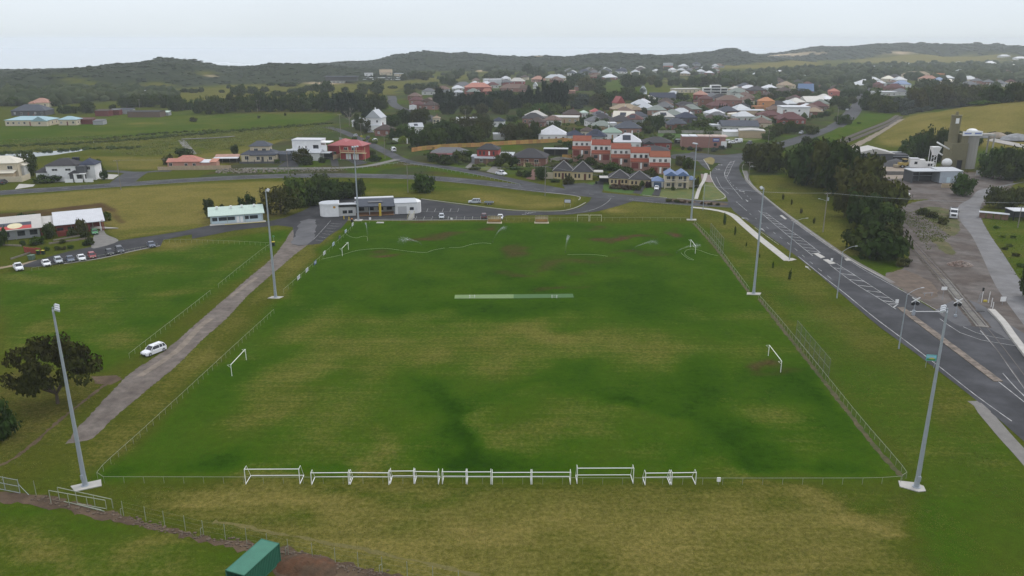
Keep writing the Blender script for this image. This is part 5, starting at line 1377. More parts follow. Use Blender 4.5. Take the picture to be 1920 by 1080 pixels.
for k in range(5):
    mb = MB(); mb.tube((0,0,.1),(0,0,2.2),.04,.04,6); mb.obj('stile', STEEL, t, v * k / 4)
mb = MB(); mb.add([(0,0,.15), v + Vector((0,0,.15)), v + Vector((0,0,2.1)),(0,0,2.1)], [(0,1,2,3)]); mb.obj('wire_mesh', CHAIN2, t)
mb = MB(); mb.tube(v + Vector((0,0,1.5)), G(54,928) - A, .035,.035,6); mb.obj('brace', STEEL, t)
# green shipping container
a = flat(490,1010,2.6); b = flat(518.5,1028,2.6); c = flat(410,1080,2.6)
u = (c - a); u.z = 0; u.normalize(); n = Vector((-u.y, u.x, 0))
if (b - a).dot(n) < 0: n = -n
W = abs((b - a).dot(n)); Lc = 6.06
GRN = mat('green container paint', (0.030,0.135,0.085),.55,.12,1.2, spec=.35); GRN2 = mat('green container roof', (0.052,0.175,0.120),.6,.12,.8, spec=.3)
t = thing('shipping_container', 'green corrugated shipping container on the grass by the brown bank', 'container', (a.x, a.y, 0))
M_ = lambda s_, w_, z: tuple(u * s_ + n * w_ + Vector((0,0, z)))
W = 2.44
mb = MB(); vs = []; fs = []
def corr(f0, f1, cnt, out):
    """corrugated wall between two foot points"""
    pts = []
    for k in range(cnt):
        for s_, d in ((.0,0),(.3,0),(.45,.045),(.85,.045)): pts.append(f0.lerp(f1,(k + s_) / cnt) - out * d)
    pts.append(f1.copy()); m_ = len(pts)
    mb.add([(q.x, q.y, .18) for q in pts] + [(q.x, q.y, 2.48) for q in pts], [(i, i + 1, m_ + i + 1, m_ + i) for i in range(m_ - 1)])
Z = Vector((0,0,0))
corr(n * W + u * .08, n * W + u * (Lc - .08),22, n); mb.obj('side_wall', GRN, t)
mb = MB(); corr(u * .08, u * (Lc - .08),22,-n); mb.obj('side_wall', GRN, t)
mb = MB(); corr(n * .08, n * (W - .08),9,-u); mb.obj('end_wall', GRN, t)
mb = MB(); mb.add([M_(.04,.04,2.56), M_(Lc - .04,.04,2.56), M_(Lc - .04, W - .04,2.56), M_(.04, W - .04,2.56), M_(.04,.04,2.49), M_(Lc - .04,.04,2.49), M_(Lc - .04, W - .04,2.49), M_(.04, W - .04,2.49)], [(0,1,2,3),(7,6,5,4),(0,4,5,1),(1,5,6,2),(2,6,7,3),(3,7,4,0)]); mb.obj('roof', GRN2, t)
mb = MB()
for w_ in (0, W):
    for z in (.1,2.53): mb.tube(M_(0, w_, z), M_(Lc, w_, z),.07,.07,4)
for s_ in (0, Lc):
    for z in (.1,2.53): mb.tube(M_(s_, 0, z), M_(s_, W, z),.07,.07,4)
    for w_ in (0, W): mb.tube(M_(s_, w_, .05), M_(s_, w_, 2.6),.08,.08,4)
mb.obj('corner_frame', GRN, t)
# rubble along the brown bank
mb = MB(); rs = random.Random(5)
for k in range(420):
    q = [(70,932),(140,950),(230,970),(300,990),(380,1008),(450,1020),(560,1040),(640,1062),(720,1078)]
    i = rs.randrange(len(q) - 1); u_ = rs.random(); x = q[i][0] + (q[i + 1][0] - q[i][0]) * u_ + rs.gauss(0,9); y = q[i][1] + (q[i + 1][1] - q[i][1]) * u_ + rs.gauss(0,3.5)
    c = flat(x, y); s_ = rs.uniform(.06,.22); mb.ball((c.x, c.y, s_ * .2), s_ * rs.uniform(.8,1.5), s_, s_ * .6,5,3)
o = mb.obj('rubble', mat('bank rubble', (0.12,0.09,0.065),.95,.5,3)); o['kind'] = 'stuff'
# heap of red soil beside the container
mb = MB(); c = G(575,1062); nn = 26; rows_ = 9; vs = []; fs = []
for j in range(rows_ + 1):
    for i in range(nn):
        a_ = 2 * math.pi * i / nn; r_ = j / rows_; k = float(fbm(np.array([math.cos(a_) * r_ * 3]), np.array([math.sin(a_) * r_ * 3]),.6,3,8)[0])
        rad = r_ * (1 + .25 * (k - .5)); vs.append((math.cos(a_) * rad * 4.2, math.sin(a_) * rad * 2.3,(1 - r_ * r_) ** 1.2 * (.75 + .5 * (k - .5)) + (k - .5) * .25 * (1 - r_)))
for j in range(rows_):
    for i in range(nn): fs.append((j * nn + i, (j + 1) * nn + i, (j + 1) * nn + (i + 1) % nn, j * nn + (i + 1) % nn))
tag(obj('soil_heap', mesh('soil_heap', vs, fs, RSOIL, True), None, (c.x, c.y, -.02), R(-10)), 'low heap of red-brown soil beside the green container', 'soil heap')
# grass tufts: short blades thrown over the near turf (nobody could count them)
def tufts(name, poly, n, h, m, seed):
    rs = np.random.RandomState(seed); P = gp(poly); xs = [p.x for p in P]; ys = [p.y for p in P]
    x = rs.uniform(min(xs), max(xs), n * 3); y = rs.uniform(min(ys), max(ys), n * 3)
    ins = np.zeros(len(x), bool)
    for i in range(len(P)):
        x0, y0 = P[i].x, P[i].y; x1, y1 = P[(i + 1) % len(P)].x, P[(i + 1) % len(P)].y
        ins ^= ((y0 > y) != (y1 > y)) & (x < x0 + (y - y0) * (x1 - x0) / (y1 - y0 + 1e-9))
    keep = ins & (fbm(x, y, 6,4, seed) + rs.uniform(-.25,.25, len(x)) > .5); x, y = x[keep][:n], y[keep][:n]; k = len(x)
    a = rs.uniform(0,6.28, k); s_ = h * rs.uniform(.5,1.3, k); w = s_ * .9
    V = np.stack([np.stack([x - np.cos(a) * w, y - np.sin(a) * w, np.zeros(k)], -1), np.stack([x + np.cos(a) * w, y + np.sin(a) * w, np.zeros(k)], -1), np.stack([x + rs.normal(0,.3, k) * s_, y + rs.normal(0,.3, k) * s_, s_], -1)], 1).reshape(-1,3)
    me = bpy.data.meshes.new(name); me.vertices.add(3 * k); me.vertices.foreach_set('co', V.astype(np.float32).ravel())
    me.loops.add(3 * k); me.loops.foreach_set('vertex_index', np.arange(3 * k, dtype=np.int32)); me.polygons.add(k); me.polygons.foreach_set('loop_start', (np.arange(k) * 3).astype(np.int32)); me.update(); me.validate()
    me.materials.append(m); o = obj(name, me); o['kind'] = 'stuff'
tufts('grass', [(200,912),(1720,918),(1960,1100),(620,1100),(440,1010),(215,950)], 26000,.06, mat('rough straw grass', (0.24,0.20,0.060),.95,.4,.3, col2=(0.13,0.14,0.03)),3)
tufts('grass', [(1400,540),(1560,560),(1830,770),(1960,1000),(1740,960),(1700,890)], 11000,.08, mat('rough green grass', (0.11,0.14,0.026),.95,.4,.3, col2=(0.19,0.18,0.046)),4)
tufts('grass', [(-20,700),(200,715),(130,830),(180,880),(330,740),(520,570),(560,480),(500,560),(210,890),(160,940),(-20,900)], 14000,.09, mat('rough green grass', (0.11,0.14,0.026)),5)
tufts('grass', [(1640,400),(1760,395),(1790,440),(1740,470),(1700,420)], 4000,.25, mat('weeds', (0.13,0.15,0.045),.95,.4,.4),6)
tufts('grass', [(1850,400),(1900,392),(2000,480),(2000,620),(1915,545),(1872,465)], 3000,.22, mat('tall green weeds', (0.09,0.16,0.03),.95,.4,.3, col2=(0.14,0.17,0.05)),7)
tufts('grass', [(0,262),(430,245),(620,236),(640,246),(480,268),(380,290),(250,292),(160,280),(60,286),(0,290)], 16000,.38, mat('marsh grass', (0.15,0.165,0.042),.95,.4,.08, col2=(0.10,0.13,0.03)),9)
# ================================================================== ROADSIDE AND RAILWAY
# street lamps and utility poles
def street_lamp(label, px, py, h, ax, al, double=False, p=None):
    p = G(px, py); t = thing('street_lamp', label, 'street lamp', p, 0, 'street lamps along the highway')
    mb = MB(); mb.tube((0,0,0),(0,0,1.2),.15,.13,10); mb.tube((0,0,1.2),(0,0, h),.12,.065,10); mb.obj('pole', STEEL, t)
    u = Vector((math.cos(R(ax)), math.sin(R(ax)),0))
    mb = MB(); a = [Vector((0,0, h - .05)) + u * al * k / 5 + Vector((0,0,1.0 * (1 - (1 - k / 5) ** 2))) for k in range(6)]; mb.path(a, .045,6); mb.obj('arm', STEEL, t)
    e = a[-1]; mb = MB(); n = Vector((-u.y, u.x, 0))
    mb.add([e + u * s_ + n * w_ + Vector((0,0, z)) for s_, w_, z in ((0,-.1,-.04),(.75,-.15,-.02),(.75,.15,-.02),(0,.1,-.04),(0,-.08,.08),(.7,-.1,.08),(.7,.1,.08),(0,.08,.08))], [(3,2,1,0),(4,5,6,7),(0,1,5,4),(1,2,6,5),(2,3,7,6),(3,0,4,7)]); o = mb.obj('lamp_head', mat('lamp head grey', (0.42,0.43,0.44),.5), t)
    return t
street_lamp('grey street lamp beside the highway, in front of the level crossing', 1685,654,11.2,22,3.4)
street_lamp('grey street lamp beside the highway, at the near end of the dark hedge', 1569,559,11.4,18,3.2)
street_lamp('grey street lamp at the end of the white concrete path', 1480,487,10.6,12,3.6)
street_lamp('slender street lamp in front of the garden strip at the junction', 1318,394,9.5,100,1.5)
WIRES = []
def upole(label, px, py, h, yaw=0, arms=1, lamp=None, m=POLEW, trans=False):
    p = G(px, py); t = thing('utility_pole', label, 'utility pole', p, R(yaw), 'power poles')
    mb = MB(); mb.tube((0,0,-.3),(0,0, h),.17,.11,9); mb.obj('pole', m, t)
    for k in range(arms):
        z = h - .35 - .9 * k; mb = MB(); mb.box(-1.2,-.16, z - .06,1.2,-.06, z + .06); o = mb.obj('crossarm', m, t)
        mb = MB()
        for x in (-1.1,-.55,.55,1.1): mb.tube((x, -.11, z + .06),(x, -.11, z + .26),.05,.035,6)
        mb.obj('insulator', mat('porcelain', (0.55,0.55,0.52),.3), o)
    if trans:
        mb = MB(); mb.tube((.38,-.1, h - 2.6),(.38,-.1, h - 1.6),.28,.28,10); mb.obj('transformer', STEEL, t)
    if lamp:
        a = R(lamp); u = Vector((math.cos(a), math.sin(a),0)); mb = MB(); q = [Vector((0,0, h - 2.6)) + u * 2.6 * k / 4 + Vector((0,0,.7 * k / 4)) for k in range(5)]; mb.path(q, .04,5); mb.box(q[-1].x - .25, q[-1].y - .12, q[-1].z - .05, q[-1].x + .4, q[-1].y + .12, q[-1].z + .08); mb.obj('lamp_arm', STEEL, t)
    return p + Vector((0,0, h - .1))
def hpx(px, py, top): return up_from(G(px, py), top)
PL = {}
for key, lab, px, py, top, kw in [
    ('a', 'timber power pole at the corner of the small side street by the dark-roofed house', 227,356,300, dict(yaw=10)),
    ('b', 'timber power pole on the verge in front of the grey two-storey house', 541,329,283, dict()),
    ('c', 'timber power pole on the bank beside the rounded bush', 765,361,307, dict(yaw=5, arms=1)),
    ('d', 'pale power pole on the verge in front of the paired pyramid-roofed villas', 1022,367,311, dict(arms=1)),
    ('e', 'timber power pole with lamp arm standing in front of the dark hedge', 1543,435,361, dict(yaw=20, lamp=165, trans=True)),
    ('f', 'short power pole on the highway footpath across from the blue-roofed duplex', 1403,338,303, dict()),
    ('g', 'power pole with transformer beside the stone yard of the brick shop', 1328,288,246, dict()),
    ('h', 'power pole where the highway climbs past the parked cars', 1440,272,243, dict()),
    ('i', 'timber power pole on the corner below the red brick house with the balcony', 722,297,254, dict()),
    ('j', 'timber power pole on the side street behind the red roof', 639,256,214, dict()),
    ('k', 'timber power pole beside the yellow road sign on the side street', 678,268,231, dict()),
    ('l', 'power pole in the paddock in front of the dark windbreak', 483,210,188, dict()),
    ('m', 'power pole among the houses right of the palm', 1041,240,219, dict()),
    ('n', 'power pole beside the white cottage among trees', 873,240,205, dict()),
    ('o', 'power pole in the garden left of the palm', 991,240,222, dict(arms=2)),
    ('p', 'power pole behind the white-roofed house near the townhouses', 1197,266,236, dict()),
    ('q', 'leaning pole on the highway kerb by the clipped bush', 1569,233,200, dict()),
    ('r', 'power pole in the trees beyond the railway bend', 1667,208,191, dict()),
    ('s', 'power pole on the bend above the brown-roofed houses', 792,203,182, dict()),
    ('t', 'power pole on the bend beside the dark cypress', 815,210,191, dict()),
    ('u', 'timber power pole in the yard behind the white-roofed shed', 1908,427,386, dict()),
    ('v', 'timber power pole in the garden of the co-op building', 146,438,412, dict(m=STEEL, arms=0)),
    ('w', 'power pole far off in front of the dune wood', 262,202,186, dict()),
    ('x', 'power pole among the far town trees behind the cypress', 1002,150,132, dict()),
    ('y', 'slim pole on the golf course side', 917,152,141, dict()),
    ('z', 'power pole in the garden beside the paling fence', 1142,250,222, dict())]:
    kw.setdefault('arms', 1); PL[key] = upole(lab, px, py, hpx(px, py, top), **kw)
def wire(label, pts, sag=.8, off=(0,)):
    mb = MB(); o = pts[0]
    for dx in off:
        for a, b in zip(pts[:-1], pts[1:]):
            q = [a.lerp(b, k / 8) + Vector((dx, 0,-sag * 4 * (k / 8) * (1 - k / 8))) - o for k in range(9)]; mb.path(q, .016,3)
    tag(mb.obj('power_line', mat('aluminium wire', (0.30,0.31,0.32),.5), None, o), label, 'power line')
wire('power lines crossing the highway from the junction lamp to the pole before the hedge', [G(1318,394) + Vector((0,0,9)), PL['e'], G(1990,470) + Vector((0,0,14))], 1.0,(-.9,0,.9))
wire('power lines along the verge in front of the houses', [PL['a'], PL['b'], PL['c'], PL['d'], G(1318,394) + Vector((0,0,8.6))], 1.0,(-.5,.5))
wire('power lines up the side street past the white house', [PL['i'], PL['k'], PL['j']], .8,(-.5,.5))
# railway, near: every sleeper a part
RAILM = mat('rusty rail', (0.040,0.028,0.024),.5,.2,2, spec=.4)
SLP = mat('sleeper timber', (0.215,0.185,0.155),.9,.25,2, objvar=.5); SLC = mat('pale sleeper', (0.30,0.285,0.255),.9,.2,2, objvar=.3)
BAL = mat('ballast', (0.058,0.045,0.036),.95,.45,1.2,.6,6, col2=(0.095,0.08,0.068))
NEAR = [(1660,395),(1675,419),(1707,455),(1740,491),(1772,527),(1801,563),(1843,614)]
c = catmull(gp(NEAR),.68)
t = thing('railway_track', 'single railway line with timber sleepers running down to the level crossing', 'railway', c[0]); o = c[0]
mb = MB(); strip(mb, gp(NEAR),3.6,.05,1.5, jit=.15); b = mb.obj('ballast', BAL, t, -o); 
SM = [MB().box(-1.2,-.12,0,1.2,.12,.12).me('sleeper', m_) for m_ in (SLP, SLC)]
for i in range(len(c) - 1):
    d = c[i + 1] - c[i]; u_ = i / len(c)
    s_ = obj('sleeper', SM[1 if u_ > .70 else 0], t, c[i] - o + Vector((0,0,.05)), math.atan2(d.y, d.x) + math.pi / 2); s_.rotation_euler.z += random.uniform(-.03,.03)
FULL = NEAR + [(1872,650),(1908,698),(1950,756)]
cf = catmull(gp(FULL),1.5)
for side in (-.76,.76):
    mb = MB(); pts = []
    for i, q in enumerate(cf):
        d = (cf[min(i + 1, len(cf) - 1)] - cf[max(i - 1,0)]).normalized(); pts.append(q + Vector((-d.y, d.x, 0)) * side - o)
    n = len(pts); zt = [.25 if project(q.x + o.x, q.y + o.y, 0)[1] < 612 else .075 for q in pts]
    for i in range(n - 1):
        a, b = pts[i], pts[i + 1]; d = (b - a).normalized(); w_ = Vector((-d.y, d.x, 0)) * .10
        mb.add([a - w_ + Vector((0,0,.04)), b - w_ + Vector((0,0,.04)), b + w_ + Vector((0,0,.04)), a + w_ + Vector((0,0,.04)), a - w_ + Vector((0,0, zt[i])), b - w_ + Vector((0,0, zt[i + 1])), b + w_ + Vector((0,0, zt[i + 1])), a + w_ + Vector((0,0, zt[i]))], [(4,5,6,7),(0,1,5,4),(2,3,7,6)])
    mb.obj('rail', RAILM, t)
FARR = [[(1545,277),(1580,262),(1625,244),(1665,228),(1682,217)], [(1552,281),(1588,266),(1633,248),(1672,231),(1690,219)]]
for k, P in enumerate(FARR):
    cc = catmull(gp(P),2.2); t = thing('railway_track', ('railway line on the town side of the double track climbing past the grassy hill', 'railway line on the hill side of the double track climbing past the grassy hill')[k], 'railway', cc[0]); o = cc[0]
    mb = MB(); strip(mb, gp(P),3.4,.25,4, thick=.3); mb.obj('ballast', BAL, t, -o)
    mb = MB()
    for i in range(len(cc) - 1):
        d = (cc[i + 1] - cc[i]).normalized(); w_ = Vector((-d.y, d.x, 0)); q = cc[i] - o
        z0 = zed(cc[i].x, cc[i].y) - o.z
        mb.add([q + w_ * 1.2 + d * .14 + Vector((0,0, z0 + .32)), q - w_ * 1.2 + d * .14 + Vector((0,0, z0 + .32)), q - w_ * 1.2 - d * .14 + Vector((0,0, z0 + .32)), q + w_ * 1.2 - d * .14 + Vector((0,0, z0 + .32))], [(0,1,2,3)])
    mb.obj('sleepers', SLP, t)['kind'] = 'stuff'
    for side in (-.76,.76):
        mb = MB(); strip(mb, [q + Vector((-(cc[min(i + 1, len(cc) - 1)] - cc[max(i - 1,0)]).normalized().y, (cc[min(i + 1, len(cc) - 1)] - cc[max(i - 1,0)]).normalized().x, 0)) * side for i, q in enumerate(cc)], .16,.42,6, thick=.1); mb.obj('rail', RAILM, t, -o)
mb = MB(); strip(mb, gp([(1560,292),(1610,270),(1660,243),(1690,224)]),5,.03,4, jit=.5); mb.obj('gravel_shoulder', mat('shoulder gravel', (0.20,0.165,0.125),.95,.3,.5))['kind'] = 'structure'
# level crossing
def xing(label, px, py, arm=None):
    p = G(px, py); t = thing('crossing_signal', label, 'rail signal', p, 0, 'level crossing signals')
    mb = MB(); mb.tube((0,0,0),(0,0,4.1),.075,.075,8); mb.box(-.25,-.25,0,.25,.25,.5); mb.obj('mast', STEEL, t)
    mb = MB()
    for s_ in (-1,1):
        d = Vector((math.cos(R(32)),0, s_ * math.sin(R(32)))); n = Vector((-d.z, 0, d.x)); c_ = Vector((0,-.12 - .02 * s_, 3.75))
        a = [c_ - d * 1.05 - n * .11, c_ + d * 1.05 - n * .11, c_ + d * 1.05 + n * .11, c_ - d * 1.05 + n * .11]; mb.add(a + [q + Vector((0,-.025,0)) for q in a], [(3,2,1,0),(4,5,6,7),(0,1,5,4),(1,2,6,5),(2,3,7,6),(3,0,4,7)])
    mb.obj('crossbuck', WHITEP, t)
    for s_ in (-1,1):
        mb = MB(); mb.tube((s_ * .48,-.10,2.85),(s_ * .48,-.16,2.85),.42,.42,14); mb.tube((s_ * .48,-.16,2.85),(s_ * .48,-.42,2.93),.16,.18,8); o = mb.obj('signal_lamp', BLACKM, t)
        mb = MB(); mb.tube((s_ * .48,-.165,2.85),(s_ * .48,-.19,2.85),.13,.13,10); mb.obj('lens', LAMPR, o)
    if arm:
        mb = MB(); mb.box(*arm); mb.obj('boom_gate', WHITEP, t)
        mb = MB(); mb.box(-.3,-.2,.3,.3,.2,1.3); mb.obj('gate_motor', STEEL, t)
xing('crossbuck signal with a lowered white boom on the highway median', 1712,592,(-.9,-.15,.98,6.1,-.07,1.10))
xing('crossbuck signal on the far side of the highway beside the sleepers', 1791,594)
def panel_sign(label, px, py, w, h, z, m=WHITEP, legs=1, rz=0, extra=None, cat='sign'):
    p = G(px, py); t = thing('road_sign', label, cat, p, R(rz))
    mb = MB(); mb.box(-w / 2,-.03, z, w / 2,.01, z + h); mb.obj('panel', m, t)
    for k in range(legs):
        x = 0 if legs == 1 else -w / 2 * .8 + w * .8 * k / (legs - 1); mb = MB(); mb.tube((x, .05,0),(x, .05, z + h * .9),.035,.035,6); mb.obj('leg', STEEL, t)
    if extra: extra(t)
    return t
panel_sign('white square sign on a post between the crossing signals', 1767,562,1.3,.8,2.4)
panel_sign('white square sign beside the haul road past the crossing', 1879,572,1.25,1.1,.9)
panel_sign('white square keep-left board at the nose of the highway median', 1681,572,.75,.9,.5)
panel_sign('white square keep-left board on the hatched traffic island', 1559,492,.6,.7,.5)
panel_sign('white square sign in the concrete works entrance', 1834,331,2.4,2.2,.6, legs=2)
panel_sign('small white sign on the highway bend near the footpath', 1412,318,2.8,.7,1.2, legs=2)
panel_sign('small yellow road sign on the side street pole', 678,264,1.0,1.0,2.2, mat('sign yellow', (0.60,0.50,0.03),.5), rz=20)
def pic(t):
    mb = MB(); mb.mi(0).box(-.78,-.045,2.02,.78,-.032,2.5).mi(1).box(-.78,-.045,1.52,.78,-.032,1.86).mi(2).ball((.1,-.04,1.95),.5,.012,.18,10,6)
    mb.obj('picture', [mat('print sky blue', (0.25,0.52,0.62),.5), mat('print green', (0.06,0.24,0.06),.5), mat('print yellow', (0.5,0.46,0.12),.5)], t)
panel_sign('teal and green picture sign on two legs at the near highway kerb', 1743,690,1.8,1.2,1.45, mat('teal sign', (0.13,0.42,0.42),.5),2,-10, pic)
def notice(t):
    mb = MB(); mb.box(-1.1,-.05,1.75,1.1,-.034,2.9); mb.obj('notice', mat('pale notice', (0.50,0.52,0.56),.5,.1,2), t)
panel_sign('dark-framed notice board on two black legs beside the driveway bend', 1064,389,2.5,1.5,1.6, BLACKM, 2,-12, notice)
# signal cabinet cluster by the crossing
p = G(1840,567); t = thing('signal_post', 'white striped rail signal post with small ladder by the haul road', 'rail signal', p)
mb = MB(); mb.tube((0,0,0),(0,0,3.6),.06,.06,7); mb.obj('mast', WHITEP, t); mb = MB(); mb.box(-.25,-.2,2.8,.05,.1,3.6); mb.obj('lamp_box', BLACKM, t)
mb = MB()
for s_ in (-.9,-.55): mb.tube((s_, 0,0),(s_ + .4,0,2.4),.03,.03,5)
for k in range(6): mb.tube((-.9 + .066 * k, 0,.4 * k + .2),(-.55 + .066 * k, 0,.4 * k + .2),.025,.025,4)
mb.obj('ladder', STEEL, t)
for k, (x, y) in enumerate(((1853,568),(1858,576),(1861,580))):
    mb = MB(); mb.tube((0,0,0),(0,0,2.7 - .5 * k),.07,.07,7); tag(mb.obj('marker_post', WHITEP, None, G(x, y)), f'white marker post beside the rail signal, {ORD[k]} from the left of three', 'post', 'white marker posts at the crossing')
mb = MB(); mb.box(-.35,-.2,0,.35,.2,.45); tag(mb.obj('cable_box', mat('yellow box', (0.45,0.36,0.05),.6), None, G(1847,566)), 'small yellow box on the ground by the rail signal', 'box')
mb = MB(); strip(mb, gp([(1858,583),(1880,606),(1900,634),(1935,680)]),1.4,.5,1.5, thick=.5); tag(mb.obj('loading_wall', CONC), 'low pale concrete wall curving along the crossing', 'wall')
mb = MB(); mb.box(-2.2,-.6,0,2.2,.6,.14); tag(mb.obj('crossing_grid', BLACKM, None, G(1826,584), R(6)), 'dark grid across the rails at the crossing', 'grid')
p = G(1740,555); t = thing('pipe_barrier', 'low green pipe barrier on bare ground by the highway kerb', 'barrier', p); mb = MB(); mb.tube((-1.3,0,.7),(1.3,.3,.7),.06,.06,6); mb.obj('rail', STEEL, t)
for x in (-.9,.9):
    mb = MB(); mb.tube((x, x * .12,0),(x, x * .12,.7),.06,.06,6); mb.obj('leg', STEEL, t)
# rubble heap
mb = MB(); rs = random.Random(9)
for k in range(420):
    a_ = rs.uniform(0,6.28); r_ = math.sqrt(rs.random()); z = 1.3 * (1 - r_) ** .8; s_ = rs.uniform(.12,.34)
    mb.ball((math.cos(a_) * r_ * 3.4, math.sin(a_) * r_ * 2.2, max(z - .1,.03)), s_, s_ * rs.uniform(.6,1.2), s_ * .7,5,3)
o = mb.obj('rubble_heap', mat('broken brick', (0.19,0.14,0.115),.95,.5,1.5, col2=(0.26,0.22,0.19)), None, G(1800,497)); o['kind'] = 'stuff'
# saplings
for k, (x, y, h, lab) in enumerate([(1358,421,3.2, 'young staked sapling on the grass nearest the far floodlight pole'),(1378,441,2.4, 'small sapling on the grass beside the far backnet'),(1399,462,1.2, 'tiny sapling in the grass between the backnet and the white path'),(1424,483,1.0, 'tiny low sapling left of the floodlight pole near the road'),(1449,503,1.6, 'small sapling on the verge beyond the halfway floodlight pole'),(1480,524,2.4, 'young bushy sapling on the verge nearest the highway lamp')]):
    p = G(x, y); tree('sapling', lab, 'sapling', x, y, h * .36 / mpp(p), h / mpp(p), 'column','green', 'saplings on the verge', p)
for k, (x, y) in enumerate([(1468,374),(1484,384),(1502,400),(1526,419)]):
    tree('sapling', f'small brownish sapling on the far verge, {ORD[k]} from the highway junction', 'sapling', x, y, 5,9, 'column','brown', 'saplings on the far verge')
# ================================================================== VEHICLES
car('white wagon-style car parked on the grass edge of the gravel track', 'suv', 'white', 289,662, to=(245,679))
CK = 'cars parked in front of the co-op building'
def pk(lab, kind, paint, px, py): car(lab, kind, paint, px, py, to=(px + 10, py + 11.5), group=CK)
pk('white pickup standing alone on the grass at the end of the car row', 'ute', 'white', 35,505)
pk('white sedan parked at the sandy path end of the row', 'sedan', 'white', 87,497)
pk('silver-white hatchback parked between the white sedan and a dark car', 'hatch', 'silver', 110,492)
pk('dark blue-grey sedan parked between two pale cars', 'sedan', 'bluegrey', 132,489.5)
pk('white sedan parked beside the red hatchback', 'sedan', 'white', 153,487)
pk('red hatchback parked in the row by the rail', 'hatch', 'red', 173,483)
pk('black hatchback parked beside the dark grey people mover', 'hatch', 'black', 206,477)
pk('dark grey people mover parked right of the black hatchback', 'suv', 'darkgrey', 225,473)
pk('dark blue sedan parked alone at the upper end of the kerb', 'sedan', 'bluegrey', 284,462)
car('green car standing under the carport of the co-op building', 'sedan','green', 178,438, to=(183,452))
CP2 = 'cars in the clubhouse car park'
car('silver car parked nose-on in the clubhouse car park', 'hatch', 'silver', 828,409, to=(829,425), group=CP2)
car('dark maroon off-roader parked beside the team shelter', 'suv', 'maroon', 907.5,409, to=(907,395), group=CP2)
car('white sedan half hidden behind the team shelter', 'sedan', 'white', 938,410, to=(937,424), group=CP2)
car('silver off-roader parked on the grass bank with a trailer behind', 'suv', 'silver', 890,381, to=(878,381))
p = G(917,383); t = thing('box_trailer', 'dark flat trailer on the grass behind the silver off-roader', 'trailer', p, R(-6))
mb = MB(); mb.box(-1.7,-.95,.55,1.7,.95,.72); mb.obj('deck', BLACKM, t)
mb = MB(); [mb.box(a, b, .72, c_, d, 1.0) for a, b, c_, d in ((-1.7,-.95,1.7,-.89),(-1.7,.89,1.7,.95),(-1.7,-.89,-1.64,.89),(1.64,-.89,1.7,.89))]; mb.obj('side_rail', STEEL, t)
mb = MB(); mb.tube((-1.7,0,.6),(-3.0,0,.55),.05,.05,6); mb.obj('drawbar', STEEL, t)
for y_ in (-1.0,1.0):
    for x_ in (-.4,.4): w_ = obj('wheel', WHEEL[0], t, (x_, y_, .335)); obj('rim', WHEEL[1], w_)
car('white pickup driving on the service road in front of the brown-roofed brick house', 'ute', 'white', 940,328, to=(965,332))
car('white sedan parked on the drive of the blue-roofed duplex', 'sedan', 'white', 1231,355, to=(1226,372))
car('white delivery van parked on the verge of the side street', 'van', 'white', 738,284, to=(728,277))
SSG = 'cars parked up the side street'
car('silver hatchback parked up the side street behind the red roof', 'hatch', 'silver', 667,256.5, to=(640,246), group=SSG)
car('dark off-roader parked on the side street in front of a white one', 'suv', 'black', 690,261.5, to=(670,252), group=SSG)
car('white off-roader parked on the side street behind a dark one', 'suv', 'white', 703,266, to=(680,255), group=SSG)
car('pale sedan in the drive beneath the bare tree', 'sedan', 'silver', 693,249, rz=10)
car('white sedan under the trees in front of the white house', 'sedan', 'white', 598,300, rz=15)
car('black off-roader in the carport of the cream house', 'suv', 'black', 6,345, rz=-80)
car('white flat-tray pickup parked by the concrete works gate', 'ute', 'white', 1692,366, to=(1712,368))
car('dark off-roader on the highway near the power pole', 'suv', 'black', 1405,271, to=(1390,276))
car('dark sedan on the highway behind a pale one', 'sedan', 'darkgrey', 1492,247, to=(1480,250))
car('pale hatchback on the highway in front of the clipped bush', 'hatch', 'silver', 1502,251, to=(1488,255))
car('pale sedan far up the highway by the town', 'sedan', 'silver', 1588,207, to=(1580,216))
car('blue sedan parked in the street of brick houses', 'sedan', 'blue', 1325,211, rz=12)
car('red hatchback parked next to the blue sedan in the street of brick houses', 'hatch', 'red', 1313,213, rz=20)
car('white sedan in the yard of the brick shop', 'sedan', 'white', 1373,269, rz=8)
car('white van in the yard of the brick shop, beside the white sedan', 'van', 'white', 1383,267.5, rz=5)
car('black sedan on the bend beside the dark windbreak', 'sedan', 'black', 729,191, rz=80)
# tanker style truck on the haul road
p = G(1787,408); q = G(1788,430); rz = math.atan2(q.y - p.y, q.x - p.x) + math.pi
t = thing('dump_truck', 'white tipper truck facing the camera on the haul road', 'truck', (p.x, p.y, .03), rz)
TW = CP_['white']
mb = MB(); mb.add([(-2.6,-1.15,.9),(-2.6,1.15,.9),(-.9,1.2,.9),(-.9,-1.2,.9),(-2.45,-.95,1.75),(-2.45,.95,1.75),(-.9,1.15,1.9),(-.9,-1.15,1.9)], [(3,2,1,0),(4,5,6,7),(0,1,5,4),(1,2,6,5),(2,3,7,6),(3,0,4,7)]); mb.obj('bonnet', TW, t)
mb = MB(); mb.add([(-.9,-1.2,.9),(-.9,1.2,.9),(.8,1.2,.9),(.8,-1.2,.9),(-.6,-1.1,2.95),(-.6,1.1,2.95),(.8,1.1,3.0),(.8,-1.1,3.0)], [(3,2,1,0),(4,5,6,7),(0,1,5,4),(1,2,6,5),(2,3,7,6),(3,0,4,7)]); mb.obj('cab', TW, t)
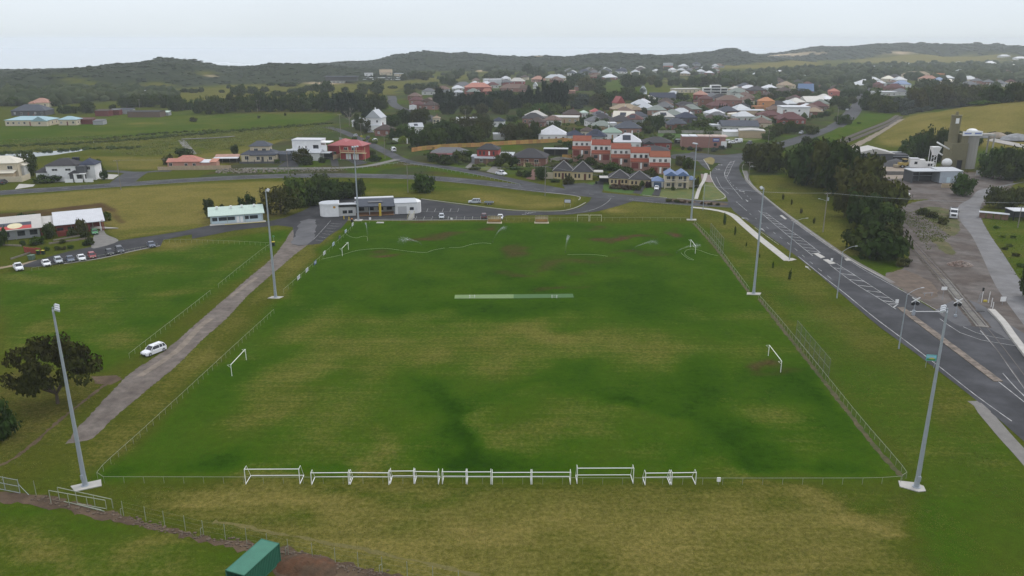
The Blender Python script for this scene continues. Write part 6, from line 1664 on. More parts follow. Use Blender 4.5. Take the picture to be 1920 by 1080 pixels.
mb = MB(); mb.add([(-.90,-1.0,1.95),(-.90,1.0,1.95),(-.66,.95,2.75),(-.66,-.95,2.75),(-.84,-1.0,1.95),(-.84,1.0,1.95),(-.6,.95,2.75),(-.6,-.95,2.75)], [(0,1,2,3),(7,6,5,4),(0,4,5,1),(2,6,7,3),(1,5,6,2),(0,3,7,4)]); mb.obj('windscreen', CARGLASS, t)
mb = MB(); mb.box(-2.66,-.75,1.0,-2.57,.75,1.65); mb.obj('grille', BLACKM, t)
mb = MB(); mb.box(-2.9,-1.2,.4,-2.6,1.2,.85); mb.obj('bumper', mat('chrome', (.6,.6,.62),.25, metal=0, spec=.6), t)
mb = MB(); mb.box(-2.5,-.45,.6,6.2,.45,.95); mb.obj('chassis', BLACKM, t)
for a in ((1.0,-1.25,1.1,6.2,-1.17,2.5),(1.0,1.17,1.1,6.2,1.25,2.5),(1.0,-1.17,1.1,1.08,1.17,2.6),(6.12,-1.17,1.1,6.2,1.17,2.5),(1.08,-1.17,1.0,6.12,1.17,1.1)):
    mb = MB(); mb.box(*a); mb.obj('tray_side', mat('tray grey', (0.25,0.255,0.26),.5,.2,1), t)
mb = MB(); mb.box(1.08,-1.16,1.11,6.1,1.16,1.9); mb.obj('load', YARD, t)
mb = MB(); [mb.tube((.95, s_ * 1.0,.9),(.95, s_ * 1.0,3.4),.09,.09,7) for s_ in (-1,1)]; mb.obj('exhaust_stack', mat('chrome', (.6,.6,.62)), t)
for s_ in (-1,1):
    mb = MB(); mb.box(-2.66, s_ * .98 - .16,1.15,-2.5, s_ * .98 + .16,1.4); mb.obj('headlight', LAMPW, t)
    mb = MB(); mb.box(-.75, s_ * 1.42 - .1,2.0,-.62, s_ * 1.42 + .1,2.6); mb.obj('wing_mirror', BLACKM, t)
    for x_ in (-1.75,3.6,4.9):
        w_ = obj('wheel', WHEEL[0], t, (x_, s_ * 1.05,.5),0 if s_ < 0 else math.pi); w_.scale = (1.5,1.6,1.5); obj('rim', WHEEL[1], w_)
# bins
def bin_(label, px, py, body, lid, w=.6, h=1.0):
    p = G(px, py); t = thing('wheelie_bin', label, 'bin', p, R(random.uniform(-20,20)))
    mb = MB(); mb.add([(-w * .4,-w * .4,.05),(w * .4,-w * .4,.05),(w * .4, w * .4,.05),(-w * .4, w * .4,.05),(-w / 2,-w / 2, h),(w / 2,-w / 2, h),(w / 2, w / 2, h),(-w / 2, w / 2, h)], [(3,2,1,0),(4,5,6,7),(0,1,5,4),(1,2,6,5),(2,3,7,6),(3,0,4,7)]); mb.obj('tub', body, t)
    mb = MB(); mb.box(-w / 2 - .03,-w / 2 - .05, h, w / 2 + .03, w / 2 + .03, h + .08); mb.obj('lid', lid, t)
    mb = MB(); [mb.tube((x, w * .42,.12),(x + .06, w * .42,.12),.12,.12,8) for x in (-w / 2, w / 2 - .06)]; mb.obj('wheel', BLACKM, t)
DG = mat('dark green plastic', (0.012,0.028,0.016),.6); YL = mat('yellow lid', (0.50,0.38,0.02),.5); GB = mat('grey green plastic', (0.10,0.15,0.11),.6)
bin_('dark bin with lime lid by the red brick wall', 72,477, DG, mat('lime lid', (0.25,0.36,0.03),.5),.75,1.15); bin_('dark bin with yellow lid by the red brick wall', 81.5,477, DG, YL, .75,1.15)
bin_('large grey-green bin on the grass beside the sandy path', 60,487, GB, GB, 1.4,1.3)
bin_('yellow-lidded bin at the corner of the smaller oval', 513,461, DG, YL, .8,1.2)
bin_('dark bin on the lawn between the two villa pairs', 1118,345, DG, DG, .8,1.15)
p = G(513,459); t = thing('tap_post', 'small green-topped post behind the yellow-lidded bin', 'post', p); mb = MB(); mb.tube((0,.6,0),(0,.6,2.4),.05,.05,6); mb.obj('post', RAIL, t); mb = MB(); mb.box(-.25,.5,2.2,.25,.6,2.7); mb.obj('panel', mat('small green sign', (.12,.3,.14),.5), t)
# ================================================================== BUILDINGS NEAR THE FIELD
def bx(root, name, m, *boxes):
    mb = MB()
    for b in boxes: mb.box(*b)
    return mb.obj(name, m, root)
def ang(a, b):
    a, b = G(*a), G(*b); return math.degrees(math.atan2(b.y - a.y, b.x - a.x)),(b - a).length
# clubhouse: white drum, long roof, covered terrace, block with roller door
rz, Lc = ang((600,408),(762,396))
t = bld('clubhouse', 'white clubhouse with round end and covered terrace beside the car park', 'clubhouse', 600,408, rz * .55)
k = mpp(G(600,408)); WB = WALL['white']; GR = ROOF['grey']
dr = 3.1
mb = MB(); n = 24; poly = [(dr + math.cos(a) * dr, 3.4 + math.sin(a) * dr) for a in [math.pi / 2 + math.pi * i / n for i in range(n + 1)]] + [(6.4,.3),(6.4,6.5)]
mb.prism(poly, 0,4.0); mb.obj('drum_wall', WB, t)
mb = MB(); q = [(x + (x - dr) * .06, y + (y - 3.4) * .06) for x, y in poly]; mb.prism(q, 4.0,4.5); mb.obj('parapet', WB, t)
mb = MB(); mb.prism([(x * .96 + .15, y * .96 + .14) for x, y in q], 4.5,4.58); mb.obj('drum_roof', ROOF['zinc'], t)
volume(t, 6.4,12.2,.9,8.2,0,3.0, 'palegrey', 'zinc', 'skillionback', 1.0,.5, win=(.35,.68), ww=1.5, wh=1.1, frame=FRAMED)
bx(t, 'terrace_floor', mat('orange terrace paving', (0.30,0.16,0.085),.85,.2,2),(12.4,-.6,0,25.4,8.0,.12))
volume(t, 12.2,25.4,5.2,9.6,0,3.1, 'palegrey', 'zinc', 'flat', .12,.3, win=(.15,.4,.65,.88), ww=1.9, wh=1.6, wz=.7, frame=FRAMED)
mb = MB(); a = [(12.3,-.8,3.55),(25.6,-.8,3.25),(25.6,7.2,4.5),(12.3,7.2,4.5)]; mb.add(a + [(x, y, z - .3) for x, y, z in a], [(0,1,2,3),(7,6,5,4),(0,4,5,1),(1,5,6,2),(2,6,7,3),(3,7,4,0)]); mb.obj('terrace_roof', ROOF['slate'], t)
bx(t, 'skylight', ROOF['grey'], (16.5,2.2,4.12,21.5,4.6,4.2))
for x in (12.6,16.8,25.2): bx(t, 'terrace_post', STEEL, (x - .09,-.5,0, x + .09,-.32,3.3))
mb = MB(); mb.tube((20.4,-1.1,0),(20.4,-1.1,4.3),.42,.42,14); mb.obj('yellow_column', mat('yellow column', (0.55,0.40,0.05),.6,.06), t)
volume(t, 25.6,33.2,.4,8.6,0,3.7, 'white', None, win=()); bx(t, 'block_roof', ROOF['zinc'], (25.5,.3,3.7,33.3,8.7,3.95))
mb = MB(); mb.prism([(33.2,.4),(34.4,1.4),(34.9,3.2),(34.4,6),(33.2,8.4)], 0,3.9); mb.obj('rounded_end', WB, t)
bx(t, 'roller_door', mat('roller door', (0.46,0.46,0.46),.6,.05,1, rib=('Z', .2,.5)),(26.6,.33,.05,29.6,.42,2.7)); window(t, 31.4,.38,1.3,1.4,1.0, frame=FRAMED)
window(t, 5.1,.55,1.5,1.3,1.1, frame=FRAMED)
bx(t, 'back_roof', ROOF['white'], (12.0,7.5,4.5,25.6,9.9,4.75))
bx(t, 'sign_panel', mat('club crest', (0.50,0.28,0.05),.5),(4.6,.2,3.0,5.4,.28,3.7))
for j, x in enumerate((1221,1271)):
    pass
for x, y, lab in ((645,411, 'short yellow bollard on the paving left of the clubhouse floodlight'),(654.5,413, 'short yellow bollard nearest the clubhouse floodlight')):
    mb = MB(); mb.tube((0,0,0),(0,0,1.15),.16,.16,10); tag(mb.obj('bollard', MATS['yellow column'], None, G(x, y)), lab, 'bollard')
bx_ = G(660,416); t = thing('drum_bin', 'orange and black drum bin against the rail by the clubhouse floodlight', 'bin', bx_); mb = MB(); mb.tube((0,0,0),(0,0,.95),.35,.35,12); mb.obj('drum', BLACKM, t); mb = MB(); mb.tube((0,0,.95),(0,0,1.2),.37,.25,12); mb.obj('lid', mat('orange lid', (.45,.17,.03),.5), t)
# stair beside the car park with pale hand rails
p = G(768,412); t = thing('ramp_stair', 'steep pale-railed stair beside the clubhouse block', 'stair', p, R(-12)); bx(t, 'steps', CONC, *[(-.8, i * .32,0,.8,(i + 1) * .32,.17 * (i + 1)) for i in range(9)])
for s_ in (-.8,.8): mb = MB(); mb.tube((s_, 0,1.0),(s_, 2.9,2.5),.04,.04,6); mb.tube((s_, 0,0),(s_, 0,1.0),.04,.04,6); mb.tube((s_, 2.9,1.2),(s_, 2.9,2.5),.04,.04,6); mb.obj('handrail', mat('yellow rail', (.5,.45,.2),.5), t)
p = G(779,396); t = thing('globe_light', 'white globe light in the shrubs beside the clubhouse', 'lamp', p); mb = MB(); mb.ball((0,0,2.2),.42,.42,.42,12,8); mb.obj('globe', WHITEP, t); mb = MB(); mb.tube((0,0,0),(0,0,1.85),.07,.07,6); mb.obj('post', STEEL, t)
# long low building with pale green roof
rz, Lg = ang((402,420),(487,412)); t = bld('long_building', 'long white building with pale green roof in front of the gum', 'building', 445,417.5, rz * .75)
volume(t, -8.3,8.3,0,7.4,0,2.7, 'paleblue', 'palegreen', 'skillion', 1.4,.6, side=(.5,), frame=FRAMED)
for x, w in ((-6.9,1.6),(-4.4,2.6),(-1.8,2.4),(3.2,1.2),(5.4,2.6)): window(t, x, -.01,1.0, w, 1.15, 'front', FRAMED)
door(t, .3,-.01,0,.9,2.1, WHITEP); door(t, 1.5,-.01,0,.9,2.1, WHITEP)
for x in (-6,-1.5,2,6): bx(t, 'roof_vent', WHITEP, (x - .35,5.6,4.0, x + .35,6.3,4.75))
bx(t, 'verandah_slab', CONC, (-8.6,-2.2,0,9.0,-.02,.14)); bx(t, 'yellow_edge', mat('yellow kerb', (.5,.42,.12),.7),(-4,-2.3,.0,8.8,-2.205,.2))
for x in (-8,-3,2.5,8): bx(t, 'verandah_post', RAIL, (x - .06,-.62,.14, x + .06,-.5,2.8))
# co-op building with the flag painted on its roof
rz, _ = ang((20,452),(190,428)); t = bld('coop_building', 'long cream-roofed building with a flag painted on its roof', 'building', 95,443, rz * .72)
CRM = ROOF['offwhite']
volume(t, -19,-2.7,1,10,0,2.9,'grey', CRM, 'skillion', 2.3,.9, win=(.2,.45,.7,.9), frame=FRAMED, ww=2.0, wh=1.5)
volume(t, -2.5,1.2,2.5,10.5,0,2.7, 'redbrick', CRM, 'skillion', 1.6,.2, win=(.3,.7), frame=FRAMED)
volume(t, 1.4,11.2,1.2,10.4,0,3.0, 'redbrick', None, win=(.15,.45,.75), frame=FRAMED, ww=1.8)
bx(t, 'carport_wall', WALL['darkred'], (11.25,6.8,0,15,10.4,3.0)); mb = MB(); roof_geo(mb, 2.0,14.9,1.0,10.6,3.14, 'skillion', 2.2,.7); mb.obj('roof', ROOF['white'], t)
for x, m_ in ((14.5, WALL['redbrick']),(14.0, WHITEP),(14.9, WALL['redbrick'])): bx(t, 'carport_post', m_, (x, .6,0, x + .25,.9,3.35))
sl = 2.3 / 10.8
def fz_(y): return 3.04 + (y - .1) * sl + .05
mb = MB(); X0, X1 = -13.4,-4.6
mb.mi(0).add([(X0,3.0, fz_(3.0)),(X1,3.0, fz_(3.0)),(X1,5.5, fz_(5.5)),(X0,5.5, fz_(5.5))], [(0,1,2,3)])
mb.mi(1).add([(X0,.5, fz_(.5)),(X1,.5, fz_(.5)),(X1,3.0, fz_(3.0)),(X0,3.0, fz_(3.0))], [(0,1,2,3)])
mb.mi(2).add([(-9 + math.cos(6.2832 * i / 28) * 2.0,3.0 + math.sin(6.2832 * i / 28) * 2.0, fz_(3.0 + math.sin(6.2832 * i / 28) * 2.0) + .02) for i in range(28)], [tuple(range(28))])
mb.obj('roof_flag', [mat('flag black', (.05,.055,.075),.7), mat('flag red', (.42,.055,.05),.7), mat('flag yellow', (.62,.56,.36),.7)], t)
bx(t, 'front_wall', mat('red render', (0.24,0.050,0.036),.85,.12,2),(2.0,-1.9,0,8.6,-1.6,1.7))
for x in (-17,-13,-9,-3,6,12): bx(t, 'verandah_post', RAIL, (x - .07,.1,0, x + .07,.24,2.95))
p = G(57,476); t = thing('curved_wall', 'curved red brick garden wall beside the two bins', 'wall', p); mb = MB(); q = [(-2.8 + 1.4 * i, 1.2 - .35 * i + .3 * (i - 2) ** 2 * .5) for i in range(5)]
for (x0, y0),(x1, y1) in zip(q[:-1], q[1:]): mb.add([(x0, y0,0),(x1, y1,0),(x1, y1 + .25,0),(x0, y0 + .25,0),(x0, y0,1.7),(x1, y1,1.5),(x1, y1 + .25,1.5),(x0, y0 + .25,1.7)], [(0,1,5,4),(2,3,7,6),(4,5,6,7)])
mb.obj('wall_face', MATS['red render'], t)
for k, (a, b) in enumerate((((100,452),(160,441)),((92,458),(165,448)),((20,487),(60,474)),((0,460),(40,462)))):
    mb = MB(); strip(mb, gp([a, b]),.25,.45,20, thick=.45); tag(mb.obj('sleeper_wall', SLP), f'low timber garden edging below the co-op building, {ORD[k]} of four', 'edging', 'timber edging in the co-op garden')
p = G(205,402); mb = MB(); mb.add([(-5,-2.2,.1),(5.5,-.6,.1),(-4.4,2.6,.1),(-5,-2.2,.25),(5.5,-.6,.25),(-4.4,2.6,.25)], [(2,1,0),(3,4,5),(0,1,4,3),(1,2,5,4),(2,0,3,5)]); tag(mb.obj('shade_slab', CONC, None, G(192,428)), 'pale triangular slab at the carport end of the co-op', 'slab')
# left roadside houses
t = bld('house', 'cream two-storey house with cream metal roof at the left road edge', 'house', 12,338,8)
volume(t, -7,5.5,0,9,0,5.6, 'cream', 'cream', 'hip', 2.0, win=(.75,), wz=3.6, ww=2.2); volume(t, -7,4.5,-3.2,0,0,2.7, 'tan', 'cream', 'skillion', .7,.5, win=(.3,)); volume(t, 2.5,6.6,3,8,0,4.4, 'palegrey', 'cream', 'gy', 1.0, win=(.5,)); bx(t, 'side_fence', WALL['cream'], (0,-5.2,0,8.6,-5.05,1.8),(8.45,-5.05,0,8.6,3,1.8))
t = bld('house', 'white two-storey house with black tiled hip roofs at the side street corner', 'house', 130,341,8)
volume(t, -9,3.2,1.2,10,0,5.2, 'white', 'charcoal', 'hip', 1.9, win=(.28,.72), wz=3.5, ww=2.3, wh=.8); volume(t, 3.3,9.6,4,12,0,5.0, 'white', 'navy', 'hip', 1.7, win=(.3,.6), wz=3.4)
volume(t, -13,-9.1,.5,8,0,3.2, 'white', 'charcoal', 'hip', 1.2, win=(.3,.7)); volume(t, .6,4.2,-.4,3,0,2.6, 'darkgrey', 'charcoal', 'hip', 1.0); bx(t, 'upper_cladding', WALL['darkgrey'], (3.2,.4,2.7,6.6,3.9,5.0))
for a, b in ((-1,2.3),(3.2,6.2),(7.2,10.4)): bx(t, 'front_wall', WHITEP, (a, -2.0,0, b, -1.75,1.15))
bx(t, 'porch_roof', WHITEP, (2.4,-1.2,2.5,7.0,1.1,2.75)); bx(t, 'porch_pillar', WHITEP, (2.5,-1.1,0,3.6,-.3,2.5),(6.5,-1.1,0,6.9,-.7,2.5))
bx(t, 'solar_panel', mat('solar panel', (0.02,0.025,0.04),.2),(-5,9.4,5.9,-2,9.9,6.9),(-1,9.4,6.0,2,9.9,7.1)); door(t, 5.2,3.98,0, m=FRAMED)
t = bld('house', 'salmon brick bungalow with pink tiled roof behind a low fence', 'house', 357,317,4)
volume(t, -8,4.5,0,8,0,2.6, 'salmon', 'salmon', 'hip', 1.9, win=(.5,.8)); volume(t, -11,-7.2,2,8.5,0,2.3, 'salmon', 'salmon', 'gx', 1.0, win=(.4,)); volume(t, 4.6,9,.5,6,0,2.2, 'salmon', 'white', 'skillion', .5,.3); volume(t, 9.1,12,.7,6,0,2.3, 'salmon', 'salmon', 'skillion', .7,.3)
for k in range(16): bx(t, 'fence_panel', WALL['tan'], (-14 + k * 2.1,-2.6 + .03 * (k % 2),0,-11.95 + k * 2.1,-2.5 + .03 * (k % 2),1.5 - .25 * (k < 3)))
t = bld('shed', 'open shed with half rusty half pale metal roof beside the salmon house', 'shed', 424,306,5); bx(t, 'back_wall', BLACKM, (-5.5,5.4,0,5.5,5.6,2.6)); mb = MB(); roof_geo(mb, -5.5,5.5,2.8,5.4,2.8, 'skillion', .9); mb.obj('roof', mat('rusty iron', (.36,.21,.16),.7,.3,.8), t); mb = MB(); roof_geo(mb, -5.5,5.5,0,2.0,2.45, 'skillion', .3); mb.obj('roof', ROOF['white'], t); bx(t, 'post', POLEW, *[(x, 0,0, x + .15,.15,2.4) for x in (-5.4,-1.8,1.8,5.2)])
t = bld('house', 'cream two-storey house with grey tiled roof and two dormer windows', 'house', 488,304,4)
volume(t, -9,8.2,0,9,0,2.9, 'cream', 'slate', 'hip', 1.9, win=(.15,.5,.75), ww=1.9, wh=1.5); volume(t, -5,4.4,2.6,8.6,2.9,2.9, 'cream', 'slate', 'hip', 1.7,.7, win=(.3,.72), ww=2.0); volume(t, -4,7.5,-1.2,0,0,2.6, 'cream', None, win=(.3,.82), ww=1.7, wh=1.4); bx(t, 'porch_roof', ROOF['slate'], (-4.6,-1.8,2.62,8.0,.1,2.85)); door(t, 1.6,-1.22,0,1.1,2.2, FRAMED); volume(t, 8.6,15,3,10,0,2.5, 'darkgrey', 'slate', 'gx', 1.0)
for k in range(12): bx(t, 'fence_panel', mat('grey paling', (.10,.105,.11),.8),(-9 + 1.7 * k, -4.7,0,-7.35 + 1.7 * k, -4.6,.75))
for k in range(5): bx(t, 'fence_pillar', FRAMED, (-5 + 3.2 * k, -4.75,0,-4.7 + 3.2 * k, -4.45,1.5))
t = bld('house', 'white flat-roofed two-storey house with single-storey grey-roofed front', 'house', 569,301,-4)
volume(t, -7.5,7.5,6.5,15,0,7.0, 'white', 'white', 'flat', .3,.15, win=(.25,.48), wz=4.2, ww=.8, wh=.9); window(t, 4.8,6.48,4.0,2.8,1.4, frame=FRAMED); volume(t, -9.5,-1,4.2,14,0,3.1, 'white', 'white', 'flat', .2,.1); bx(t, 'roof_terrace_wall', WHITEP, (7.6,6.5,3,10.5,6.7,5.4)); bx(t, 'roof_edge', WHITEP, (7.5,6.6,6.2,12,14,6.45))
volume(t, -3.5,8.5,0,6.3,0,2.9, 'white', 'zinc', 'gx', 1.3,.5, win=(.55,), ww=2.2, wh=1.5, frame=FRAMED); volume(t, -9.0,-2,1,6,0,2.7, 'white', 'zinc', 'gx', 1.2); bx(t, 'carport_roof', ROOF['zinc'], (8.6,.4,2.75,13.4,6.4,2.95)); bx(t, 'carport_back', BLACKM, (8.7,6.2,0,13.3,6.4,2.7)); bx(t, 'chimney', WHITEP, (-1,3.2,3,-.3,3.9,5.2))
t = bld('house', 'red brick house with red metal roof and timber balcony over the garage', 'house', 658,299,-14)
volume(t, -5.5,6.5,0,9,0,5.3, 'red', 'redmetal', 'hip', 1.9,.7, win=(.25,.6), wz=3.5, ww=2.0); volume(t, -16,-4,7,22,0,4.3, 'red', 'redmetal', 'hip', 2.2,.5, win=(.3,))
bx(t, 'balcony_floor', WALL['yellowcream'], (-4.8,-2.2,2.65,9.0,-.02,2.85)); bx(t, 'garage_door', WHITEP, (1.2,-.06,.05,4.4,-.02,2.2),(-2.6,-.06,.05,.2,-.02,2.2)); bx(t, 'balcony_post', WALL['yellowcream'], *[(x, -2.2,0, x + .18,-2.02,5.2) for x in (-4.8,-.4,4.2,8.8)]); bx(t, 'balustrade', WALL['yellowcream'], (-4.6,-2.18,3.7,8.8,-2.08,3.8), *[(-4.5 + .45 * k, -2.16,2.85,-4.42 + .45 * k, -2.1,3.7) for k in range(30)]); bx(t, 'side_fence', WALL['yellowcream'], (-8.3,-3,0,-8.2,6,1.7))
# houses along the service road
t = bld('house', 'low brick house with grey tiled roof below the dark trees', 'house', 843,300,-3); volume(t, -9.5,9,0,9,0,2.6, 'brick','grey', 'hip', 1.8, win=(.2,.5,.8)); volume(t, -9.5,-1.5,-2,.2,0,2.3, 'brick', 'maroon', 'skillion', .5,.3, win=(.3,.7)); volume(t, -1.4,6,-1.2,.2,0,2.3,'grey', 'redmetal', 'skillion', .25,.3)
t = bld('house', 'red brick two-storey house with dark roof and pale awning', 'house', 914,307,-9); volume(t, -5.2,5.2,0,8,0,5.2, 'red', 'charcoal', 'hip', 1.9,.4, win=(.15,.34,.8), wz=3.3, ww=.9, wh=1.4, frame=FRAMED); window(t, .9,-.02,3.2,.8,1.5, glass=WHITEP); volume(t, -6,5.2,-2.2,-.1,0,2.2, 'brownboard', 'zinc', 'skillion', .5,.3, win=(.3,)); volume(t, 5.4,12,1,9,0,2.6, 'darkred', 'zinc', 'skillion', .9,.3); volume(t, -8.4,-5.5,2,6,0,2.3,'grey', 'zinc', 'skillion', .4,.3); door(t, .3,-2.22,0)
t = bld('house', 'brown-roofed brick house with white bay windows and entry steps', 'house', 990,311,-8); volume(t, -7.5,8.5,0,13,0,2.9, 'brick', 'charcoal', 'hip', 2.9,.6, win=(.17,.42,.72), ww=2.1, wh=1.6, wz=.8, side=(.25,.6)); volume(t, -10.5,-7.4,-.6,3,0,2.7, 'white', 'charcoal', 'gy', 1.2,.3, win=(.5,)); bx(t, 'front_steps', WALL['yellowcream'], *[(-2.0,-2.6 + .3 * i, 0,-.2,-2.3 + .3 * i, .16 * (i + 1)) for i in range(6)]); bx(t, 'verandah_rail', WALL['yellowcream'], *[(-4.5 + 1.3 * k, -1.6,0,-4.38 + 1.3 * k, -1.48,1.6) for k in range(9)], (-4.5,-1.6,1.5,6,-1.5,1.62)); door(t, -1.2,-.02,.6)
t = bld('carport', 'long pale metal carport roof behind the brown-roofed brick house', 'carport', 1040,292,-6); bx(t, 'roof', ROOF['zinc'], (-6,0,2.6,7,5,2.8)); bx(t, 'post', POLEW, *[(x, .2,0, x + .15,.35,2.6) for x in (-5.8,0,6.7)]); bx(t, 'back_wall', BLACKM, (-6,4.8,0,6.8,5,2.6))
# row of five stepped townhouses
TOW = [(1090,302, 'leftmost of the five stepped townhouses, ending the row at the orange fence'),(1126,308, 'second of the five stepped townhouses from the orange fence end'),(1163,313.5, 'middle one of the five stepped red-roofed townhouses'),(1200,319, 'fourth of the five stepped townhouses, behind the right villa pair'),(1236,325, 'last of the five stepped townhouses, behind the blue-roofed duplex')]
TB = wmat('townhouse', (0.66,0.65,0.62))
for k, (x, y, lab) in enumerate(TOW):
    t = bld('townhouse', 'white and brick townhouse with terracotta roofs, ' + lab.replace('of the five stepped townhouses', 'of five') if False else lab, 'townhouse', x, y, -7, 'stepped townhouses'); w = 4.55
    zb = (4 - k) * .5 + .3
    bx(t, 'plinth', WALL['palebrick'], (-w, -2.6,-.3, w, 8, zb))
    mbw = volume(t, -w, w, -2.4,.0, zb, 2.4, 'palebrick', 'terracotta', 'skillion', 1.0,.12, th=.2)
    volume(t, -w, w, 0,8, zb + 2.4,2.9, TB, 'terracotta', 'gx', 1.7,.12, win=(.22,.52,.78), ww=1.25, wh=1.15, wz=1.2, frame=FRAMED if k % 2 else FRAMEW)
    bx(t, 'lower_wall', WALL['palebrick'], (-w, .02, zb, w, 7.98, zb + 2.38)); bx(t, 'party_wall', TB, (w - .02,-2.5, zb, w + .2,8.3, zb + 5.0))
    g = (-1,1,-1,-1,-1)[k]; bx(t, 'garage_door', mat('red roller door', (.17,.035,.03),.6, rib=('Z', .25,.4)),(g * 2.5 - 1.5,-2.46, zb + .02, g * 2.5 + 1.5,-2.41, zb + 2.1)); door(t, g * -.3,-2.41, zb, .9,2.1, WHITEP); window(t, g * -2.4,-2.41, zb + .7,1.8,1.2, frame=FRAMED)
# paired villas with pyramid roofs
HIPC = mat('pale ridge capping', (.36,.35,.33),.8)
for x, y, lab, g in ((1056,336, 'cream villa with pyramid roof beside the pale side wall, left one of the left pair', 0),(1092,337.5, 'cream villa with pyramid roof, right one of the left pair', 0),(1162,346.5, 'cream villa with pyramid roof behind the flower bed, left one of the right pair', 1),(1199,349, 'cream villa with pyramid roof next to the blue-roofed garage', 1)):
    t = bld('villa', lab, 'villa', x, y, -5, 'pyramid-roofed villas'); w = 4.35
    volume(t, -w, w, 0,9,0,2.7, 'yellowcream', 'charcoal', 'pyramid', 3.0,.45, win=(.12,.3,.62,.8) if x not in (1092,1199) else (.15,.33,.85), ww=.85, wh=1.35, wz=.7, frame=mat('brown frame', (.10,.055,.04),.6))
    door(t, w * .25 if x in (1092,1199) else -w * .05,-.01,0,1.0,2.1, mat('brown door', (.11,.04,.03),.6))
    mb = MB()
    for sx in (-1,1): mb.tube((sx * (w + .45),-.45,2.9),(0,4.5,5.9),.11,.11,5)
    mb.obj('ridge_cap', HIPC, t)
    if x in (1092,1199): bx(t, 'carport_roof', ROOF['offwhite'], (w + .1,1.5,2.4, w + 4.6,7,2.6)); bx(t, 'carport_post', POLEW, (w + 4.3,1.6,0, w + 4.45,1.75,2.4))
    if x == 1162: bx(t, 'carport_roof', ROOF['offwhite'], (-w - 4.2,1.5,2.4,-w - .1,7,2.6)); bx(t, 'painted_carport_shade', BLACKM, (-w - 4.1,6,0,-w - .2,6.2,2.4))  # black panel paints in the shade at the back of the carport
    if x == 1056: bx(t, 'side_wall', WALL['cream'], (-w - 5,.6,0,-w - .1,.8,2.2))
# blue-roofed duplex
t = bld('duplex', 'cream two-storey duplex with twin blue gables and balconies', 'duplex', 1268,354,-6); w = 4.7
BM = mat('blue iron roof', (0.115,0.175,0.315),.5,.12,.5, rib=('Y', .5,.3))
for s_ in (-1,1):
    x0, x1 = (-2 * w, 0) if s_ < 0 else (0.02,2 * w); x0 /= 1.0
    x0, x1 = (-w, -.02) if s_ < 0 else (.02, w)
    bx(t, 'wall', WALL['cream'], (x0,1.6,0, x1,9,5.3)); mb = MB(); roof_geo(mb, x0, x1,0,9,5.45, 'gy', 1.6,.25); mb.obj('roof', BM, t)
    mb = MB(); mb.xprism([(x0,5.28),(x1,5.28),((x0 + x1) / 2,6.7)], .04,.2); mb.obj('gable', WALL['white'], t)
    bx(t, 'balcony_floor', WALL['cream'], (x0,.0,2.6, x1,1.6,2.85)); bx(t, 'balcony_rail', FRAMEW, (x0 + .3,.05,3.75, x1 - .3,.12,3.82), *[(x0 + .3 + .4 * k, .06,2.85, x0 + .34 + .4 * k, .11,3.75) for k in range(10)])
    for z in (.1,2.95): window(t, (x0 + x1) / 2 - .8,1.59, z + .5,1.5,1.5, frame=FRAMEW); door(t, (x0 + x1) / 2 + 1.1,1.59, z, 1.0,2.1, FRAMED)
for x in (-w, 0, w): bx(t, 'column', WALL['cream'], (x - .2,-.05,0, x + .2,.35,5.3))
volume(t, -w - 5.0,-w - .3,2.5,9,0,2.5, 'palegrey', BM, 'hip', 1.4,.3); bx(t, 'garage_door', mat('blue garage door', (.06,.10,.17),.6, rib=('Z', .3,.3)),(-w - 4.3,2.44,.05,-w - 1.2,2.49,2.2)); volume(t, w + .3, w + 3.4,4,9,0,3.0, 'cream', BM, 'hip', 1.2,.3)
# behind the townhouses
house('white house with steep white hip roof and tall chimney behind the townhouses', 1176,280,54, 'white', 'white', rise=3.4, rz=-6, chim=True, wing=False)
house('dark-roofed red brick house right of the white house with tall chimney', 1232,281,56, 'charcoal', 'redbrick', rz=-5, wing=True, rise=2.0); house('low dark-roofed house just behind the last townhouse', 1226,297,58, 'charcoal', 'brick', rz=-4, wing=False, rise=1.4)
t = bld('shop_building', 'pink brick shop with white roof sheets and blue sign', 'shop', 1322,277,-6); volume(t, -13,11,0,10,0,4.6, 'pinkbrick', None); bx(t, 'roof_sheet', ROOF['white'], *[(-13 + 4.4 * k, .3,4.6,-8.9 + 4.4 * k, 10,4.85 + .05 * (k % 2)) for k in range(2)]); bx(t, 'roof_sheet', mat('pinkish roof sheet', (.42,.32,.28),.6,.1), *[(-4.2 + 4.2 * k, .3,4.6,-.3 + 4.2 * k, 10,4.9 - .05 * (k % 2)) for k in range(4)]); bx(t, 'sign', mat('sign blue', (.05,.09,.30),.5),(4.0,-.08,2.7,7.6,-.02,4.1)); bx(t, 'sign_print', WHITEP, (4.4,-.11,3.3,7.2,-.085,3.6)); bx(t, 'annex', WALL['white'], (8.6,-1.4,0,11.6,-.02,2.8)); bx(t, 'awning', ROOF['zinc'], (11.1,1,3.0,14,6,3.2)); window(t, 5.5,-.02,.8,1.6,1.2, frame=FRAMED)
t = bld('caravan', 'dark-sided caravan with silver roof beside the brick shop', 'caravan', 1274,270,-8); mb = MB(); mb.xprism([(-3,.5),(3,.5),(3.1,1.4),(2.7,2.6),(-2.6,2.7),(-3.1,1.4)], -1.2,1.2); mb.obj('body', BLACKM, t); bx(t, 'roof', STEEL, (-2.3,-1.1,2.68,2.5,1.1,2.85)); window(t, -.8,-1.21,1.4,1.4,.7)
for a in (-1,1): w_ = obj('wheel', wheel_meshes()[0], t, (.2, a * 1.1,.335)); obj('rim', WHEEL[1], w_)
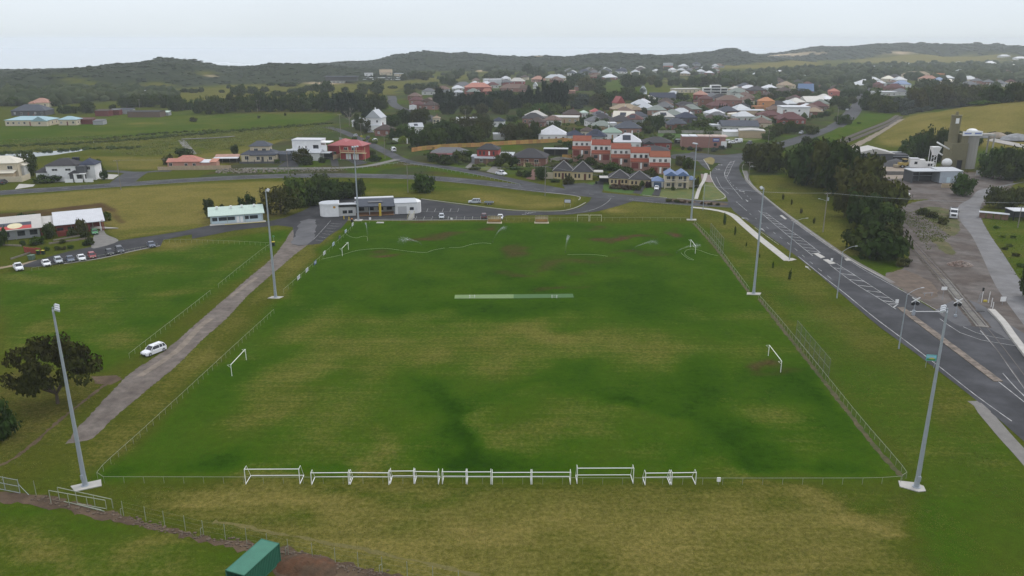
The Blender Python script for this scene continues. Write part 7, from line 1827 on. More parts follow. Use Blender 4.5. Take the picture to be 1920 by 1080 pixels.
# long fences
def paling(label, pxs, h, m, step=2.4):
    P = gp(pxs); c = catmull(P, step); t = thing('paling_fence', label, 'fence', c[0])
    for a, b in zip(c[:-1], c[1:]):
        d = b - a; mb = MB(); mb.box(0,-.04,0, d.length - .06,.04, h * random.uniform(.96,1.04)); mb.obj('panel', m, t, a - c[0], math.atan2(d.y, d.x))
    mb = MB(); mb.tube((0,.08,0),(0,.08, h + .1),.07,.07,4); pm_ = mb.me('post', POLEW)
    for a in c[::2]: obj('post', pm_, t, a - c[0])
OF = mat('new timber paling', (0.47,0.27,0.085),.85,.18,1.2, objvar=.4); GF = mat('grey timber paling', (.30,.285,.255),.9,.18,1.2, objvar=.4)
paling('new orange timber fence running behind the service road houses', [(772,285),(800,281),(850,277),(900,275),(960,271),(1020,268),(1062,266),(1078,268)], 2.3, OF); paling('short orange fence panel beside the leftmost townhouse', [(1054,297),(1074,297)], 1.9, OF)
paling('grey paling fence behind the lawns of the brick shop', [(1234,250),(1290,250),(1350,251),(1410,254)], 1.9, GF); paling('grey paling fence between the carport and the townhouse garden', [(1032,304),(1050,301),(1072,304)], 1.9, GF)
paling('pale fence along the side street behind the red roof', [(636,262),(650,268),(664,277)], 1.7, GF)
t = thing('retaining_wall', 'white rendered corner wall in the garden by the delivery van', 'wall', G(749,267)); bx(t, 'wall', WHITEP, (-4,-.2,0,4.4,.2,2.4),(5.2,-6.5,0,5.7,-5.9,3.0))
mb = MB(); rs = random.Random(3)
for k in range(330):
    u = rs.random(); q = G(405 + u * 240,323 + rs.uniform(-5,3) - u * 4); s_ = rs.uniform(.25,.6) if u < .5 else rs.uniform(.15,.35); mb.ball((q.x, q.y, rs.uniform(0,.6)), s_ * rs.uniform(1,1.6), s_, s_ * .7,5,3)
mb.obj('boulders', mat('retaining rock', (.21,.185,.15),.95,.4,1.0))['kind'] = 'stuff'
rail_fence('long guard rail between the service road and the main road verge', [(770,309),(840,321),(900,332),(950,343),(975,349)], 26, name='guard_rail', hgt=.85, r=.06, postm=STEEL); rail_fence('guard rail along the lane in front of the left houses', [(760,305),(690,315),(640,319),(560,321),(470,321)], 30, name='guard_rail', hgt=.8, r=.05, postm=STEEL)
# ================================================================== CONCRETE WORKS
KH = wmat('khaki', (0.165,0.150,0.085)); SIL = mat('stained silo concrete', (.25,.24,.21),.9,.35,.25, stretch=(1,1,.15), col2=(.34,.33,.30))
t = bld('batching_plant', 'khaki concrete batching tower with silos and a blue-lettered white gantry', 'plant', 1800,317,2)
bx(t, 'hopper_wall', KH, (-5.5,0,0,2.2,7,12)); bx(t, 'drive_shade_sheet', BLACKM, (-2.2,-.05,0,.4,0,4.2)); bx(t, 'bay_frame', KH, (-2.7,-.35,4.2,.9,.0,4.8),(-2.7,-.3,0,-2.2,0,4.2),(.4,-.3,0,.9,0,4.2))  # black sheet on the solid wall stands in for the shaded drive-through
for i, (x, y, z0, z1, r, m_) in enumerate(((4.6,3.2,-.3,16.8,3.7, SIL),(-3.6,3.6,12,24.3,2.15, KH))): mb = MB(); mb.tube((x, y, z0),(x, y, z1), r, r, 26); mb.obj('silo', m_, t, smooth=False)
mb = MB(); mb.tube((-3.6,3.6,24.3),(-3.6,3.6,24.7),2.4,2.4,20); mb.tube((-3.6,3.6,24.7),(-3.6,3.6,26.3),.8,.5,10); mb.tube((-3.6,3.6,16),(-3.6,3.6,16.3),2.3,2.3,20); mb.obj('silo_cap', KH, t)
bx(t, 'corrugated_bin', mat('khaki sheeting', (.19,.172,.10),.7,.1,1, rib=('X', 1.0,1.0)),(-1.2,.6,12,2.4,6,16)); bx(t, 'gantry', WHITEP, (-1.9,-.9,15.6,7.4,-.6,17.6),(7.2,-.6,15.6,7.4,6,17.6)); bx(t, 'lettering', mat('letter blue', (.06,.13,.42),.5), *[(-1.2 + .48 * k, -.93,16.3,-.86 + .48 * k, -.905,17.0) for k in range(7)], *[(3.7 + .46 * k, -.93,16.3,4.04 + .46 * k, -.905,17.0) for k in range(7)])
mb = MB(); mb.ball((4.6,3,17.2),2.6,2.2,1.4,12,6); mb.obj('silo_top', WHITEP, t); bx(t, 'sign_board', WHITEP, (-5.0,1.3,21,-3.4,1.38,23.4)); bx(t, 'tip_platform', SIL, (7.4,0,15.4,14.5,5,16.2)); bx(t, 'platform_leg', SIL, (13.9,.2,0,14.4,.7,15.4),(13.9,4.3,0,14.4,4.8,15.4))
for k, (a, b) in enumerate((((-5.5,2,9),(-12.5,1,12.5)),((-9,1,6.5),(-13.5,.5,9)))): mb = MB(); mb.tube(a, b, .35,.35,6); mb.obj('conveyor', WHITEP, t)
mb = MB(); [mb.tube((x, y, 0),(x, y, 10.5),.14,.14,5) for x in (-15,-12.4) for y in (-.6,1.6)]; [mb.tube((-15,-.6, z),(-12.4,-.6, z + 1.6),.1,.1,4) for z in (1,3,5,7)]; mb.obj('hopper_frame', WHITEP, t); mb = MB(); mb.add([(-13.6,-.2,6.5),(-12,-.2,6.5),(-12,1.4,6.5),(-13.6,1.4,6.5),(-15,-1.2,10.5),(-11,-1.2,10.5),(-11,2.2,10.5),(-15,2.2,10.5)], [(0,1,5,4),(1,2,6,5),(2,3,7,6),(3,0,4,7),(4,5,6,7)]); mb.obj('hopper', WHITEP, t)
mb = MB(); mb.ball((-8,-2,3.4),2.3,2.0,2.0,14,8); mb.obj('mixer_drum', WHITEP, t); bx(t, 'mixer_chassis', BLACKM, (-11,-2.8,.6,-5,-1.2,1.5))
t = bld('open_shed', 'pale grey open shed with dark bays below the batching tower', 'shed', 1760,343,2); volume(t, -11.5,0,6,8,0,4.8, 'darkgrey', None); bx(t, 'bay_wall', WALL['darkgrey'], (-11.6,.2,0,-11.4,6,4.7)); bx(t, 'roof', ROOF['zinc'], (-11.8,-.3,4.8,0,8.2,5.1)); volume(t, .1,9.8,0,8,0,4.9, wmat('bluegrey', (.36,.40,.44)), 'zinc', 'skillion', .5,.2); door(t, 4,-.01,0,1.6,2.4, WALL['paleblue']); bx(t, 'shelf', STEEL, (-11.3,5.2,2.2,-.2,5.9,2.35),(-6,5.2,0,-5.85,5.9,4.7))
t = bld('storage_shed', 'wide pale-roofed storage shed with open front under the grassy hill', 'shed', 1646,308,-8); volume(t, -10.5,6.5,0,13,0,5.2, 'darkgrey', 'offwhite', 'gy', 2.2,.6); bx(t, 'bay_shade_sheet', BLACKM, (-5.5,-.06,0,.2,-.02,4.6)); volume(t, 6.6,14.5,3,13,0,4.6, 'darkgrey', 'zinc', 'skillionback', -1.0,.4); bx(t, 'bay_shade_sheet', BLACKM, (7,2.9,0,14.4,2.97,3.8)); bx(t, 'bay_divider', CONC, (.3,-2.5,0,.9,0,2.4),(-6.3,-2.5,0,-5.6,0,2.4))  # bays are black sheets on closed walls, painting in the shaded interior
c = G(1678,311); mb = MB(); n = 20; mb.add([(math.cos(6.283 * i / n) * 7.5 * random.uniform(.93,1.05), math.sin(6.283 * i / n) * 4,0) for i in range(n)] + [(math.cos(6.283 * i / n) * 4, math.sin(6.283 * i / n) * 2,2.3) for i in range(n)] + [(0,0,3.6)], [(i, (i + 1) % n, n + (i + 1) % n, n + i) for i in range(n)] + [(n + i, n + (i + 1) % n, 2 * n) for i in range(n)]); tag(mb.obj('gravel_heap', mat('dark aggregate', (.085,.085,.088),.95,.2,.8), None, c, smooth=True), 'dark grey gravel heap in front of the storage shed', 'heap')
c = G(1648,320); mb = MB(); mb.add([(math.cos(6.283 * i / 12) * 3, math.sin(6.283 * i / 12) * 2,0) for i in range(12)] + [(0,0,1.5)], [(i, (i + 1) % 12,12) for i in range(12)]); tag(mb.obj('sand_heap', mat('orange sand', (.26,.13,.07),.95,.2,.8), None, c), 'small orange sand heap in the works yard', 'heap')
t = bld('wheel_loader', 'yellow wheel loader parked beside the gravel heap', 'loader', 1694,314,10); bx(t, 'body', CP_['yellow'], (-2.6,-1.1,1.1,2.6,1.1,2.5)); bx(t, 'cab', CARGLASS, (-.6,-.9,2.5,1.0,.9,3.9)); bx(t, 'cab_roof', CP_['yellow'], (-.8,-1.0,3.9,1.2,1.0,4.1)); bx(t, 'bucket', CP_['tan'], (-4.6,-1.5,.3,-3.4,1.5,1.5)); mb = MB(); [mb.tube((-2.2, y, 2),(-3.9, y, 1),.16,.16,6) for y in (-.7,.7)]; mb.obj('lift_arm', CP_['yellow'], t)
for x in (-1.7,1.7):
    for y in (-1.2,1.2): w_ = obj('wheel', WHEEL[0], t, (x, y, .8)); w_.scale = (2.3,2.5,2.3); obj('rim', WHEEL[1], w_)
t = bld('site_office', 'white transportable site office beside the wheel loader', 'site office', 1726,316,-10); bx(t, 'body', WHITEP, (-5,0,.4,1.6,3.2,4.2),(1.62,.3,.4,6,3,3.0)); window(t, -2.4,-.01,2.0,1.3,1.2, frame=FRAMED); window(t, 4,.29,1.2,2.0,1.1, frame=FRAMED); bx(t, 'steps', STEEL, (-6.6,-.6,0,-5.02,1.0,.9)); bx(t, 'roof', ROOF['white'], (-5.1,-.1,4.2,-1.0,3.3,4.7))
for x, y, w, lab in ((1642,328,26, 'low concrete block wall along the front of the works yard'),(1766,352,13, 'low tan block wall across the shed forecourt')):
    p = G(x + w, y); t = thing('block_wall', lab, 'wall', p); k = mpp(p); n = 14
    for i in range(n): bx(t, 'block', CONCD if y < 340 else WALL['tan'], (-w * k + 2 * w * k * i / n, 0,0,-w * k + 2 * w * k * (i + 1) / n - .06,.6,1.6))
t = bld('shelter', 'white flat-roofed open shelter at the right edge beside a pole', 'shelter', 1918,414,-4); bx(t, 'roof', ROOF['white'], (-3.4,0,3.1,6,6,3.3)); bx(t, 'post', BLACKM, (-3.2,.2,0,-2.9,.5,3.1),(2,.2,0,2.3,.5,3.1)); bx(t, 'back_wall', WALL['darkgrey'], (-3.2,5.7,0,6,5.9,3.1))
t = bld('animal_shed', 'row of small rusty sheds among weeds by the haul road', 'shed', 1867,411,-30); bx(t, 'stall', mat('rusty sheeting', (.16,.10,.07),.9,.4,1), *[(-5 + 2.2 * k, 0,0,-3.1 + 2.2 * k, 2.4,1.7 + .1 * (k % 2)) for k in range(4)]); bx(t, 'roof', ROOF['zinc'], (-5.2,-.2,1.85,3.8,2.7,1.95))
for k, (x, y, w, h, m_) in enumerate(((1868,257,46,9, 'pink'),(1905,262,60,12,'grey'),(1845,258,26,8,'grey'))):
    c = G(x, y); s_ = mpp(c); mb = MB(); nn = 14; w *= s_ * .55; h *= s_
    vs = [(math.cos(6.283 * i / nn) * w * r_ * random.uniform(.9,1.1), math.sin(6.283 * i / nn) * w * .5 * r_, z * h * random.uniform(.85,1.1)) for r_, z in ((1,0),(.75,.5),(.4,.85)) for i in range(nn)] + [(0,0, h)]
    mb.add(vs, [(j * nn + i, j * nn + (i + 1) % nn, (j + 1) * nn + (i + 1) % nn, (j + 1) * nn + i) for j in range(2) for i in range(nn)] + [(2 * nn + i, 2 * nn + (i + 1) % nn, 3 * nn) for i in range(nn)])
    tag(mb.obj('spoil_heap', mat('spoil ' + m_, (.27,.225,.175) if m_ == 'pink' else (.25,.255,.26),.95,.4,.3,.6,2), None, c),('tan spoil heap on the hill behind the batching tower', 'large grey rubble heap on the hill at the right edge', 'grey rubble heap on the hill beside the tan one')[k], 'heap')
for k, (a, b) in enumerate((((1856,262),(1935,278)),)): mb = MB(); strip(mb, gp([a, b]),8,.3,6); mb.obj('quarry_track', mat('quarry track', (.33,.31,.28),.95,.2,.3))['kind'] = 'structure'
# ================================================================== TOWN HOUSES (photo column, foot row, width, roof, wall)
house('dark purple-roofed house at the far left behind the teal-roofed one', 54,217,64, 'slate', 'darkgrey', rz=4, rise=3.4, wing=False)
house('cream house with pale teal roof, larger of two at the far left paddock', 52,236,82, 'teal', 'cream', rz=3, rise=1.7, wing=True); house('smaller cream house with pale teal roof beside the red shed', 127,235,34, 'teal', 'cream', rz=3, rise=1.6, wing=False)
def shed(label, px, py, wpx, h, roof, wall, kind='skillion', rz=4, dep=7): p = G(px, py); t = bld('shed', label, 'shed', px, py, rz, None, p); w = wpx * mpp(p); volume(t, -w / 2, w / 2,0, dep, 0, h, wall, roof, kind, .7,.2)
shed('dark red shed at the right of the teal-roofed houses', 159,233,28,3.4, 'maroon', 'darkred'); shed('low grey shed next to the dark red one', 184,234,18,2.6,'grey','grey')
shed('larger dark red shed on the rise, left of the black barn', 191,218,26,4.2,'brown', 'darkred', rz=-6); shed('dark red shed touching the larger one on the rise', 215,216,17,4.0,'grey', 'darkred'); shed('low grey shed between the red sheds and the black barn', 236,214,24,3.4, 'slate','grey')
shed('long black-roofed barn in the paddock', 270,220,60,4.2, 'charcoal', 'brownboard', 'gx', 2,12); shed('small green and white shed at the end of the black barn', 309,217,14,2.6, 'palegreen','grey')
house('pinkish house half hidden at the foot of the dune wood', 74,201,34, 'pink', 'cream', rz=2); house('white cottage at the edge of the dune wood', 271,181,15, 'white', 'white', rz=5)
p = G(640,156); t = bld('clubhouse', 'long dark two-storey building on the rise before the dunes', 'building', 640,156,3); w = 58 * mpp(p); volume(t, -w / 2, w / 2,0,16,3.2,5.2, 'darkgrey', 'slate', 'flat', .5,1.5); volume(t, -w * .42, w * .1,1,14,0,3.2, 'palegrey', None, win=(.1,.35,.6,.85), ww=4)
house('white gabled house with small belfry at the end of the side street', 701,243,34, 'zinc', 'white', 'gy', 2, rz=-12, rise=4.0, dep=10, chim=True); house('low white wing hidden behind a tree left of the belfry house', 672,238,26, 'white', 'white', rz=-5, wing=False); shed('white lean-to in front of the belfry house', 708,244,22,3, 'white', 'white')
house('dark brown-roofed house below the white belfry house', 718,255,36,'brown', 'brick', rz=-10)
house('small red-roofed cottage among garden trees near the delivery van', 770,248,14, 'red', 'cream'); house('white and grey-roofed house half hidden by garden trees', 782,250,30, 'zinc', 'white', 'gx', rz=18); house('long white house behind the spreading tree', 876,241,40, 'white', 'white', 'gx', rz=2, wing=False); house('cream roadside house with two dark windows by the bend', 818,232,13, 'tan', 'cream', rz=0, nwin=2, dep=5)
house('white house with navy roof right of the spreading tree', 934,238,24, 'navy', 'white'); shed('grey-white shed behind the orange fence', 936,262,22,3.2, 'zinc', 'palegrey', 'gx')
houses('in the brown bend row', [(776,188,26, 'palebrown', 'brick'),(779,196,26, 'maroon', 'palebrick'),(782,205,26, 'maroon', 'brick'),(802,198,26, 'palebrown', 'brick', dict(kind='gy')),(806,206,30,'brown', 'pinkbrick')], 'brown-roofed houses on the bend')
shed('small white garage in front of the brown-roofed row on the bend', 774,206,13,3.2, 'white', 'white', 'gy')
houses('behind the dark cypress hedge', [(803,178,24,'grey', 'palegrey'),(829,174,26, 'palebrown','grey'),(860,180,18, 'zinc','grey'),(868,167,34,'grey', 'white'),(885,179,26, 'sage', 'brick'),(898,177,52, 'salmon', 'redbrick', dict(st=2)),(924,161,34, 'white', 'palegrey', dict(kind='flat')),(948,160,24,'grey', 'redbrick'),(968,158,32, 'offwhite', 'redbrick'),(965,172,56, 'palebrown', 'pinkbrick'),(1003,166,9, 'white', 'white', dict(kind='gy', rise=3)),(1010,154,26, 'pink', 'palebrick'),(1042,151,40, 'zinc', 'cream'),(1046,155,26, 'palebrown', 'brick')], 'houses behind the cypress hedge')
shed('small pink brick shed in the meadow right of the tall cypress', 1073,176,12,3.2, 'pink', 'pinkbrick', 'gx'); p = G(1081,170); t = thing('water_tank', 'round pinkish tank with conical roof right of the tall cypress', 'tank', p); mb = MB(); mb.tube((0,0,0),(0,0,4.6),2.6,2.6,16); mb.obj('tank_wall', WALL['pinkbrick'], t); mb = MB(); mb.tube((0,0,4.6),(0,0,6),2.8,.2,16); mb.obj('roof', ROOF['grey'], t)
houses('in the new estate', [(1120,149,24, 'palebrown', 'redbrick'),(1146,150,28, 'white', 'brick'),(1098,139,22, 'navy','grey'),(1136,138,24, 'slate', 'palegrey'),(1165,138,24, 'navy', 'white'),(1190,140,20, 'zinc', 'cream'),(1216,139,16,'grey', 'white'),(1232,137,14, 'zinc', 'palegrey'),(1252,131,20, 'zinc', 'pink', dict(st=2, kind='flat')),(1262,139,14, 'white', 'white', dict(st=2)),(1278,136,16, 'zinc', 'cream'),(1294,136,16,'grey', 'palegrey'),(1310,134,14, 'slate', 'darkgrey'),(1326,131,18, 'zinc', 'palegrey'),(1340,131,12, 'zinc', 'white'),(1070,137,20,'grey', 'palegrey'),(1285,142,20, 'white', 'tan')], 'new estate houses')
house('red-roofed cottage beside the dark plum tree', 1117,219,19, 'red', 'cream', wing=False); house('pale green-roofed cottage left of the red-roofed cottage', 1097,221,14, 'palegreen', 'white'); house('long brown-roofed house behind the pale shrub', 1074,224,34,'brown', 'brick', rz=2); house('long flat pale-roofed house right of the palm', 1058,231,56, 'offwhite', 'tan', 'flat', rise=.3, rz=-8, wing=False)
t = bld('brick_tower', 'orange brick stack standing left of the palm', 'chimney', 1012,236,0); bx(t, 'stack', WALL['orange'], (-1,-1,0,1,1,4.6))
house('cream house with brown roof and white post near the townhouses', 1100,258,26,'brown', 'cream', wing=False); house('white house with green metal roof left of the slate-roofed house', 1148,261,36,'green', 'white', rz=-3, chim=True, wing=False); house('broad white-roofed house behind the orange fence', 1036,265,54, 'white', 'white', 'pyramid', rise=4, rz=-2, wing=False); house('navy hip-roofed house behind the second townhouse', 1116,268,40, 'navy','grey', rise=2.8, wing=False); house('navy-roofed house at the end of the orange fence', 1080,266,34, 'navy', 'palegrey', wing=False)
house('house with large slate-grey hip roof above the white chimney house', 1178,252,50, 'slate', 'pinkbrick', rise=3.0, rz=-3, wing=False); shed('white boxy outbuilding left of the slate-roofed house', 1149,244,14,4, 'white', 'white', 'flat')
house('house with bright red roof and cream walls at the meadow edge', 1164,202,22, 'red', 'cream', 'gy', rise=4.5, rz=20, dep=10); house('brick house with tan hip roofs in front of the bright red roof', 1176,214,56, 'tan', 'brick', rise=3.0, wing=True)
houses('between lime bush and river', [(1168,230,44, 'cream', 'white', dict(kind='gx')),(1199,228,32, 'slate','grey'),(1232,216,36, 'sage', 'palebrick'),(1244,210,40,'grey', 'brick'),(1252,205,26, 'palebrown', 'brick'),(1244,191,48, 'navy','grey', dict(kind='gx')),(1262,186,34, 'zinc', 'white'),(1290,174,54, 'offwhite', 'cream', dict(kind='flat', rise=.4)),(1266,226,42, 'sage', 'brick', dict(rz=12)),(1283,205,26, 'charcoal', 'brick'),(1297,214,36, 'sage', 'brick'),(1290,231,40, 'navy', 'darkgrey'),(1268,243,40, 'slate', 'brick'),(1240,225,24, 'sage', 'white'),(1312,193,30, 'pink', 'redbrick', dict(st=2)),(1323,202,26, 'maroon', 'brick', dict(st=2)),(1338,188,26,'grey', 'brick'),(1344,222,36, 'white', 'white', dict(kind='pyramid', rise=2.4)),(1366,218,36, 'slate', 'brick')], 'houses between the lime bush and the river')
t = bld('apartment_house', 'white three-storey house with deep balconies above the brick houses', 'house', 1342,176,-4); k = mpp(G(1342,176)); w = 7.5 * k
for x0, x1, st in ((-23,-9,2),(-8.8,9,3),(9.2,22,2)):
    volume(t, x0 * k, x1 * k, 2,12,0,3.1 * st, 'white', None); bx(t, 'balcony_shade_panel', FRAMED, *[(x0 * k + .4,1.9,3.1 * i + .5, x1 * k - .4,1.98,3.1 * i + 2.4) for i in range(st)]); bx(t, 'balcony_slab', WHITEP, *[(x0 * k, 0,3.1 * i - .15, x1 * k, 1.98,3.1 * i + .15) for i in range(1, st + 1)], *[(x, 0,0, x + .3,.3,3.1 * st) for x in (x0 * k, x1 * k - .3)])  # dark panels on the solid wall stand in for shaded balcony depths
house('large brown-roofed brick house with two storeys beside the white balconied house', 1368,205,48, 'palebrown', 'pinkbrick', st=2, rise=3, rz=-5); house('low maroon-roofed wing in front of the large brick house', 1352,207,40, 'maroon', 'brick', wing=False)
houses('in the highway blocks', [(1396,208,20, 'charcoal','grey'),(1405,172,36, 'white', 'palegrey', dict(rise=2.6)),(1422,176,36, 'charcoal', 'brick'),(1443,171,30, 'white', 'white', dict(rise=2.6)),(1386,180,34, 'sage', 'palegrey'),(1396,190,40, 'palebrown', 'brick'),(1478,166,30, 'tan', 'cream'),(1472,178,30,'brown', 'brick'),(1461,207,36, 'charcoal', 'tan'),(1530,199,46, 'offwhite', 'palegrey', dict(kind='gx')),(1535,208,40, 'maroon', 'brownboard', dict(rise=3)),(1528,219,30, 'tan', 'brick'),(1490,196,30,'brown', 'brick'),(1480,203,26, 'zinc','grey'),(1440,186,26,'brown', 'brick'),(1415,153,26, 'white', 'palegrey'),(1420,147,24, 'zinc', 'white'),(1436,154,20, 'white', 'cream'),(1396,148,22, 'zinc', 'palegrey'),(1368,143,22, 'zinc','grey'),(1360,148,18, 'cream', 'cream')], 'houses along the highway blocks')
shed('long corrugated pale blue-grey shed behind the cream rounded shed', 1406,218,52,4.4, 'zinc', 'tan', 'gx', -4,11); shed('cream shed with shallow gable in the middle of town', 1382,226,30,4.6, 'cream', 'cream', 'gy', -4,8)
house('white flat-roofed house with verandah above the dark red roofs', 1491,221,52, 'white', 'white', 'flat', rise=.5, rz=-3, wing=False, st=2); house('house with two dark red hip roofs below the white flat-roofed house', 1484,234,54, 'maroon', 'redbrick', rise=3.4, rz=-6, wing=True); house('long dark red-roofed house left of the two-hipped one', 1446,226,48, 'maroon', 'brick', rise=2.2); house('cream house with grey hip roof in front of the dark red roofs', 1432,236,34, 'sage', 'cream', rise=2.4, wing=False)
house('long slate-roofed house behind the cream gabled shed', 1388,248,70, 'slate', 'palegrey', 'gx', rise=2.4, rz=-3, wing=False); house('pale flat-roofed house left of the slate roof', 1352,247,34, 'zinc', 'white', 'flat', rise=.3, wing=False); shed('tan gabled shed with pale roof beside the highway', 1410,259,46,4.4, 'offwhite', 'tan', 'gy', -10,11); shed('white low shed left of the tan gabled shed', 1372,256,30,2.8, 'white', 'white', 'skillion', -4)
house('orange two-storey house with orange hip roof in mid town', 1437,207,30, 'orange', 'orange', st=2, rise=2.4, wing=False, rz=-6); shed('low orange wing left of the orange house', 1422,208,18,3.2, 'orange', 'orange', 'flat'); house('orange and pink two-storey house with cream trim near the highway crest', 1563,186,22, 'salmon', 'pink', st=2, wing=False); house('dark-roofed pink house behind the orange and pink one', 1574,174,36,'brown', 'pink', rise=3.5); house('steep blue-roofed red brick house behind a bronze tree', 1511,178,30, 'blue', 'redbrick', 'gx', rise=6, wing=False, rz=-10); house('pale blue modern house high in the far trees', 1494,152,32, 'paleblue' if 'paleblue' in ROOF else 'zinc', 'paleblue', 'flat', 2, rise=.4, wing=False)
houses('beyond the highway crest', [(1612,156,28, 'white', 'white', dict(rise=2.5)),(1622,162,26, 'white', 'palegrey'),(1640,155,22, 'zinc', 'white'),(1608,165,22, 'zinc', 'cream'),(1667,153,24, 'cream', 'cream'),(1652,162,20, 'zinc', 'palegrey'),(1680,171,34, 'maroon', 'brick'),(1692,164,34, 'blue', 'white'),(1662,180,38, 'white', 'palegrey', dict(kind='flat', rise=.4)),(1692,179,26,'grey', 'palegrey'),(1690,155,24, 'zinc', 'white'),(1722,150,50, 'tan', 'cream', dict(st=2)),(1742,153,34, 'pink', 'cream'),(1754,148,32, 'orange', 'orange', dict(st=2, kind='flat', rise=.4)),(1762,157,26, 'blue', 'cream', dict(rise=3.5)),(1784,158,18, 'cream', 'cream')], 'cluster beyond the highway crest')
houses('in the far right trees', [(1816,154,34, 'zinc', 'cream'),(1850,143,18, 'zinc', 'cream'),(1858,125,18, 'white', 'white', dict(st=2)),(1880,163,28,'grey', 'palegrey'),(1912,154,20, 'cream', 'cream'),(1822,166,34,'grey', 'brick'),(1896,146,24,'grey', 'palegrey'),(1908,132,18,'grey', 'cream'),(1680,130,26, 'zinc', 'palegrey'),(1700,124,26, 'zinc','grey'),(1668,126,20, 'white', 'cream'),(1752,122,16, 'zinc', 'white'),(1800,122,14, 'white', 'cream'),(1612,128,16, 'white', 'cream'),(1590,128,14, 'zinc', 'white'),(1640,132,20, 'zinc', 'palegrey'),(1915,112,22, 'white', 'white'),(1885,108,20, 'zinc', 'palegrey'),(1562,132,14, 'zinc', 'cream'),(1530,140,18, 'zinc', 'white')], 'houses in the far right trees')
# infill houses wherever the blocks above leave a gap
RD = [c for q in ([(1565,238),(1604,205),(1626,163)], [(1440,285),(1530,250),(1575,232)], [(734,180),(748,202),(812,228),(850,243)], [(1340,345),(1362,318),(1390,297),(1440,283)], [(1375,345),(1380,310)], [(1255,294),(1330,292),(1395,295)], [(1305,291),(1328,315)], [(765,303),(900,325),(1010,348),(1060,358),(1200,372)], [(1235,252),(1430,258)]) for c in catmull(gp(q),8)]
def infill(where, poly, n, gap, seed, w0=12, w1=17):
    rs = random.Random(seed); P = gp(poly); out = []
    for _ in range(n * 60):
        if len(out) >= n: break
        a, b, c = (rs.random() for _ in range(3)); k = rs.randrange(len(P) - 2); u, v = math.sqrt(a), b
        q = P[0] * (1 - u) + P[k + 1] * u * (1 - v) + P[k + 2] * u * v; q.z = zed(q.x, q.y)
        if any(math.hypot(q.x - x, q.y - y) < gap for x, y in HP) or any(math.hypot(q.x - x, q.y - y) < 7 for x, y in TP) or any((q.x - c_.x) ** 2 + (q.y - c_.y) ** 2 < 170 for c_ in RD): continue
        x, y, d_ = project(q.x, q.y, q.z); out.append((float(x), float(y), rs.uniform(w0, w1) * F / float(d_), rs.choice(('zinc','grey','brown', 'white', 'palebrown', 'slate', 'charcoal', 'sage', 'maroon', 'offwhite', 'palebrown')), rs.choice(('brick', 'cream', 'white', 'palegrey', 'pinkbrick', 'tan','grey')), dict(p=q))); HP.append((q.x, q.y))
    houses(where, out, 'infill houses ' + where)
infill('in the mid-town streets', [(1290,226),(1160,240),(1150,222),(1230,190),(1340,186),(1420,196),(1560,190),(1540,210),(1440,250),(1330,246)], 34,17,1)
infill('below the far wood', [(1480,160),(1370,182),(1360,160),(1400,142),(1500,138),(1600,140),(1610,168),(1540,184)], 24,19,2)
infill('beyond the crest road', [(1700,150),(1640,176),(1620,172),(1596,140),(1700,126),(1930,120),(1930,160),(1800,168)], 34,24,3)
infill('behind the cypresses', [(950,164),(860,186),(830,172),(900,152),(1060,146),(1056,156)], 12,20,4)
infill('at the estate edge', [(1200,138),(1060,146),(1080,134),(1250,128),(1360,126),(1340,142)], 22,30,5,14,20)
infill('near the palm', [(1050,236),(980,246),(960,230),(1040,222),(1140,222),(1130,250)], 8,17,6)
# parked cars far off by the dark two-storey building: too small for parts
cp_m = {c_: car_meshes('sedan', c_)['body'] for c_ in ('white', 'silver', 'darkgrey')}
p0 = G(700,150); k_ = 0; rs = random.Random(12)
for x in range(684,752,5):
    for y in (146.5,149.5):
        c_ = rs.choice(('white', 'white', 'silver', 'darkgrey')); o = obj('parked_car', cp_m[c_], None, G(x + rs.uniform(-1,1), y), rs.uniform(0,6.28)); tag(o, 'car in the far car park beside the long dark building', 'car', 'cars in the far car park')
houses('behind the far car park', [(692,143,18, 'white', 'white', dict(kind='flat', rise=.4)),(724,141,26, 'tan', 'cream', dict(kind='gx')),(746,143,16, 'zinc', 'cream', dict(kind='flat', rise=.4))], 'sheds behind the far car park')
# ================================================================== TREES AND SHRUBS
# the big gum at the left
p = G(108,757); t = thing('gum_tree', 'big spreading bronze-green gum tree at the left beside the gravel track', 'tree', p, .6)
c = obj('crown', crown_mesh('crown', 'gum', 77,66,5400,.030, LEAF['brown']), t, (0,0,1.2)); c.scale = (7.6,6.6,11.2)
tr = obj('trunk', trunk_mesh(5,.16,.034,.42,9, BARK), t); tr.scale = (9.5,9,12)
tree('shrub', 'dark bushy tree cut off by the left picture edge', 'tree', -8,824,78,80,'round','dark', None)
tree('gum_tree', 'broad olive gum tree with visible limbs behind the long white building', 'tree', 527,400,84,56,'spread','brown')
rows('dense_tree', 'dense dark tree', 'between main road and clubhouse', [(560,386,66,54,'round','green'),(585,384,50,38),(592,370,62,44,'round','dark'),(620,376,56,38),(640,372,46,32),(655,369,44,30),(675,370,26,34)], 'trees between road and clubhouse')
rows('shrub', 'dark round shrub', 'around the long white building', [(392,396,22,24,'bush'),(394,408,22,22,'bush'),(415,398,22,16,'bush'),(464,396,32,32,'round'),(490,398,18,20,'bush')], 'shrubs around the long building')
tree('tree', 'rounded olive bush beside the power pole on the bank', 'tree', 794,360,46,34,'round','green')
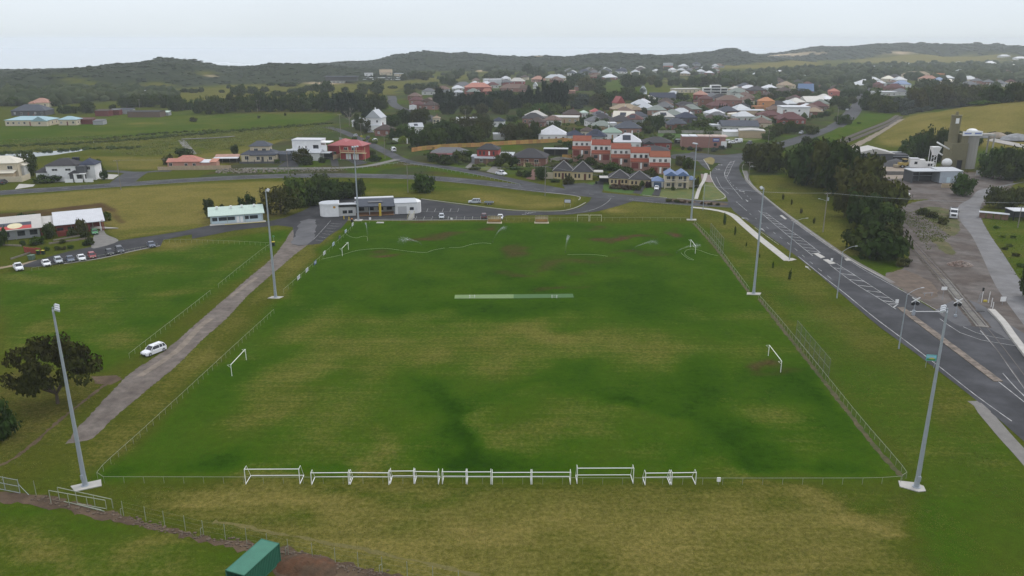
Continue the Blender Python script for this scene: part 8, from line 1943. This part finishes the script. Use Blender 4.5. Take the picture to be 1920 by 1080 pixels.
rows('shrub', 'garden shrub', 'around the co-op building', [(48,416,38,18,'bush','dark'),(199,414,20,18,'bush','green'),(-2,462,34,40,'round','dark'),(95,446,28,28,'round','dark'),(136,444,20,18,'bush','olive'),(155,440,26,30,'round','olive'),(160,446,20,12,'bush','dark'),(70,458,30,14,'bush','green'),(42,460,12,10,'bush','dark'),(88,470,10,9,'bush','green'),(108,469,11,8,'bush','green'),(120,468,11,7,'bush','olive'),(133,466,12,7,'bush','green'),(166,460,20,12,'bush','dark'),(168,452,14,9,'bush','olive'),(118,456,14,8,'bush','olive')], 'shrubs in the co-op garden')
rows('tree', 'dark tree', 'around the black-tiled corner house', [(55,330,40,46,'round','dark'),(182,326,26,28),(196,337,14,18),(88,342,44,16,'bush','dark'),(300 + 18,308,26,20,'bush','brown'),(345,292,34,14,'bush','dark')], 'trees by the left corner houses')
rows('shrub', 'garden shrub', 'in front of the grey and white two-storey houses', [(441,291,14,20,'round','dark'),(466,303,16,12,'bush','dark'),(545,297,14,14,'bush','green'),(566,306,34,28,'round','olive'),(575,309,26,16,'bush','dark'),(605,305,14,12,'bush','dark'),(630,293,14,14,'bush','green'),(697,292,16,10,'bush','dark'),(704,302,22,12,'bush','dark'),(520,306,12,8,'bush','green')], 'shrubs by the roadside houses')
rows('tree', 'garden tree', 'in the side street gardens near the delivery van', [(684,250,26,30,'spread','brown'),(672,244,18,30,'round','dark'),(736,236,40,20,'round','dark'),(715,232,34,16,'round','dark'),(760,230,34,24,'round','dark'),(786,232,44,30,'round','brown'),(742,262,30,22,'round','dark'),(762,258,36,24,'round','green'),(755,268,20,14,'bush', 'lime'),(806,246,26,14,'round','green')], 'trees in the side street gardens')
rows('tree', 'large dark-leaved tree', 'in the dark clump behind the orange fence', [(786,277,44,34,'round','dark'),(815,276,50,36,'round','green'),(850,273,56,40,'round','dark'),(886,272,56,36,'round','dark'),(836,258,56,30,'round','dark'),(905,262,44,34,'round','brown'),(870,250,60,34,'spread','brown'),(906,250,50,36,'spread','olive'),(960,262,50,34,'spread','olive'),(985,264,36,34,'round','brown'),(1003,264,26,36,'round','dark'),(942,256,24,24,'round','dark')], 'clump behind the orange fence')
rows('shrub', 'dark hedge shrub', 'in front of the service road houses', [(812,303,24,16,'bush','dark'),(832,308,36,18,'bush','dark'),(860,304,40,24,'bush','dark'),(880,300,20,18,'bush','green'),(944,312,34,26,'round','dark'),(960,312,26,18,'bush','dark'),(890,318,22,7,'bush','olive'),(974,330,14,10,'bush','dark'),(988,332,20,12,'bush','dark'),(1013,337,26,26,'round','dark'),(1033,332,12,12,'bush','green'),(966,318,20,6,'bush','green')], 'shrubs of the service road houses')
rows('shrub', 'garden shrub', 'around the villas and townhouses', [(1066,346,22,18,'bush','brown'),(1040,341,22,6,'bush','green'),(1084,302,30,14,'bush','green'),(1106,310,26,16,'bush','dark'),(1125,318,28,14,'bush','olive'),(1148,320,34,16,'bush','green'),(1170,326,34,14,'bush','dark'),(1218,336,34,22,'bush','brown'),(1156,353,30,9,'bush', 'dryb'),(1176,355,26,9,'bush', 'dryb'),(1192,356,20,9,'bush','brown'),(1204,350,12,12,'bush','green'),(1215,352,12,12,'bush', 'red'),(1141,276,26,16,'round','dark'),(1173,278,18,14,'round','dark'),(1070,280,30,18,'bush','green'),(1048,284,20,14,'bush','olive'),(1043,320,20,14,'bush','olive'),(1058,308,16,10,'bush', 'dryb'),(1276,310,22,18,'bush','olive'),(1291,316,24,22,'bush','green'),(1306,352,12,22,'bush','brown'),(1262,357,8,8,'bush','green'),(1205,276,18,8,'bush', 'lime')], 'shrubs around the villas')
rows('shrub', 'low brown shrub', 'in the garden strips at the junction', [(1254,378,14,5,'bush','brown'),(1268,379,14,5,'bush','brown'),(1282,380,14,5,'bush', 'dryb'),(1294,381,10,4,'bush','brown'),(1318,383,10,5,'bush', 'dryb'),(1332,384,12,5,'bush','brown'),(1346,385,10,4,'bush','brown')], 'shrubs in the junction strips')
rows('shrub', 'grey shrub', 'in the stone yard of the brick shop', [(1294,281,14,7,'bush','grey'),(1310,283,16,7,'bush', 'dryb'),(1340,284,16,8,'bush','grey'),(1354,280,14,8,'bush','grey'),(1366,277,14,8,'bush','olive'),(1281,281,8,7,'bush','dark'),(1786,408 - 20,0.1,0.1,'bush','olive')][:-1], 'shrubs in the stone yard')
# the great dark hedge of trees by the railway, and the works
rows('hedge_tree', 'dense dark bronze tree', 'in the tall hedge between highway and railway', [(1413,313,51,45,'round','brown'),(1440,322,68,54,'round','brown'),(1488,333,41,56,'round','dark'),(1512,346,80,75,'round','dark'),(1548,352,85,90,'round','brown'),(1582,366,92,95,'round','dark'),(1612,386,97,92,'round','brown'),(1640,408,102,82,'round','brown'),(1536,318,73,54,'round','dark'),(1575,332,73,56,'round','dark'),(1616,424,73,64,'round','dark'),(1650,440,73,60,'round','dark'),(1610,470,68,49,'bush','dark'),(1645,482,102,62,'bush','dark'),(1665,470,65,54,'bush','brown'),(1596,408,68,64,'round','brown'),(1690,498,31,17,'bush','olive')], 'tall hedge by the railway')
rows('tree', 'dark tree', 'around the concrete works', [(1700,302,40,40,'round','dark'),(1722,300,50,52,'round','dark'),(1748,302,44,62,'round','dark'),(1730,280,50,38,'bush','olive'),(1764,300,30,60,'round','dark'),(1806,268,20,22,'bush','dark'),(1826,272,26,20,'bush','dark'),(1862,334,56,56,'round','dark'),(1898,338,64,62,'round','dark'),(1930,332,60,50,'round','dark'),(1803,366,40,40,'round','green'),(1872,390,50,40,'round','olive'),(1898,388,46,38,'round','olive'),(1932,560,50,60,'round','dark'),(1862,254,22,7,'bush','olive'),(1890,254,24,7,'bush','olive')], 'trees around the concrete works')
rows('shrub', 'weedy shrub', 'on the rough ground by the haul road', [(1730,402,24,14,'bush','olive'),(1748,408,24,12,'bush','brown'),(1768,420,20,12,'bush','olive'),(1868,428,12,5,'bush','green'),(1880,445,13,5,'bush', 'lime'),(1892,462,14,6,'bush','green'),(1904,480,15,6,'bush','olive'),(1884,468,12,5,'bush','olive'),(1898,446,12,5,'bush','green'),(1912,500,15,7,'bush','green')], 'weeds by the haul road')
tree('tree', 'clipped round dark bush standing at the highway kerb', 'tree', 1581,233,31,20,'bush','dark'); tree('tree', 'broad dark bush below the highway near the tan gabled shed', 'tree', 1522,252,26,17,'round','dark'); tree('tree', 'dark bush beside the highway opposite the moving cars', 'tree', 1514,271,24,16,'bush','dark'); rows('tree', 'dark street tree', 'along the highway before the parked cars', [(1455,256,26,20,'round','brown'),(1476,250,34,24,'round','dark'),(1440,262,26,14,'round','green'),(1490,247,20,14,'round','dark')], 'street trees along the highway')
# paddock windbreak and woods
rows('windbreak_tree', 'tall dark tree', 'of the windbreak behind the paddock', [(372,212,28,28),(394,214,40,34),(418,212,36,28),(440,208,38,34),(462,210,36,30),(486,208,38,36),(508,209,34,32),(530,208,36,30),(554,209,40,32),(578,208,40,34),(604,209,40,36),(630,209,42,34,'round','cypress'),(652,210,38,38,'round','cypress'),(674,209,36,34),(696,208,36,32),(714,206,28,26),(652,219,26,24,'round','cypress'),(690,222,30,18,'round','cypress')], 'paddock windbreak')
rows('tree', 'dark tree', 'at the dune wood edge', [(120,213,26,16),(138,212,26,14),(165,212,30,22),(212,206,14,10,'bush'),(238,202,40,20),(262,200,36,22),(286,200,36,24),(310,202,30,24),(332,208,34,28),(350,206,24,20),(100,199,26,12),(30,198,36,16),(64,192,30,14),(364,228,16,9,'bush','olive'),(485,222,6,6,'bush'),(535,217,5,5,'bush')], 'edge of the dune wood')
rows('tree', 'rounded dark tree', 'on the golf course slope', [(288,171,18,11),(311,170,14,5,'bush'),(324,171,6,5,'bush'),(346,173,18,8,'bush'),(362,174,20,9,'bush'),(378,173,12,10),(429,166,10,7),(440,178,20,16),(452,180,20,22),(474,176,24,14),(496,172,18,10),(415,174,14,6,'bush'),(522,180,32,10),(558,178,34,14),(578,170,20,10),(608,176,36,24),(590,170,18,12),(647,173,15,10),(684,170,26,14),(706,176,30,22),(678,178,30,12),(713,157,22,10),(735,166,24,6,'bush'),(757,151,16,12),(775,147,20,14),(795,150,30,16),(832,158,18,16),(846,161,24,14),(768,170,24,14),(790,168,26,12),(812,166,26,12),(854,148,20,14),(866,142,14,14),(508,160,16,6,'bush'),(540,162,40,8,'bush'),(768,178,20,12),(890,152,16,10),(915,150,26,10),(940,148,36,16)], 'trees on the golf course slope')
# cypress mass and river trees in the middle
rows('cypress', 'tall near-black cypress', 'of the great dark hedge in mid picture', [(828,202,30,38,'round','cypress'),(850,204,40,32,'round','cypress'),(876,202,40,28,'round','cypress'),(902,203,42,30,'round','cypress'),(930,203,40,32,'round','cypress'),(956,204,38,34,'round','cypress'),(978,203,34,36,'cone','cypress'),(992,203,28,42,'cone','cypress'),(1008,204,24,42,'cone','cypress'),(1032,206,40,54,'round','cypress'),(1052,206,36,52,'round','cypress'),(840,214,34,24,'round','cypress'),(936,183,24,14,'round','cypress')], 'great cypress hedge')
tree('gum_tree', 'rounded grey-olive gum standing in front of the cypress hedge', 'tree', 938,214,34,27,'round','olive')
rows('tree', 'leafy tree', 'in front of and beside the cypress hedge', [(874,214,26,16,'round','olive'),(904,213,30,18,'round','olive'),(980,222,28,20,'round','green'),(992,212,26,18,'round','green'),(1012,218,34,24,'round','green'),(1034,216,34,24,'round','green'),(960,228,24,12,'bush','green'),(1063,212,34,8,'bush','olive'),(1120,206,12,12,'cone','dark'),(1140,206,20,10,'bush','olive'),(900,226,30,14,'round','olive')], 'trees before the cypress hedge')
rows('tree', 'mixed grey-green tree', 'in the wood by the river', [(1066,168,26,16),(1080,158,40,20),(1100,170,40,24,'round','olive'),(1118,168,34,22),(1124,176,24,14),(1076,190,34,16,'round','olive'),(1098,196,36,20,'round','grey'),(1120,200,40,24,'round','olive'),(1080,204,30,14,'round','grey'),(1142,198,36,24),(1160,192,36,22),(1176,186,36,24),(1192,192,34,20),(1206,196,30,18,'round','olive'),(1220,198,30,18),(1134,186,26,16),(1180,164,38,24),(1196,162,28,20),(1222,159,18,18,'round','olive'),(1234,164,18,14),(1238,147,14,11),(1257,161,14,10),(1268,160,16,12),(1285,162,18,10),(1300,162,30,18),(1320,162,30,18),(1340,158,30,16,'round','olive'),(1005,143,20,16),(990,142,24,22,'round','dark'),(1014,146,24,10),(1060,131,60,7,'bush'),(1110,131,40,7,'bush')], 'wood by the river')
p = G(1026,246); t = thing('palm_tree', 'shaggy date palm among the houses behind the orange fence', 'palm', p); s_ = mpp(p); mb = MB(); mb.tube((0,0,0),(0,0,3.4),.45,.35,9); mb.obj('trunk', BARK, t)
mb = MB(); rs = random.Random(4)
for k in range(90):
    a = rs.uniform(0,6.28); e = rs.uniform(-.25,1.35); L_ = rs.uniform(2.6,3.7); q = []
    for i in range(5):
        u = i / 4; r_ = L_ * u * math.cos(e) + .1; q.append(Vector((math.cos(a) * r_, math.sin(a) * r_, 3.5 + L_ * u * math.sin(e) - 2.0 * u * u)))
    n = Vector((-math.sin(a), math.cos(a),0)) * .22
    vs = [v + n * (1 - i / 4.4) for i, v in enumerate(q)] + [v - n * (1 - i / 4.4) for i, v in enumerate(q)]; mb.add(vs, [(i, i + 1,6 + i, 5 + i) for i in range(4)])
mb.obj('crown', LEAF['olive'], t)
for x, y, w, h, k, lf, lab in ((1149,221,22,16,'round', 'lime', 'bright lime-green tree beside the brick house with tan roofs'),(1044,222,15,11,'bush', 'lime', 'pale lime shrub in front of the long brown-roofed house'),(1128,221,18,14,'round', 'red', 'dark plum tree between the red cottage and the lime tree'),(1234,246,22,32,'round','dark', 'tall dark evergreen beside the slate-roofed houses'),(1401,206,22,20,'round','dark', 'dark round tree beside the large brown-roofed brick house'),(1499,186,40,22,'spread','brown', 'large bronze tree in front of the steep blue roof'),(1216,205,28,12,'round','green', 'bright green spreading tree behind the grey-green roofs'),(1640,146,34,16,'round','cypress', 'big near-black dome-shaped tree in the far town'),(1866,172,26,22,'cone','green', 'bright green conical tree in the wood beyond the grassy hill')):
    tree('tree', lab, 'tree', x, y, w, h, k, lf)
rows('pencil_pine', 'slim dark pencil pine', 'of the four beside the white-roofed house', [(1349,208,6,14,'cone','cypress'),(1353.5,208,5,14,'cone','cypress'),(1357.5,208,5,13,'cone','cypress'),(1362,208,5,14,'cone','cypress')], 'pencil pines')
rows('tree', 'garden tree', 'among the houses near the palm and paling fence', [(1000,256,26,18,'round','green'),(1056,258,22,14,'round','dark'),(1078,256,18,16,'round','dark'),(1040,240,24,14,'round','dark'),(1096,232,22,14,'round','dark'),(1110,228,20,14,'round','dark'),(1128,240,34,18,'round','dark'),(1118,254,24,18,'round','dark'),(1170,232,30,12,'round','dark'),(1208,244,30,18,'round','olive'),(1222,236,26,20,'round','dark'),(1190,262,20,10,'bush','dark'),(1278,248,26,14,'round','dark'),(1216,250,24,14,'bush','green'),(1312,242,40,18,'round','green'),(1335,236,44,20,'round','green'),(1350,244,34,14,'round','dark'),(1300,246,36,10,'bush','green'),(1325,248,50,10,'bush','green'),(1366,232,30,12,'round','olive'),(1238,206,18,12,'round','brown'),(1258,196,16,12,'round','olive'),(1278,190,26,16,'round','dark'),(1305,198,18,14,'round','dark'),(1208,214,18,12,'round','brown'),(1268,214,16,8,'round','green'),(1322,216,22,8,'bush','green'),(1140,230,24,12,'round','dark'),(1242,186,20,10,'round','dark')], 'garden trees in mid town')
rows('tree', 'garden tree', 'among the highway blocks', [(1440,190,30,14,'round','brown'),(1456,184,26,14,'round','dark'),(1471,182,24,12,'round','dark'),(1450,174,20,10,'round','brown'),(1424,200,20,10,'round','dark'),(1470,196,18,12,'round','olive'),(1524,190,26,14,'round','dark'),(1548,200,30,14,'round','dark'),(1570,196,30,16,'round','dark'),(1592,184,30,18,'round','dark'),(1580,206,26,16,'round','dark'),(1598,194,20,12,'round','olive'),(1456,232,16,12,'round','dark'),(1548,218,16,10,'bush','dark'),(1500,244,30,12,'bush','dark'),(1400,166,24,14,'round','dark'),(1380,166,26,14,'round','olive'),(1362,158,28,16,'round','green'),(1382,154,30,14,'round','dark'),(1516,196,16,10,'round','dark')], 'garden trees in the highway blocks')
rows('tree', 'dark dense tree', 'in the wood beside the grassy hill', [(1628,206,40,36,'round','dark'),(1648,210,44,34,'round','dark'),(1668,212,36,22,'round','dark'),(1690,210,50,28,'round','grey'),(1714,206,50,40,'round','brown'),(1738,204,50,42,'round','brown'),(1762,202,50,42,'round','brown'),(1786,200,50,40,'round','olive'),(1810,198,48,38,'round','brown'),(1834,196,48,34,'round','olive'),(1858,194,44,32,'round','dark'),(1884,192,46,34,'round','dark'),(1910,190,46,36,'round','dark'),(1660,196,34,16,'round','dark'),(1740,170,50,22,'round','dark'),(1780,172,44,24,'round','dark'),(1808,178,34,22,'round','brown'),(1846,178,34,20,'round','dark'),(1800,199,90,10,'bush','green'),(1850,196,60,8,'bush','green')], 'wood beside the grassy hill')
rows('shrub', 'grey-green railside shrub', 'along the foot of the grassy hill', [(1694,216,20,9,'bush','grey'),(1708,213,20,9,'bush','grey'),(1722,210,20,9,'bush','grey'),(1738,207,22,9,'bush','grey'),(1756,204,24,8,'bush','grey'),(1530,262,14,5,'bush','green'),(1610,232,8,3,'bush','green')], 'railside shrubs')
# far woods that read as one mass: town trees, dune scrub
def mass(name, pts, m, seed, flat_=.7):
    """pts: (x, y, radius, height). Lumpy low crowns, each with an uneven outline"""
    rs = np.random.RandomState(seed); ico = [(0,0,1)] + [(math.cos(6.283 * (i + .5 * j) / 7) * r_, math.sin(6.283 * (i + .5 * j) / 7) * r_, z) for j, (r_, z) in enumerate(((.62,.78),(1.0,.32),(.92,-.3))) for i in range(7)]
    F_ = [(0,1 + i, 1 + (i + 1) % 7) for i in range(7)]
    for j in range(2):
        for i in range(7): a = 1 + j * 7 + i; b = 1 + j * 7 + (i + 1) % 7; F_ += [(a, a + 7, b),(b, a + 7, b + 7)]
    I = np.array(ico); nv = len(I); P = np.array(pts); n = len(P)
    V = I[None] * rs.uniform(.68,1.25,(n, nv, 1)); V = V * np.stack([P[:, 2], P[:, 2], P[:, 3]], -1)[:, None, :]
    base = H(P[:, 0], P[:, 1]); V += np.stack([P[:, 0], P[:, 1], base + P[:, 3] * .30], -1)[:, None, :]
    Fi = (np.array(F_)[None] + (np.arange(n) * nv)[:, None, None]).reshape(-1,3)
    me = bpy.data.meshes.new(name); me.vertices.add(n * nv); me.vertices.foreach_set('co', V.astype(np.float32).ravel()); me.loops.add(Fi.size); me.loops.foreach_set('vertex_index', Fi.astype(np.int32).ravel())
    me.polygons.add(len(Fi)); me.polygons.foreach_set('loop_start', (np.arange(len(Fi)) * 3).astype(np.int32)); me.update(); me.validate(); me.materials.append(m); o = obj(name, me); o['kind'] = 'stuff'
def scatter(poly, n, seed, r0, r1, h, cond=None):
    rs = np.random.RandomState(seed); P = gp(poly); xs = [p.x for p in P]; ys = [p.y for p in P]
    x = rs.uniform(min(xs), max(xs), n * 4); y = rs.uniform(min(ys), max(ys), n * 4); ins = np.zeros(len(x), bool)
    for i in range(len(P)):
        x0, y0 = P[i].x, P[i].y; x1, y1 = P[(i + 1) % len(P)].x, P[(i + 1) % len(P)].y; ins ^= ((y0 > y) != (y1 > y)) & (x < x0 + (y - y0) * (x1 - x0) / (y1 - y0 + 1e-9))
    x, y = x[ins][:n], y[ins][:n]; r = rs.uniform(r0, r1, len(x)); return list(zip(x, y, r, r * h * rs.uniform(.7,1.3, len(x))))
FW = mat('far wood leaves', (0.024,0.036,0.014),.9,.45,.10, spec=.1, col2=(0.046,0.058,0.022), bump=.8, bscale=.6); SW = mat('dune scrub leaves', (0.034,0.044,0.029),.9,.40,.05, spec=.0, col2=(0.056,0.066,0.045), bump=.8, bscale=.5)  # scrub tones made paler and bluer, putting distance haze into the colour
mass('far_wood', scatter([(1340,164),(1480,166),(1600,158),(1700,150),(1930,160),(1930,121),(1740,125),(1560,129),(1480,135),(1400,137),(1345,148)], 900,3,5,10,1.0) + scatter([(1500,170),(1640,160),(1600,186),(1520,190)], 60,4,4,6,1.1), FW, 5)
mass('far_wood', scatter([(760,150),(1000,148),(1260,160),(1340,150),(1340,130),(1000,126),(860,130),(760,138)], 120,6,5,9,.8), FW, 6)
mass('far_wood', scatter([(-60,200),(120,198),(230,188),(320,190),(330,176),(230,168),(120,172),(-60,176)], 420,7,4,8,.9), FW, 8)
k = np.where((scrub > .55) & (tmask < .1) & (rr > 800) & (fy < 3600) & (np.abs(fx) < fy * .75 + 60) & (fz > -4))[0]
rs = np.random.RandomState(11); wgt = np.gradient(gx)[k % nx] * np.gradient(gy)[k // nx]; k = rs.choice(k, 15000, p=wgt / wgt.sum())
d_ = np.hypot(fx[k], fy[k]); r_ = rs.uniform(2.2,5.0, len(k)) * np.clip(d_ / 1500,.8,1.6)
mass('dune_scrub', list(zip(fx[k] + rs.normal(0,4, len(k)), fy[k] + rs.normal(0,4, len(k)), r_, r_ * rs.uniform(.22,.42, len(k)))), SW, 12)
rs = np.random.RandomState(31); q = []
for poly, n in (([(940,240),(1160,214),(1330,184),(1560,186),(1560,214),(1430,256),(1300,256),(1230,292),(1060,276)], 1100),([(1360,186),(1400,142),(1620,140),(1700,170),(1600,190)], 500),([(640,262),(760,250),(830,236),(960,230),(960,268),(780,282)], 160),([(780,305),(1240,345),(1230,330),(1080,300),(800,285)], 120)): q += scatter(poly, n, int(rs.randint(99)),.7,2.1,.8)
for poly, n in (([(1150,226),(1230,190),(1340,184),(1560,186),(1560,214),(1430,250),(1300,250),(1200,270)], 420),([(1360,186),(1400,142),(1620,140),(1700,170),(1600,190)], 340)): q += scatter(poly, n, 77 + n, 1.6,3.0,1.0)
q = [v for v in q if not any(abs(v[0] - x) < 8 and -2 < v[1] - y < 12 for x, y in HP) and not any((v[0] - c_.x) ** 2 + (v[1] - c_.y) ** 2 < 64 for c_ in RD)]
mass('garden_shrubbery', q, mat('shrubbery leaves', (.030,.046,.013),.9,.4,.12, spec=0, col2=(.07,.085,.022), bump=.8, bscale=1.5),32)
q = []
for ln, n in (([(-40,276),(100,271),(230,264),(330,255),(460,244),(620,231)], 420),([(0,288),(60,284),(165,279),(240,278)], 90),([(190,262),(300,250),(400,246)], 60),([(340,206),(480,203),(600,205)], 120)):
    P = catmull(gp(ln),4)
    for _ in range(n): v = P[rs.randint(len(P))]; r_ = rs.uniform(.6,1.6); q.append((v.x + rs.normal(0,2.5), v.y + rs.normal(0,2.2), r_, r_ * .6))
mass('reeds', q, mat('reed leaves', (.034,.050,.012),.9,.4,.12, spec=0, col2=(.055,.065,.018), bump=.8, bscale=1.5),33)
# bare dead tree by the side street, golf shelter, dead gums
p = G(655,236); t = thing('dead_tree', 'bare grey dead tree standing behind the side street', 'tree', p); mb = MB(); rs = random.Random(2)
def branch(a, d, L_, r_, lv):
    b = a + d * L_; mb.tube(a, b, r_, r_ * .6,5)
    if lv: [branch(b, (d + Vector((rs.uniform(-.7,.7), rs.uniform(-.7,.7), rs.uniform(-.1,.4)))).normalized(), L_ * rs.uniform(.6,.85), r_ * .6, lv - 1) for _ in range(3)]
branch(Vector((0,0,0)), Vector((.05,0,1)),4.5,.32,3); mb.obj('trunk', BARKG, t)
